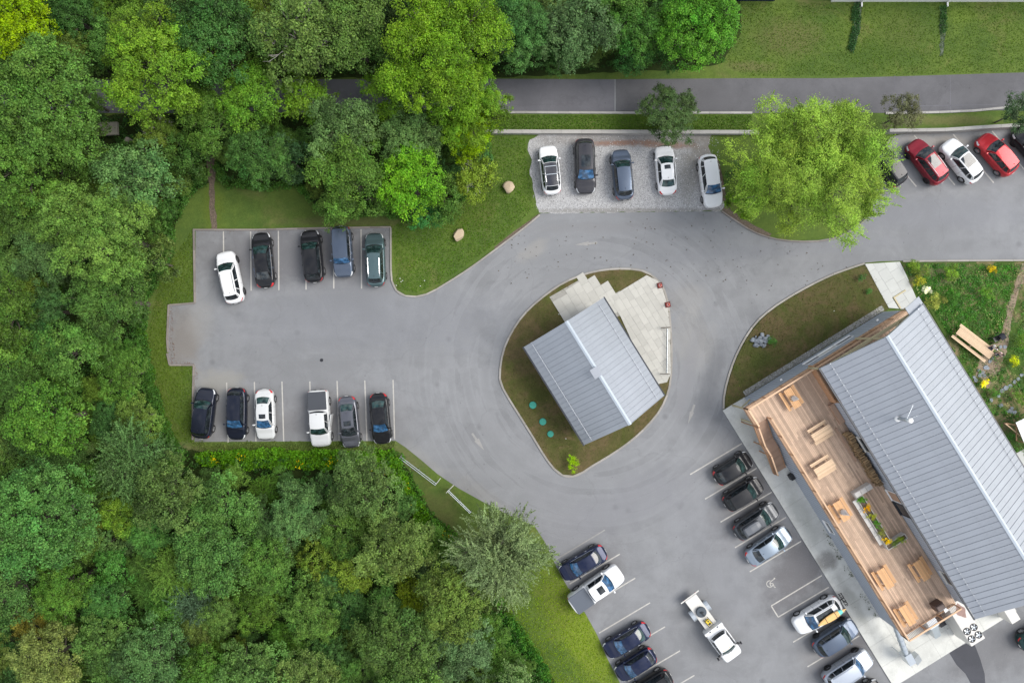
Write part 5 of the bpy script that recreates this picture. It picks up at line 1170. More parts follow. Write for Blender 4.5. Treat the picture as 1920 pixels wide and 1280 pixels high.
t = MB(); [t.bbox(pa0 + .3 + k * 1.2, pa0 + .36 + k * 1.2, pb0 - .34, pb0 - .02, ZD, ZD + .42) for k in range(4)]; t.build('seat_leg', M_SLATE, PLN)

# firewood
FW = thing('firewood_stack', 'long stack of split firewood along the upper wall of the deck', 'firewood', BL(25, 20.8, ZD))
lg = []
for k in range(4):
    t = MB(); n = 6 if k % 2 else 5; t.tube((0, -.22, 0), (0, .22, 0), .085, .085, n=n); t.v = [(p[0] * random.uniform(.8, 1.15), p[1], p[2] * random.uniform(.8, 1.15)) for p in t.v]; lg.append(t.mesh('log', M_LOG))
r = random.Random(9)
for layer in range(6):
    a = 22.3 + r.uniform(0, .1)
    while a < 27.6:
        wdt = r.uniform(.15, .22)
        q = BL(a, 20.76 + r.uniform(-.09, .09), ZD + .10 + layer * .15 + r.uniform(-.02, .02)) - FW.location
        if not (layer == 5 and r.random() < .35): inst('log', r.choice(lg), FW, q, (0, r.uniform(0, 6), BROT + r.uniform(-.12, .12)), (r.uniform(.9, 1.2), r.uniform(.9, 1.15), r.uniform(.9, 1.2)))
        a += wdt

# ================================================================ SMALL THINGS ON THE GROUND
for (x, y, lb) in ((1237, 535, 'square based red cone on the upper terrace corner'), (1252, 571, 'orange red cone at the terrace edge, lower of two')):
    cn = thing('traffic_cone', lb, 'traffic cone', P(x, y, .152), .2, 'cones on the terrace'); k = 1.25
    t = MB(); t.box(-.21 * k, .21 * k, -.21 * k, .21 * k, 0, .04); t.build('base', mat('cone_base', (.10, .02, .018), .7), cn, world=False, bevel=.01)
    t = MB(); t.lathe([(.15 * k, .04), (.11 * k, .25), (.075 * k, .45), (.03 * k, .7)], 16, (0, 0, 0)); t.build('cone', M_CONE, cn, world=False, smooth=False)
    t = MB(); t.lathe([(.115 * k, .24), (.085 * k, .40)], 16, (0, 0, 0)); t.build('stripe', M_PINK, cn, world=False)
RK = thing('bicycle_rack', 'long low timber and steel rack on the terrace edge', 'rack', P(1250, 658, .15))
t = MB(); t.beam(P(1240, 614.5, .5), P(1257, 613.5, .5), .09, .10); t.build('timber_end', M_BARK, RK)
t = MB(); t.beam(P(1238, 700.5, .45), P(1256, 701, .45), .07, .08); t.build('timber_end', M_BARK, RK)
t = MB(); t.tube(P(1251.5, 616, .42), P(1250.5, 699, .42), .035); t.tube(P(1251.5, 616, .22), P(1250.5, 699, .22), .03); t.build('rail', M_STEEL, RK)
for x, y in ((1242, 614.4), (1255, 613.6), (1241, 700.6), (1254, 701)): t = MB(); q = P(x, y, .15); t.tube(q, q + Vector((0, 0, .3)), .03); t.build('leg', M_STEEL, RK)
def pipe_barrier(x0, y0, x1, y1, lab, gap=.28, endlen=.6):
    o = thing('pipe_barrier', lab, 'barrier', P((x0 + x1) / 2, (y0 + y1) / 2), group='pipe barriers on the verge'); a, b_ = P(x0, y0, .8), P(x1, y1, .8); d = (b_ - a).normalized(); n_ = Vector((-d.y, d.x, 0))
    for sg in (1, -1): t = MB(); t.tube(a + n_ * sg * gap / 2, b_ + n_ * sg * gap / 2, .034); t.build('rail', M_STEEL, o)
    for q in (a, b_, (a + b_) / 2):
        for sg in (1, -1): t = MB(); e = q + n_ * sg * gap / 2; t.tube((e.x, e.y, 0), e, .035); t.build('post', M_STEEL, o)
    return o, a, b_, n_
o, a, b_, n_ = pipe_barrier(750, 857, 817, 908, 'longer double pipe barrier at the end of the hedge', .17)
t = MB(); t.tube(b_, b_ + n_ * .75, .03); t.build('end_bar', M_OFFW, o)
o, a, b_, n_ = pipe_barrier(840, 920, 882, 961, 'shorter double pipe barrier next to the feathery grey tree', .13)
t = MB(); t.tube(a - n_ * .25, a + n_ * .75, .035); t.build('end_bar', M_OFFW, o)
def rock_mesh(seed, r=1.0, mt=M_ROCK, sub=2, flat=.6, name='rock'):
    bm = bmesh.new(); bmesh.ops.create_icosphere(bm, subdivisions=sub, radius=r); rr = random.Random(seed)
    pl = [Vector((rr.gauss(0, 1), rr.gauss(0, 1), rr.gauss(0, 1))).normalized() for _ in range(9)]; dd = [rr.uniform(.55, .9) * r for _ in pl]
    for v in bm.verts:
        for n_, d in zip(pl, dd):
            k = v.co.dot(n_) - d
            if k > 0: v.co -= n_ * k
        v.co.z *= flat
    me = bpy.data.meshes.new(name); bm.to_mesh(me); bm.free(); me.materials.append(mt); return me
b1 = inst('boulder', rock_mesh(3, .62, M_BOULD, 3, .75), None, P(954, 351, .2), (0, 0, .4), (1, .95, 1)); props(b1, 'angular pale brown boulder on the lawn nearest the gravel', 'boulder')
b2 = inst('boulder', rock_mesh(8, .62, M_BOULD, 3, .7), None, P(859, 440, .2), (0, 0, 1.1), (1.1, .85, 1)); props(b2, 'rounded cream boulder on the lawn nearest the left lot', 'boulder')
RP = thing('rock_pile', 'heap of pale grey rocks on the dry north lawn', 'rock pile', P(1428, 638, .1))
rms = [rock_mesh(20 + k, .3) for k in range(5)]; r = random.Random(2)
for k in range(34):
    an, rd = r.uniform(0, 6.28), r.random() ** .6; s = r.uniform(.45, 1.1)
    q = P(1428 + math.cos(an) * rd * 17, 638 + math.sin(an) * rd * 12, .14 + .22 * (1 - rd)) - RP.location
    inst('rock', rms[k % 5], RP, q, (r.uniform(0, 3), r.uniform(0, 3), r.uniform(0, 3)), (s, s, s))
# flagstones in the garden
FS = MB(); FS.prism(pxpoly([(1828, 705), (1838, 668), (1862, 645), (1880, 640), (1888, 660), (1866, 680), (1846, 712)]), .05, .058); FS = props(FS.build('flagstone_path', M_SANDPATH), 'bluish flagstones set loosely in the garden path', kind='structure')
r = random.Random(12)
def flag(x, y, s):
    n = r.randint(5, 7); pts = [(x + s * math.cos(2 * PI * k / n + r.uniform(-.3, .3)) * r.uniform(.8, 1.1), y + s * math.sin(2 * PI * k / n + r.uniform(-.3, .3)) * r.uniform(.7, 1.0)) for k in range(n)]
    t = MB(); t.prism(ccw(pxpoly(pts)), .03, .09 + r.uniform(0, .03)); t.build('flagstone', M_ROCK, FS)
for x, y, s in ((1855, 677, 4), (1861, 672, 3.5), (1867, 664, 4), (1875, 650, 4), (1883, 650, 4.5), (1847, 688, 5), (1841, 698, 4.5), (1836, 704, 4), (1829, 712, 4.5), (1838, 700, 3.5), (1844, 704, 4), (1834, 694, 3.5), (1826, 707, 3.5), (1851, 690, 3.5), (1885, 727, 5), (1878, 732, 5), (1893, 723, 4.5), (1901, 716, 4.5), (1908, 710, 4), (1871, 742, 4), (1914, 703, 4), (1875, 760, 5), (1893, 770, 5), (1901, 772, 4.5), (1886, 772, 4), (1896, 765, 4), (1857, 750, 4), (1812, 640, 0)):
    if s: flag(x, y, s)
# white-roofed play hut
HU = thing('garden_hut', 'white roofed hut with a timber frame cut by the right edge', 'hut', P(1915, 800, 0))
c_ = [P(1905, 792, 2.0), P(1960, 765, 2.0), P(2000, 830, 2.0), P(1924, 838, 2.0)]
t = MB(); t.hexa([p - Vector((0, 0, .06)) for p in c_] [::-1] + c_[::-1]); t.build('roof', M_WHITE, HU)
for k in range(1, 5): a_, b2_ = c_[0].lerp(c_[1], k / 5), c_[3].lerp(c_[2], k / 5); t = MB(); t.beam(a_ + Vector((0, 0, .02)), b2_ + Vector((0, 0, .02)), .04, .03); t.build('roof_rib', M_ROOFM, HU)
pts = [(1884, 793), (1906, 797), (1925, 826), (1906, 826)]
for x, y in pts: t = MB(); q = P(x, y); t.box(q.x - .05, q.x + .05, q.y - .05, q.y + .05, 0, 1.5); t.build('post', M_CEDAR, HU)
for (p_, q_) in ((0, 1), (1, 3), (0, 2)): t = MB(); t.beam(P(*pts[p_], 1.5), P(*pts[q_], 1.5), .08, .08); t.build('beam', M_CEDARL if (p_, q_) == (0, 2) else M_CEDAR, HU)
sheet('concrete_pad', [(1903, 850), (1930, 835), (2000, 880), (1960, 960), (1912, 872)], .075, M_CONC, 'pale concrete pad beside the white roofed hut', thick=.075)
# weathered slab and fallen trunk in the wood
t = MB(); t.prism(ccw(pxpoly([(187, 243), (242, 241), (243, 264), (191, 267)])), 1.7, 1.95); props(t.build('old_shed_roof', mat('mossy_concrete', (.17, .165, .135), .95, .4, 1.2, 10)), 'weathered grey roof of an old shed showing through the trees', 'shed roof')
t = MB(); t.tube(P(236, 262, 1.9), P(255, 271, 1.7), .30, .22, 9); t.tube(P(255, 271, 1.7), P(275, 285, 1.1), .22, .16, 9); props(t.build('fallen_trunk', mat('grey_bark', (.19, .17, .145), .95, .3)), 'grey fallen trunk leaning off the old shed roof', 'fallen trunk')

# ================================================================ PEOPLE AND STROLLER
def skin(name, joints, edges, m, parent, rt=0):
    me = bpy.data.meshes.new(name); me.from_pydata([j[:3] for j in joints], edges, []); me.materials.append(m)
    o = bpy.data.objects.new(name, me); COL.objects.link(o); o.parent = parent
    sk = o.modifiers.new('skin', 'SKIN'); sk.use_smooth_shade = True
    for i, j in enumerate(joints):
        me.skin_vertices[0].data[i].radius = (j[3], j[3] if len(j) < 5 else j[4]); me.skin_vertices[0].data[i].use_root = (i == rt)
    ss = o.modifiers.new('sub', 'SUBSURF'); ss.levels = 1; ss.render_levels = 2; return o
def person(label, loc, rz, sc, seated, top, arm_r, arm_l, lean=0.0):
    root = thing('person', label, 'person', loc, rz, scale=sc)
    hz = .50 if seated else .92; lx = lean
    J = [(0, 0, hz, .13, .16), (lx * .4, 0, hz + .22, .12, .15), (lx, 0, hz + .46, .12, .18), (lx * 1.25, 0, hz + .56, .05), (lx * 1.6 + .02, 0, hz + .64, .075), (lx * 1.8 + .03, 0, hz + .74, .10), (lx * 1.8 + .03, 0, hz + .82, .07)]
    E = [(0, 1), (1, 2), (2, 3), (3, 4), (4, 5), (5, 6)]
    for sg, arm in ((1, arm_l), (-1, arm_r)):
        s = len(J); J += [(lx, sg * .17, hz + .46, .06), (*arm[0], .045), (*arm[1], .033), (*arm[2], .035)]; E += [(2, s), (s, s + 1), (s + 1, s + 2), (s + 2, s + 3)]
        s = len(J)
        if seated: J += [(.05, sg * .10, hz, .095), (.45, sg * .13, hz + .02, .065), (.47, sg * .13, .10, .042), (.60, sg * .13, .05, .035)]
        else: J += [(.0, sg * .10, hz - .06, .09), (.04, sg * .11, .48, .062), (.0, sg * .11, .09, .042), (.14, sg * .12, .045, .035)]
        E += [(0, s), (s, s + 1), (s + 1, s + 2), (s + 2, s + 3)]
    skin('body', J, E, M_SKIN, root)
    for k in range(2):       # five fingers on each hand
        hnd = Vector((arm_l if k == 0 else arm_r)[2]); pre = Vector((arm_l if k == 0 else arm_r)[1]); d = (hnd - pre).normalized(); sd = d.cross(Vector((0, 0, 1))).normalized(); t = MB()
        for f_ in range(4): a = hnd + sd * (-.03 + .02 * f_) + d * .03; b_ = a + d * (.04, .05, .048, .036)[f_]; t.tube(a, b_, .009, .008, 5); t.tube(b_, b_ + d * .02 - Vector((0, 0, .02)), .008, .006, 5)
        t.tube(hnd - sd * .03, hnd - sd * .06 + d * .04, .010, .008, 5); t.build('hand', M_SKIN, root, world=False)
    TJ = [(0, 0, hz + .02, .145, .175), (lx * .4, 0, hz + .22, .135, .165), (lx, 0, hz + .45, .13, .19), (lx * 1.1, 0, hz + .52, .07)]; TE = [(0, 1), (1, 2), (2, 3)]
    for sg, arm in ((1, arm_l), (-1, arm_r)): s = len(TJ); a = Vector((lx, sg * .17, hz + .46)); b_ = Vector(arm[0]); m_ = a.lerp(b_, .75); TJ += [(*a, .078), (*m_, .065)]; TE += [(2, s), (s, s + 1)]
    skin('top', TJ, TE, top, root)
    LJ = [(0, 0, hz, .15, .17)]; LE = []
    for sg in (1, -1):
        s = len(LJ)
        if seated: LJ += [(.05, sg * .10, hz, .105), (.46, sg * .13, hz + .02, .075), (.47, sg * .13, .15, .055)]
        else: LJ += [(.0, sg * .10, hz - .06, .10), (.04, sg * .11, .48, .072), (.0, sg * .11, .12, .055)]
        LE += [(0, s), (s, s + 1), (s + 1, s + 2)]
    skin('trousers', LJ, LE, M_TROU, root)
    t = MB(); hc = Vector((lx * 1.8 + .01, 0, hz + .79)); bm = bmesh.new(); bmesh.ops.create_icosphere(bm, subdivisions=2, radius=.125)
    for v in bm.verts:
        if v.co.x > .03 and v.co.z < .03: v.co.x = .03
        if v.co.z < -.10: v.co.z = -.10
    me = bpy.data.meshes.new('hair'); bm.to_mesh(me); bm.free(); me.materials.append(M_HAIR); inst('hair', me, root, hc, (0, 0, 0), (1.05, .95, 1))
    t = MB(); hx = lx * 1.8 + .03
    t.tube((hx + .09, 0, hz + .77), (hx + .125, 0, hz + .745), .012, .018, 6); t.build('nose', M_SKIN, root, world=False)
    for sg in (1, -1): t = MB(); t.lathe([(.004, -.01), (.012, 0), (.004, .01)], 6, (hx + .095, sg * .035, hz + .785)); t.build('eye', M_HAIR, root, world=False)
    return root
q = P(1864, 650, .7); q.z = .05
person('person in a white shirt with dark hair sitting at the end of the long table', q, math.radians(215), 1.0, True, M_SHIRT, ((.12, -.30, .80), (.34, -.32, .72), (.42, -.32, .72)), ((.05, .36, .86), (-.02, .60, .95), (-.02, .68, .97)), .08)
q = P(1872, 663, .7); q.z = .05
person('person in a pale pink top standing at the near end of the long table', q, math.radians(200), .92, False, M_PINK, ((.16, -.24, 1.16), (.40, -.18, 1.05), (.48, -.18, 1.03)), ((.10, .28, 1.16), (.32, .30, 1.0), (.40, .30, .98)), .14)
SR = thing('stroller', 'black stroller parked on the garden path beside the long table', 'stroller', P(1866, 633, .06), math.radians(30))
t = MB(); n = 8; rr_ = .34
v = [(x, rr_ * math.cos(a) * k, .62 + rr_ * .9 * math.sin(a)) for x, k in ((-.1, .9), (.12, 1), (.38, .95)) for a in np.linspace(0.15, PI - .15, n + 1)]
t.add(v, [(k * (n + 1) + i, k * (n + 1) + i + 1, (k + 1) * (n + 1) + i + 1, (k + 1) * (n + 1) + i) for k in range(2) for i in range(n)]); t.build('hood', mat('stroller_cloth', (.018, .02, .028), .9), SR, world=False)
t = MB(); t.box(-.48, .10, -.22, .22, .38, .46); t.beam((.06, 0, .42), (.34, 0, .82), .42, .05); t.build('seat', M_BLACK, SR, world=False)
t = MB()
for sg in (1, -1): t.tube((-.55, sg * .24, .15), (.50, sg * .24, .95), .018); t.tube((.35, sg * .28, .15), (-.2, sg * .24, .45), .018)
t.tube((.50, -.24, .95), (.50, .24, .95), .022); t.build('frame', M_RIMD, SR, world=False)
tw = wheel_meshes(.13, .05)[0]
for x, y in ((-.55, .24), (-.55, -.24), (.36, .3), (.36, -.3)): inst('wheel', tw, SR, (x, y, .13))
# ================================================================ VEGETATION
def quads_mesh(name, C, Nn, S, tint, m, aspect=.62, bend=0.0):
    """leaf blades: centres C, normals Nn, half sizes S, tint (n,2)"""
    n = len(C); rnd = RNG.normal(size=(n, 3)); t = np.cross(Nn, rnd); t /= np.linalg.norm(t, axis=1)[:, None] + 1e-9
    b = np.cross(Nn, t); S = S[:, None]
    V = np.empty((n, 4, 3)); V[:, 0] = C - t * S; V[:, 1] = C + b * S * aspect + Nn * S * bend; V[:, 2] = C + t * S; V[:, 3] = C - b * S * aspect + Nn * S * bend
    me = bpy.data.meshes.new(name); me.vertices.add(4 * n); me.vertices.foreach_set('co', V.reshape(-1).astype(np.float32))
    me.loops.add(4 * n); me.loops.foreach_set('vertex_index', np.arange(4 * n, dtype=np.int32))
    me.polygons.add(n); me.polygons.foreach_set('loop_start', np.arange(0, 4 * n, 4, dtype=np.int32))
    me.materials.append(m)
    at = me.attributes.new('tint', 'FLOAT_COLOR', 'POINT')
    col = np.ones((n, 4, 4), np.float32); col[:, :, 0] = tint[:, 0:1]; col[:, :, 1] = tint[:, 1:2]; at.data.foreach_set('color', col.reshape(-1))
    me.update(); return me
def unit(v): return v / (np.linalg.norm(v, axis=1)[:, None] + 1e-9)
def crown_arr(R, seed, lobes, clumps, leaves, leaf=.085, style='clump', flat=.62, spread=.78, clr=.30, fill=.55):
    """leaves gathered in sprays on lobes at the ends of limbs; returns arrays and lobe centres"""
    g = np.random.default_rng(seed); Cs, Ns, Ss, Ts, LC = [], [], [], [], []
    clumps = int(clumps * 1.5); leaves = leaves * .72
    for i in range(lobes):
        u = (i + .5) / lobes; el = math.asin(max(-.25, 1 - 1.22 * u)) ; az = i * 2.39996 + g.normal() * .35
        rr = R * spread * g.uniform(.84, 1.16) * (fill + (1 - fill) * g.random() ** .5) * (1 if el < 1.1 else .7)
        c = np.array([math.cos(el) * math.cos(az) * rr, math.cos(el) * math.sin(az) * rr, math.sin(el) * rr * flat + g.normal() * R * .07])
        lr = R * (.20 + .16 * g.random()) * (14 / lobes) ** .33 * 1.25; LC.append(c); ltint = g.normal() * .10; lh = g.normal() * .10
        for k in range(clumps):
            d = g.normal(size=3); d[2] = abs(d[2]) * .9 - .12; d /= np.linalg.norm(d)
            cc = c + d * lr * np.array([1, 1, .8]) * (.62 + .42 * g.random()); outw = cc.copy(); outw[2] = outw[2] * .6 + .55 * R; outw /= np.linalg.norm(outw)
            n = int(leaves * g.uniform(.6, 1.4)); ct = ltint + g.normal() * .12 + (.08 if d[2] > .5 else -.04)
            r_ = clr * g.uniform(.75, 1.3)
            if style == 'clump' or (style == 'mix' and g.random() < .82):
                p = g.normal(size=(n, 3)) * r_ * .62 * np.array([1, 1, .5]); pos = cc + p
                nn = unit(unit(p + 1e-6) * .45 + np.array([0, 0, .75]) + outw * .25 + g.normal(size=(n, 3)) * .42)
            else:           # sprays that run outward like fingers
                hor = np.array([cc[0], cc[1], .25 * R]); hn = np.linalg.norm(hor) + 1e-6; dirn = hor / hn + g.normal(size=3) * .55; dirn[2] = dirn[2] * .5 + .12; dirn /= np.linalg.norm(dirn)
                tpar = g.random(n); pos = cc + dirn * ((tpar - .35) * r_ * 3.4)[:, None] + g.normal(size=(n, 3)) * (r_ * .25 * (1.1 - tpar))[:, None] * np.array([1, 1, .6])
                nn = unit(np.array([0, 0, .8]) + g.normal(size=(n, 3)) * .55)
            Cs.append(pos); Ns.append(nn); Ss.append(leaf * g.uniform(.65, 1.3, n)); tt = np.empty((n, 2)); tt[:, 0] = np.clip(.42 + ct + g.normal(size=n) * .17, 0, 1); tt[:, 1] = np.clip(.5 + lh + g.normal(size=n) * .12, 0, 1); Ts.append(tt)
    return np.concatenate(Cs), np.concatenate(Ns), np.concatenate(Ss), np.concatenate(Ts), LC
def trunk_mesh(name, hc, LC, r0, m=M_BARK, thin=.5):
    t = MB(); top = hc * .62; t.tube((0, 0, -.1), (0, 0, top), r0, r0 * .7, 9, caps=False)
    fork = Vector((0, 0, top)); t.tube(fork, (0, 0, hc + max(l[2] for l in LC) * .5), r0 * .7, r0 * .2, 7, caps=False)
    for k, l in enumerate(LC):
        e = Vector((l[0], l[1], hc + l[2])); st = Vector((0, 0, top + (hc - top) * .9 * ((k * 7 % 10) / 10))); mid = st.lerp(e, .5) + Vector((0, 0, -.08 * (e - st).length))
        t.tube(st, mid, r0 * .34, r0 * .2, 5, caps=False); t.tube(mid, e, r0 * .2, r0 * .07, 5, caps=False)
        for q in range(3):
            w = e + Vector((random.gauss(0, .5), random.gauss(0, .5), random.uniform(0, .5))) * r0 * 2.4; t.tube(mid.lerp(e, .5 + .15 * q), w, r0 * .09, r0 * .03, 4, caps=False)
    return t.mesh(name, m)
def branch_mesh(seed, R, n=9, mt=M_BARE):
    r = random.Random(seed); t = MB()
    def grow(p, d, l_, rad, dep):
        e = p + d * l_; t.tube(p, e, rad, rad * .6, 4, caps=False)
        if dep == 0: return
        for _ in range(3 if dep > 1 else 2): grow(p.lerp(e, r.uniform(.5, 1)), (d + Vector((r.gauss(0, .45), r.gauss(0, .45), r.gauss(0, .2)))).normalized(), l_ * r.uniform(.5, .75), rad * .55, dep - 1)
    for k in range(n):
        a = 6.283 * k / n + r.uniform(-.3, .3); grow(Vector((0, 0, 0)), Vector((math.cos(a), math.sin(a), r.uniform(.25, .6))).normalized(), R * .42, .055, 3)
    return t.mesh('bare_branch', mt)
ARCH = {}
def arch(key, R, hc, seed, **k):
    r0 = k.pop('r0', .05 * hc)
    C, Nn, S, T, LC = crown_arr(R, seed, **k)
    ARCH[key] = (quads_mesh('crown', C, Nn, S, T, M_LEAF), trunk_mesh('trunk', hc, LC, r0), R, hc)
arch('L1', 5.2, 7.6, 11, lobes=34, clumps=15, leaves=72); arch('L2', 5.2, 7.6, 12, lobes=26, clumps=18, leaves=76, flat=.7); arch('L3', 5.0, 7.2, 13, lobes=40, clumps=13, leaves=70, clr=.27)
for i in range(6): arch(f'M{i}', 3.3, 5.4, 30 + i, lobes=(18, 22, 15, 26, 20, 17)[i], clumps=14, leaves=56, clr=(.27, .24, .30, .22, .26, .28)[i], flat=(.62, .75, .6, .7, .66, .6)[i], leaf=(.082, .07, .088, .066, .078, .08)[i])
for i in range(5): arch(f'S{i}', 2.0, 3.1, 50 + i, lobes=(11, 13, 9, 14, 12)[i], clumps=11, leaves=44, clr=.21, leaf=(.07, .062, .075, .06, .068)[i], r0=.09)
arch('F1', 4.4, 6.0, 70, lobes=40, clumps=20, leaves=84, style='spray', leaf=.060, clr=.40, fill=.2); arch('F2', 3.2, 5.0, 71, lobes=24, clumps=16, leaves=64, style='spray', leaf=.058, clr=.34, fill=.25)
for i in range(3): arch(f'B{i}', .9, .75, 80 + i, lobes=8, clumps=7, leaves=26, clr=.15, leaf=(.045, .04, .05)[i], flat=.8, r0=.03)
arch('HERO', 6.7, 7.4, 99, lobes=78, clumps=20, leaves=86, clr=.34, leaf=.056, spread=.88, flat=.62, fill=.2, style='mix', )
arch('MAPLE', 6.2, 8.6, 98, lobes=42, clumps=20, leaves=74, clr=.34, leaf=.085, spread=.86, flat=.6, fill=.35)
BR = [branch_mesh(3, 3.4), branch_mesh(5, 2.2, 6)]
_area = {}
def plant(px, py, rpx, key, col, label, name='tree', cat='tree', group=None, rz=None, zs=1.0, h=None, bare=None, base=None, cname='crown'):
    cme, tme, R, hc = ARCH[key]
    sc = 1.0
    for _ in range(3): zc = hc * sc * zs; sc = rpx * (HC - zc) / FPX / R
    zc = hc * sc * zs
    p = P(px, py, zc); p.z = 0 if base is None else base
    root = thing(name, label, cat, p, RNG.uniform(0, 6.28) if rz is None else rz, group); root.scale = (sc, sc, sc * zs)
    o = inst(cname, cme, root, (0, 0, hc)); o.color = (*col, 1)
    inst('trunk' if cat == 'tree' else 'stem', tme, root)
    if bare is not None: inst('bare_branch', BR[bare], root, (0, 0, hc * 1.02), scale=(R / 3.4 if bare == 0 else R / 2.2,) * 3)
    return root
YG = (.112, .180, .026); BG = (.076, .145, .026); VG = (.088, .180, .026); MG = (.062, .115, .026); DG = (.036, .080, .022); OL = (.078, .120, .034); GG = (.072, .118, .042); BLG = (.042, .095, .034); PY = (.200, .215, .045)
LG = (.105, .150, .055); TEAL = (.030, .075, .042); ORA = (.28, .14, .025)
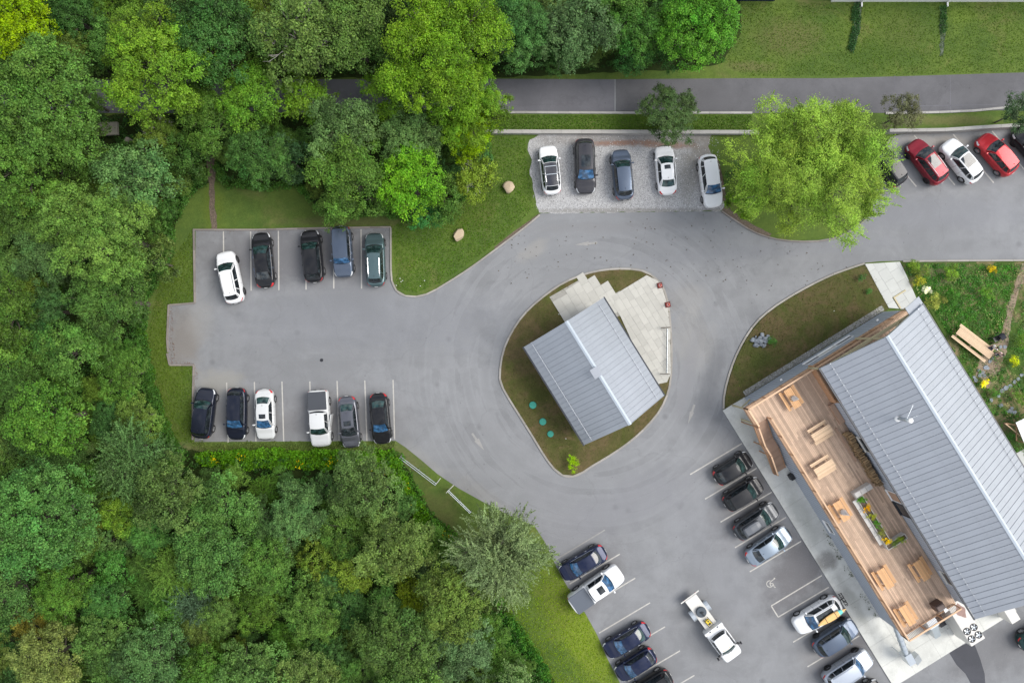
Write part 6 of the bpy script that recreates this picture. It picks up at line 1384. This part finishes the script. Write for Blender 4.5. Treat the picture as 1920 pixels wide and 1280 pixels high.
HEROES = [
 (40, 45, 74, 'M0', (.125, .185, .02), 'yellow green tree in the top left corner of the photo'),
 (128, 25, 55, 'M1', DG, 'dark green tree next to the yellow green one in the top left corner'),
 (85, 190, 128, 'L1', (.062, .115, .028), 'broad mid green tree at the left edge above the old shed roof'),
 (30, 290, 95, 'M3', MG, 'mid green tree at the left edge level with the old shed roof'),
 (150, 285, 70, 'M1', (.050, .095, .022), 'darker tree just left of the old shed roof'),
 (300, 128, 108, 'L2', (.090, .155, .026), 'bright yellow green tree in the upper left wood'),
 (368, 182, 58, 'M4', (.070, .125, .026), 'mid green tree hiding the road right of the bright upper left tree'),
 (168, 188, 36, 'M5', (.058, .108, .026), 'mid green tree over the road above the old shed roof'),
 (605, 238, 36, 'S1', (.055, .10, .028), 'small green tree below the left end of the dark gap over the road'),
 (262, 60, 55, 'M2', (.088, .148, .028), 'small yellow green tree at the top of the upper left wood'),
 (400, 70, 90, 'M3', DG, 'dark green tree between the bright upper left tree and the olive one'),
 (330, 12, 62, 'M4', (.045, .08, .022), 'dark tree cut by the top edge in the upper left wood'),
 (470, 190, 66, 'M0', BG, 'bright green tree left of the dark gap over the road'),
 (572, 185, 56, 'S0', (.080, .142, .024), 'round bright green tree touching the dark gap over the road'),
 (560, 75, 88, 'M2', OL, 'olive tree with pale bare branches showing in its crown'),
 (655, 55, 88, 'M5', (.066, .112, .030), 'olive green tree above the dark gap over the road'),
 (755, 20, 52, 'M1', (.035, .06, .02), 'dark tree behind the large yellow green maple at the top'),
 (828, 100, 128, 'MAPLE', (.092, .162, .024), 'large spreading yellow green maple over the road'),
 (875, 195, 82, 'L2', (.090, .158, .025), 'yellow green crown reaching past the end of the white road kerb'),
 (745, 175, 62, 'M5', (.075, .140, .022), 'mid green tree just below left of the large maple'),
 (915, 20, 60, 'M3', DG, 'dark tree at the top edge right of the large maple'),
 (975, 62, 76, 'L3', (.052, .110, .034), 'dense blue green tree at the west end of the open road'),
 (1080, 55, 76, 'M4', (.062, .105, .042), 'grey green bushy tree above the open road'),
 (1130, 78, 34, 'F2', (.085, .120, .035), 'small feathery light green larch above the open road'),
 (1190, 60, 66, 'M1', (.048, .110, .025), 'mid green tree between the larch and the big tree by the lawn'),
 (1190, 100, 42, 'S1', (.04, .095, .028), 'small dark tree at the foot of the row above the open road'),
 (1308, 42, 92, 'L3', (.065, .150, .026), 'large fresh green tree at the corner of the upper lawn'),
 (1250, 90, 40, 'S3', (.035, .08, .022), 'small dark tree under the fresh green tree at the upper lawn'),
 (1050, 108, 36, 'S2', (.040, .085, .025), 'small dark green tree right against the open road'),
 (650, 250, 72, 'M4', GG, 'grey green tree below the dark gap over the road'),
 (770, 255, 66, 'M3', (.070, .118, .040), 'grey green tree below the large maple'),
 (880, 245, 55, 'M2', (.135, .205, .020), 'bright tree at the left end of the grass strip by the road'),
 (772, 345, 72, 'M0', VG, 'vivid green tree standing over the lawn above the boulders'),
 (652, 330, 76, 'M5', MG, 'mid green tree above the blue grey boxy car'),
 (635, 390, 44, 'S0', (.065, .115, .028), 'small tree hanging its branches over the blue grey boxy car'),
 (830, 372, 46, 'S1', (.055, .10, .024), 'small mid green tree at the lawn edge above the boulders'),
 (893, 335, 46, 'S4', (.105, .150, .028), 'thin yellow green tree nearest the angular boulder'),
 (800, 400, 36, 'S3', (.040, .115, .035), 'low bushy green tree at the lawn edge above the rounded boulder'),
 (545, 300, 42, 'S2', (.035, .070, .028), 'dark small tree at the top of the lawn right of the footpath'),
 (488, 295, 62, 'M1', (.045, .095, .026), 'deep green tree right of the footpath'),
 (400, 235, 60, 'M5', (.055, .105, .024), 'mid green tree above the start of the footpath'),
 (302, 248, 42, 'S0', (.110, .160, .038), 'small yellow green tree right of the old shed roof'),
 (350, 290, 46, 'S3', (.045, .085, .022), 'small dark tree left of the footpath'),
 (195, 440, 110, 'L1', (.084, .142, .036), 'broad light green tree left of the crooked white crossover'),
 (110, 400, 72, 'M2', (.082, .138, .032), 'light green tree with dark gaps left of the orange shrub'),
 (40, 400, 64, 'M4', (.055, .095, .024), 'mid green tree at the left edge level with the orange shrub'),
 (285, 490, 50, 'S2', (.065, .100, .028), 'small tree at the wood edge level with the crooked white crossover'),
 (75, 975, 122, 'L3', (.056, .118, .034), 'large fresh green tree with pale leaf tips at the lower left edge'),
 (232, 960, 46, 'M2', (.105, .168, .032), 'yellow green tree right of the large fresh green one'),
 (180, 985, 24, 'S0', (.130, .175, .035), 'tiny yellow green tree touching the large fresh green one'),
 (325, 925, 74, 'M4', (.062, .098, .030), 'olive tree in the lower wood below the navy black crossover'),
 (328, 1070, 50, 'F2', (.100, .165, .040), 'bright feathery green tree in the middle of the lower left wood'),
 (213, 1068, 42, 'S4', (.050, .120, .030), 'small green tree left of the bright feathery one'),
 (205, 1130, 50, 'M0', (.048, .105, .030), 'mid green tree below the small green one in the lower left wood'),
 (60, 1178, 40, 'S1', (.155, .145, .035), 'small orange yellow tree near the lower left corner'),
 (95, 1235, 72, 'M1', (.120, .150, .048), 'pale olive tree in the lower left corner'),
 (290, 1235, 78, 'M3', (.058, .108, .038), 'rounded grey green tree at the bottom edge left of middle'),
 (365, 1130, 46, 'F2', (.060, .098, .055), 'blue grey feathery tree right of the bright feathery one'),
 (560, 960, 62, 'M3', (.070, .125, .045), 'silvery green tree in the lower wood below the white pickup'),
 (685, 905, 70, 'M4', (.066, .105, .034), 'grey olive tree below the black sedan of the lower row'),
 (600, 1040, 40, 'S2', (.098, .142, .030), 'small mustard green tree in the middle of the lower wood'),
 (660, 1075, 44, 'S4', (.102, .148, .030), 'small yellow olive tree beside the mustard green one'),
 (775, 1110, 40, 'S0', (.125, .165, .025), 'small yellow green tree left of the feathery grey tree'),
 (870, 1215, 58, 'M5', (.075, .125, .055), 'pale grey green tree below the feathery grey tree'),
 (750, 1200, 84, 'M1', (.062, .105, .030), 'mid green tree at the bottom left of the feathery grey tree'),
]
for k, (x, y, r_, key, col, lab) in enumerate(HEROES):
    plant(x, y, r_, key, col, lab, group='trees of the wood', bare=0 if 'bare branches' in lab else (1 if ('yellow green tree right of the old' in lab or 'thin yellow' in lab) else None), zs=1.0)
plant(938, 1040, 94, 'F1', (.132, .172, .082), 'feathery grey green tree leaning over the drive at the grass verge', group=None, rz=.4)
HT = plant(1521, 311, 147, 'HERO', (.160, .232, .050), 'large bright lime green tree between the gravel row and the red cars', rz=1.2)
plant(1254, 214, 58, 'M3', (.045, .075, .026), 'dark green round tree on the grass strip by the road kerb', zs=.62, group='small trees on the grass strip')
plant(1690, 213, 37, 'S3', (.075, .078, .040), 'sparse brownish tree on the grass strip behind the lime green tree', group='small trees on the grass strip')
plant(1905, 212, 36, 'S1', (.040, .068, .030), 'dark tree on the grass strip at the right edge', group='small trees on the grass strip')
plant(1372, 325, 20, 'B0', (.045, .085, .022), 'low shrub at the end of the gravel strip under the lime green tree', name='shrub', cat='shrub', cname='foliage')
plant(1398, 372, 36, 'S2', (.085, .155, .022), 'bright low tree under the lower left of the lime green tree', group=None)
plant(290, 388, 17, 'B1', (.27, .095, .02), 'rusty orange shrub at the wood edge above the left lawn', name='shrub', cat='shrub', cname='foliage')
plant(1073, 868, 14, 'B0', (.170, .27, .02), 'lime green shrub at the tip of the island', name='shrub', cat='shrub', cname='foliage', base=.09)
plant(1447, 640, 9, 'B2', (.05, .12, .03), 'small green shrub beside the rock pile', name='shrub', cat='shrub', cname='foliage', base=.1)
GS = [(1722, 527, 11, (.30, .30, .05), 'pale yellow flowering shrub by the walkway'), (1737, 544, 8, (.62, .62, .48), 'white flowering shrub by the walkway'), (1712, 500, 12, (.11, .17, .03), 'green shrub at the corner of the walkway and the drive'),
 (1752, 565, 16, (.20, .22, .06), 'yellow green shrub near the roof corner'), (1782, 511, 14, (.12, .20, .035), 'bright green shrub by the garden kerb'), (1859, 505, 8, (.36, .28, .02), 'golden shrub by the garden kerb'), (1730, 508, 12, (.13, .17, .04), 'olive shrub between two others by the walkway'),
 (1848, 550, 13, (.085, .165, .03), 'green clump in the middle of the garden'), (1900, 677, 10, (.32, .36, .03), 'yellow shrub at the right of the flagstones'), (1845, 718, 8, (.62, .56, .05), 'bright yellow plant below the flagstones'), (1908, 745, 12, (.09, .15, .03), 'green shrub right of the lower flagstones'),
 (1615, 521, 8, (.045, .10, .03), 'dark shrub on the lawn corner by the walkway'), (1628, 546, 6, (.06, .15, .04), 'small bright plant on bare soil by the walkway'), (1862, 735, 10, (.055, .13, .025), 'green clump left of the lower flagstones'), (1790, 560, 14, (.05, .12, .025), 'dark green clump between roof and garden path'),
 (1850, 770, 12, (.06, .14, .03), 'green clump beside the roof eave in the garden'), (1912, 640, 12, (.10, .17, .03), 'green shrub at the right edge by the garden path'), (1890, 820, 12, (.05, .13, .03), 'green shrub in front of the white roofed hut')]
for x, y, r_, c, lab in GS: plant(x, y, r_, f'B{RNG.integers(3)}', c, lab, name='shrub', cat='shrub', cname='foliage', base=.06, group='shrubs of the garden')
# planter plants
def deckplant(a, b_, c, s, lab):
    cme, tme, R, hc = ARCH[f'B{RNG.integers(3)}']; root = thing('planter_plant', lab, 'plant', BL(a, b_, ZD + .48), RNG.uniform(0, 6), 'plants in the deck planter'); root.scale = (s,) * 3
    o = inst('foliage', cme, root, (0, 0, hc * .5)); o.color = (*c, 1)
for k, (c, nm) in enumerate((((.06, .17, .02), 'leafy green plant at the upper end of the deck planter'), ((.42, .25, .02), 'orange yellow plant just below the leafy green one in the planter'), ((.22, .24, .04), 'yellow green plant in the upper middle of the planter'), ((.07, .17, .03), 'dark green plant in the middle of the planter'), ((.20, .22, .05), 'yellow green plant in the lower middle of the planter'), ((.46, .34, .02), 'golden plant at the lower end of the long planter arm'))):
    deckplant(pa0 + .3 + k * (pa1 - pa0 - .6) / 5, pb0 + .3, c, .42, nm)
deckplant(pa1 + .28, pb0 + .75, (.10, .16, .03), .4, 'olive plant in the short lower box of the planter'); deckplant(pa1 + .28, pb0 + 1.4, (.15, .20, .03), .42, 'light green plant in the short lower box of the planter')

# ---- the rest of the wood: dart throwing inside its outline
W1 = [(-60, -60), (905, -60), (1392, -60), (1380, 90), (1290, 126), (1050, 132), (905, 140), (300, 146), (-60, 146)]
W2 = [(-60, 216), (900, 216), (905, 250), (925, 300), (898, 350), (830, 408), (780, 418), (720, 400), (655, 404), (600, 396), (560, 348), (430, 348), (400, 300), (392, 340), (350, 372), (330, 420), (322, 470), (300, 520), (276, 560), (270, 640), (284, 700), (300, 770), (322, 825), (345, 846), (450, 872), (735, 872), (765, 900), (795, 955), (850, 1000), (900, 1060), (965, 1160), (1000, 1225), (1030, 1340), (-60, 1340)]
placed = [(x, y, r_) for (x, y, r_, *_) in HEROES] + [(936, 1040, 96)]
cols_low = [MG, MG, MG, GG, (.060, .118, .028), (.066, .120, .028), (.072, .112, .030), (.055, .108, .032), (.078, .130, .028), (.050, .095, .028), (.085, .128, .036), (.062, .112, .030), (.058, .105, .026)]
def region(x, y):
    if y < 150: return 'wood tree north of the shaded road'
    if y < 400 and x > 420: return 'wood tree between shaded road and upper lawn'
    if y < 480: return 'wood tree left of the footpath near the old shed'
    if y < 850: return 'wood tree left of the car park lawn'
    if x < 480: return 'wood tree in the lower left wood'
    return 'wood tree in the wood below the goldenrod'
cnt = 0; FILL = []; rg = np.random.default_rng(5)
for (lo, hi, tries, ov, keys) in ((58, 84, 700, .60, ['M0', 'M1', 'M2', 'M3', 'M4', 'M5', 'L3', 'F2']), (34, 58, 3600, .58, ['M0', 'M1', 'M3', 'M4', 'S0', 'S1', 'S4', 'M2', 'F2', 'S2']), (18, 34, 9000, .60, ['S0', 'S1', 'S2', 'S3', 'S4'])):
    for _ in range(tries):
        x, y, r_ = rg.uniform(-50, 1390), rg.uniform(-50, 1330), rg.uniform(lo, hi)
        poly = W1 if y < 150 else W2
        if not inpoly(x, y, poly): continue
        ok = True
        for k in range(12):
            qx, qy = x + r_ * .82 * math.cos(k * .5236), y + r_ * .82 * math.sin(k * .5236)
            if -55 < qx and -55 < qy < 1330 and not inpoly(qx, qy, poly): ok = False; break
        if not ok: continue
        if abs(x - 652) < 40 + r_ * .9 and 130 - r_ < y < 215 + r_ * .6: continue        # the dark gap over the road
        if abs(x - 215) < 22 + r_ * .7 and abs(y - 258) < 16 + r_ * .7: continue
        if any((x - a) ** 2 + (y - b_) ** 2 < (ov * (r_ + c)) ** 2 for a, b_, c in placed): continue
        placed.append((x, y, r_)); cnt += 1
        c = np.array(cols_low[rg.integers(len(cols_low))]) * rg.uniform(.9, 1.2) * np.array([rg.uniform(.9, 1.12), 1, rg.uniform(.85, 1.2)])
        kk = keys[rg.integers(len(keys))]
        FILL.append((x, y, r_, c, plant(x, y, r_, kk, tuple(c), 'tree', group='trees of the wood', zs=1.0 if kk[0] != 'F' else .9)))
LAND = [(215, 255, 'old shed roof'), (290, 388, 'rusty orange shrub'), (400, 340, 'brown footpath'), (431, 520, 'crooked white crossover'), (316, 625, 'turning notch'), (385, 774, 'navy black crossover'), (75, 975, 'large fresh green tree'),
    (232, 960, 'yellow green tree'), (328, 1070, 'bright feathery tree'), (600, 1040, 'mustard green tree'), (602, 784, 'white pickup in the lower row'), (715, 785, 'black sedan of the lower row'), (785, 880, 'longer pipe barrier'), (936, 1040, 'feathery grey green tree'),
    (60, 1178, 'orange yellow tree'), (652, 170, 'dark gap over the road'), (828, 110, 'large maple'), (975, 62, 'blue green tree by the road'), (772, 345, 'vivid green tree'), (1130, 78, 'small larch'), (90, 190, 'broad tree at the left edge'), (195, 440, 'broad light green tree'), (500, 1240, 'bottom edge'), (30, 700, 'left edge')]
ORD = ['', 'second ', 'third ', 'fourth ', 'fifth ', 'sixth ', 'seventh ', 'eighth ', 'ninth ', 'tenth ', 'eleventh ', 'twelfth ']
bins = {}
for f_ in FILL:
    x, y = f_[0], f_[1]; d, lx, ly, nm = min((math.hypot(x - a, y - b_), a, b_, n_) for a, b_, n_ in LAND)
    an = math.degrees(math.atan2(-(y - ly), x - lx)) % 360; dr = ['right of', 'above right of', 'above', 'above left of', 'left of', 'below left of', 'below', 'below right of'][int((an + 22.5) // 45) % 8]
    bins.setdefault((nm, dr), []).append((d, f_))
for (nm, dr), lst in bins.items():
    for k, (d, (x, y, r_, c, o)) in enumerate(sorted(lst, key=lambda q: q[0])):
        sz = 'large ' if r_ > 56 else ('' if r_ > 33 else 'small '); tn = 'pale' if c[1] > .135 else ('dark' if c[1] < .10 else 'mid')
        o['label'] = f'{ORD[min(k, 11)]}nearest {sz}{tn} green tree {dr} the {nm}'.replace('  ', ' ').strip()
print('filler trees', cnt)

# ---- undergrowth, goldenrod, ground cover, grass
def scatter(name, label, poly, n, zr_, leaf, cols, seed, kind='stuff', clump=0, upn=.8, edge=None, dens=None):
    g = np.random.default_rng(seed); xs = [p[0] for p in poly]; ys = [p[1] for p in poly]; pts = []; x0, x1, y0, y1 = min(xs), max(xs), min(ys), max(ys)
    PA_ = np.array(poly)
    def inside(X_, Y_):
        c = np.zeros(len(X_), bool); j = len(poly) - 1
        for i in range(len(poly)):
            xi, yi = poly[i]; xj, yj = poly[j]; m = ((yi > Y_) != (yj > Y_)) & (X_ < (xj - xi) * (Y_ - yi) / (yj - yi + 1e-12) + xi); c ^= m; j = i
        return c
    if clump:
        nc = n // clump; X_ = g.uniform(x0, x1, nc * 4); Y_ = g.uniform(y0, y1, nc * 4); m = inside(X_, Y_); X_, Y_ = X_[m][:nc], Y_[m][:nc]; k = len(X_)
        hh = g.uniform(*zr_, k); cr = g.uniform(.5, 1.3, k) * 8; tt = g.normal(size=k) * .14
        I = np.repeat(np.arange(k), clump); a = g.uniform(0, 2 * PI, len(I)); rr = g.random(len(I)) ** .6
        px, py = X_[I] + np.cos(a) * rr * cr[I], Y_[I] + np.sin(a) * rr * cr[I]; z = hh[I] * (1 - .5 * rr * rr) * g.uniform(.6, 1.05, len(I)); tv = tt[I]
        m = inside(px, py); px, py, z, tv, I = px[m], py[m], z[m], tv[m], I[m]
    else:
        X_ = g.uniform(x0, x1, n * 3); Y_ = g.uniform(y0, y1, n * 3); m = inside(X_, Y_); px, py = X_[m][:n], Y_[m][:n]; z = g.uniform(*zr_, len(px)); tv = g.normal(size=len(px)) * .1; I = np.arange(len(px))
    s = HC / FPX; C = np.stack([(px - 960) * s, -(py - 640) * s, z], 1); N_ = len(C)
    Nn = unit(np.array([0, 0, upn]) + g.normal(size=(N_, 3)) * .5); tt = np.empty((N_, 2)); tt[:, 0] = np.clip(.45 + tv + g.normal(size=N_) * .13, 0, 1); tt[:, 1] = np.clip(.5 + g.normal(size=N_) * .15, 0, 1)
    me = quads_mesh(name, C, Nn, leaf * g.uniform(.6, 1.35, N_), tt, M_LEAF); o = bpy.data.objects.new(name, me); COL.objects.link(o); o.color = (*cols, 1); props(o, label, kind=kind); return o
scatter('undergrowth', 'dark leafy undergrowth filling the wood north of the road', [(-50, -60), (1388, -60), (1384, 70), (1352, 116), (1290, 128), (1050, 136), (905, 140), (-50, 142)], 60000, (.3, 1.6),   .085, (.028, .062, .015), 1, clump=40)
W2u = [(-50, 218), (900, 218), (912, 290), (890, 345), (828, 400), (780, 412), (720, 396), (655, 400), (600, 392), (560, 344), (430, 344), (404, 300), (384, 340), (345, 372), (326, 420), (316, 470), (296, 520), (272, 560), (266, 640), (280, 700), (296, 770), (320, 822), (345, 846), (450, 856), (735, 850), (760, 880), (796, 950), (846, 1004), (896, 1064), (960, 1164), (1004, 1232), (1040, 1330), (-50, 1330)]
scatter('undergrowth', 'dark leafy undergrowth filling the wood round the car park', W2u, 170000, (.3, 2.0), .085, (.030, .068, .017), 2, clump=40)
def band(pts, w): 
    L_, R2 = [], []
    for i, (x, y) in enumerate(pts):
        a, b_ = pts[max(i - 1, 0)], pts[min(i + 1, len(pts) - 1)]; dx, dy = b_[0] - a[0], b_[1] - a[1]; d = math.hypot(dx, dy); L_.append((x - dy / d * w, y + dx / d * w)); R2.append((x + dy / d * w, y - dx / d * w))
    return L_ + R2[::-1]
EDGE1 = [(908, 262), (918, 300), (892, 350), (828, 402), (780, 412), (720, 398), (655, 402), (600, 392), (562, 350), (500, 350), (430, 346), (406, 310)]
EDGE2 = [(388, 320), (382, 345), (346, 374), (328, 420), (320, 470), (298, 520), (274, 560), (268, 640), (282, 700), (298, 770), (322, 826), (350, 850)]
EDGE3 = [(742, 846), (764, 882), (798, 952), (848, 1002), (896, 1058), (960, 1158), (1006, 1226), (1046, 1300)]
scatter('edge_thicket', 'low leafy thicket along the edge of the wood above the lot', rough_edge(band(EDGE1, 9), 4, 9, 61), 22000, (.25, 1.5), .075, (.050, .105, .024), 61, clump=26)
scatter('edge_thicket', 'low leafy thicket along the edge of the wood left of the lot', rough_edge(band(EDGE2, 11), 4, 9, 62), 24000, (.25, 1.6), .075, (.046, .100, .024), 62, clump=26)
scatter('edge_thicket', 'low leafy thicket along the edge of the wood below the barriers', rough_edge(band(EDGE3, 10), 5, 9, 63), 22000, (.25, 1.5), .075, (.052, .118, .022), 63, clump=26)
GO = rough_edge([(372, 846), (420, 842), (520, 838), (640, 842), (735, 838), (752, 862), (772, 905), (800, 955), (836, 990), (870, 1020), (860, 1040), (820, 1020), (785, 985), (750, 930), (725, 885), (640, 880), (520, 878), (430, 880), (380, 868)], 4, 12, 3)
scatter('goldenrod_thicket', 'bright green goldenrod thicket below the lower parking row', GO, 42000, (.5, 1.4), .075, (.070, .150, .020), 3, clump=26)
scatter('goldenrod_flowers', 'scattered yellow flower heads in the goldenrod thicket', GO, 420, (1.2, 1.6), .06, (.62, .42, .02), 4, clump=14)
scatter('lawn_weeds', 'leafy fringe between the mown lawn and the left wood', rough_edge([(262, 560), (282, 560), (276, 640), (292, 700), (310, 770), (334, 824), (352, 846), (330, 846), (300, 790), (274, 710), (258, 640)], 4, 10, 6), 9000, (.1, .8), .07, (.055, .11, .02), 7, clump=24)
scatter('verge_thicket', 'dark green thicket with yellow tips beside the bottom verge', rough_edge([(905, 1150), (962, 1150), (1012, 1222), (1052, 1310), (930, 1330), (900, 1230)], 7, 9, 8), 16000, (.3, 1.2), .08, (.035, .10, .02), 8, clump=24)
GC = [(1692, 494), (1912, 494), (1898, 540), (1884, 600), (1868, 640), (1800, 640), (1775, 625), (1740, 568), (1722, 560)]
scatter('ground_cover', 'dense green clover between the roof and the garden path', GC, 16000, (.08, .22), .055, (.055, .145, .028), 9, clump=30)
scatter('ground_cover', 'dense green clover right of the garden path', [(1916, 560), (1990, 494), (1990, 700), (1900, 655)], 4500, (.08, .22), .055, (.055, .145, .028), 10, clump=30)
scatter('ground_cover', 'loose green clover round the flagstones and the hut', [(1775, 640), (1990, 660), (1990, 900), (1900, 850)], 7500, (.08, .25), .06, (.06, .135, .03), 11, clump=46)
def blades(name, label, poly, n, cols, seed, h=.05): return scatter(name, label, poly, n, (.015, h), .05, cols, seed, upn=.5)
blades('grass', 'short grass of the upper lawn', [(1392, 6), (1930, 6), (1930, 134), (1700, 140), (1400, 144), (1360, 120)], 14000, (.060, .100, .016), 21)
blades('grass', 'short grass of the strip along the road', [(905, 216), (1410, 216), (1410, 246), (905, 246)], 9000, (.050, .095, .014), 22)
blades('grass', 'short grass of the lawn with the boulders', [(735, 430), (905, 255), (985, 258), (1000, 390), (940, 450), (830, 528), (780, 550), (745, 540)], 16000, (.055, .105, .014), 23)
blades('grass', 'short dry grass of the island', [(x, y) for x, y in ISLE][::2], 12000, (.062, .066, .018), 24, h=.13)
blades('grass', 'short dry grass of the north lawn', [(x, y) for x, y in NLAWN], 9000, (.058, .066, .016), 25, h=.14)
blades('grass', 'short bright grass of the bottom verge', rough_edge([(1005, 1010), (1020, 1020), (1100, 1155), (1130, 1220), (1160, 1290), (1040, 1310), (950, 1150)], 4, 9, 31), 9000, (.125, .185, .022), 26)
blades('grass', 'short grass left of the car park', [(300, 520), (362, 430), (362, 566), (314, 572), (314, 684), (360, 686), (362, 830), (320, 825), (275, 640)], 9000, (.060, .095, .016), 27)
# loose gravel on the stone strip
gsm = np.random.default_rng(3); mbg = MB()
oct_ = [(1, 0, 0), (-.8, .3, 0), (0, .9, 0), (.1, -.9, 0), (0, 0, .6)]
for k in range(2600):
    x, y = gsm.uniform(1000, 1350), gsm.uniform(256, 396); p = P(x, y, .012); s = gsm.uniform(.02, .05); an = gsm.uniform(0, 6.28); c_, s_ = math.cos(an), math.sin(an)
    mbg.add([(p.x + (a * c_ - b_ * s_) * s, p.y + (a * s_ + b_ * c_) * s, p.z + z_ * s) for a, b_, z_ in oct_], [(0, 2, 4), (2, 1, 4), (1, 3, 4), (3, 0, 4)], int(gsm.integers(3)))
props(mbg.build('loose_gravel', [mat('stone_white', (.60, .60, .60)), mat('stone_grey', (.26, .26, .27)), mat('stone_dark', (.10, .10, .10))]), 'loose stones lying on the crushed stone strip', kind='stuff')
# small litter: pale flecks on the lawns, leaves on the drive
mbl = MB()
for (x, y) in ((750, 522), (755, 526), (752, 528), (743, 535), (788, 536), (796, 526), (1061, 822), (1564, 583), (1012, 1068), (1425, 690), (1048, 589), (1800, 1000)):
    if x < 1300 or x > 1500: mbl.add([P(x + dx, y + dy, .12) for dx, dy in ((-.9, 0), (0, -.8), (1, 0), (0, .9))], [(0, 1, 2, 3)])
props(mbl.build('paper_litter', M_WHITE), 'pale flecks of litter on the grass', kind='stuff')
# stop the trunks' and leaf meshes' datablocks from being renamed per copy; nothing to clean up

for k_, (cl_, n_) in enumerate((((.10, .15, .05), 3600), ((.05, .10, .035), 4200), ((.20, .20, .09), 1300), ((.16, .12, .08), 900))):
    scatter('garden_plants', ['grey green bedding plants of the garden', 'dark green bedding plants of the garden', 'straw coloured seed heads in the garden', 'dry brown stalks in the garden'][k_], [(1694, 496), (1990, 494), (1990, 900), (1905, 850), (1742, 566), (1722, 556)], n_, (.15, .5), .055, cl_, 90 + k_, clump=18)
# fallen leaves and crumbs along the kerbs, weeds at the wall
scatter('fallen_leaves', 'brown leaf litter along the left kerbs', rough_edge([(318, 574), (324, 576), (326, 640), (330, 676), (362, 678), (372, 700), (366, 760), (364, 700), (356, 684), (318, 682)], 1, 6, 41), 900, (.02, .05), .035, (.10, .055, .035), 41)
scatter('fallen_leaves', 'brown leaf litter at the head of the upper bays', [(368, 433), (730, 429), (730, 434), (376, 439), (374, 560), (368, 564)], 700, (.02, .05), .035, (.085, .06, .04), 42)
scatter('fallen_leaves', 'scattered leaves on the drive above the island', [(960, 430), (1340, 400), (1620, 500), (1450, 560), (1260, 520), (1080, 490), (900, 560)], 160, (.02, .04), .07, (.045, .035, .02), 43)
scatter('wall_weeds', 'dark weeds growing along the foot of the grey wall', rough_edge([(1536, 985), (1544, 985), (1575, 1040), (1610, 1095), (1648, 1160), (1640, 1162), (1598, 1095), (1568, 1045)], 2, 6, 44), 900, (.10, .3), .05, (.045, .06, .025), 44, clump=16)
scatter('clover_tufts', 'weedy tufts breaking the edge of the hedge side lawn', rough_edge([(360, 828), (740, 826), (742, 842), (360, 846)], 3, 8, 45), 5000, (.03, .22), .05, (.075, .10, .03), 45, clump=16)
scatter('drain_weeds', 'dark green weeds in the left drain strip', rough_edge([(1596, 6), (1612, 4), (1612, 60), (1600, 100), (1588, 96), (1596, 50)], 2, 6, 46), 2200, (.05, .3), .06, (.025, .062, .02), 46, clump=18)
scatter('drain_weeds', 'dark green weeds in the right drain strip', rough_edge([(1760, 12), (1776, 12), (1774, 60), (1762, 66)], 2, 6, 47), 1000, (.05, .3), .06, (.03, .07, .02), 47, clump=18)
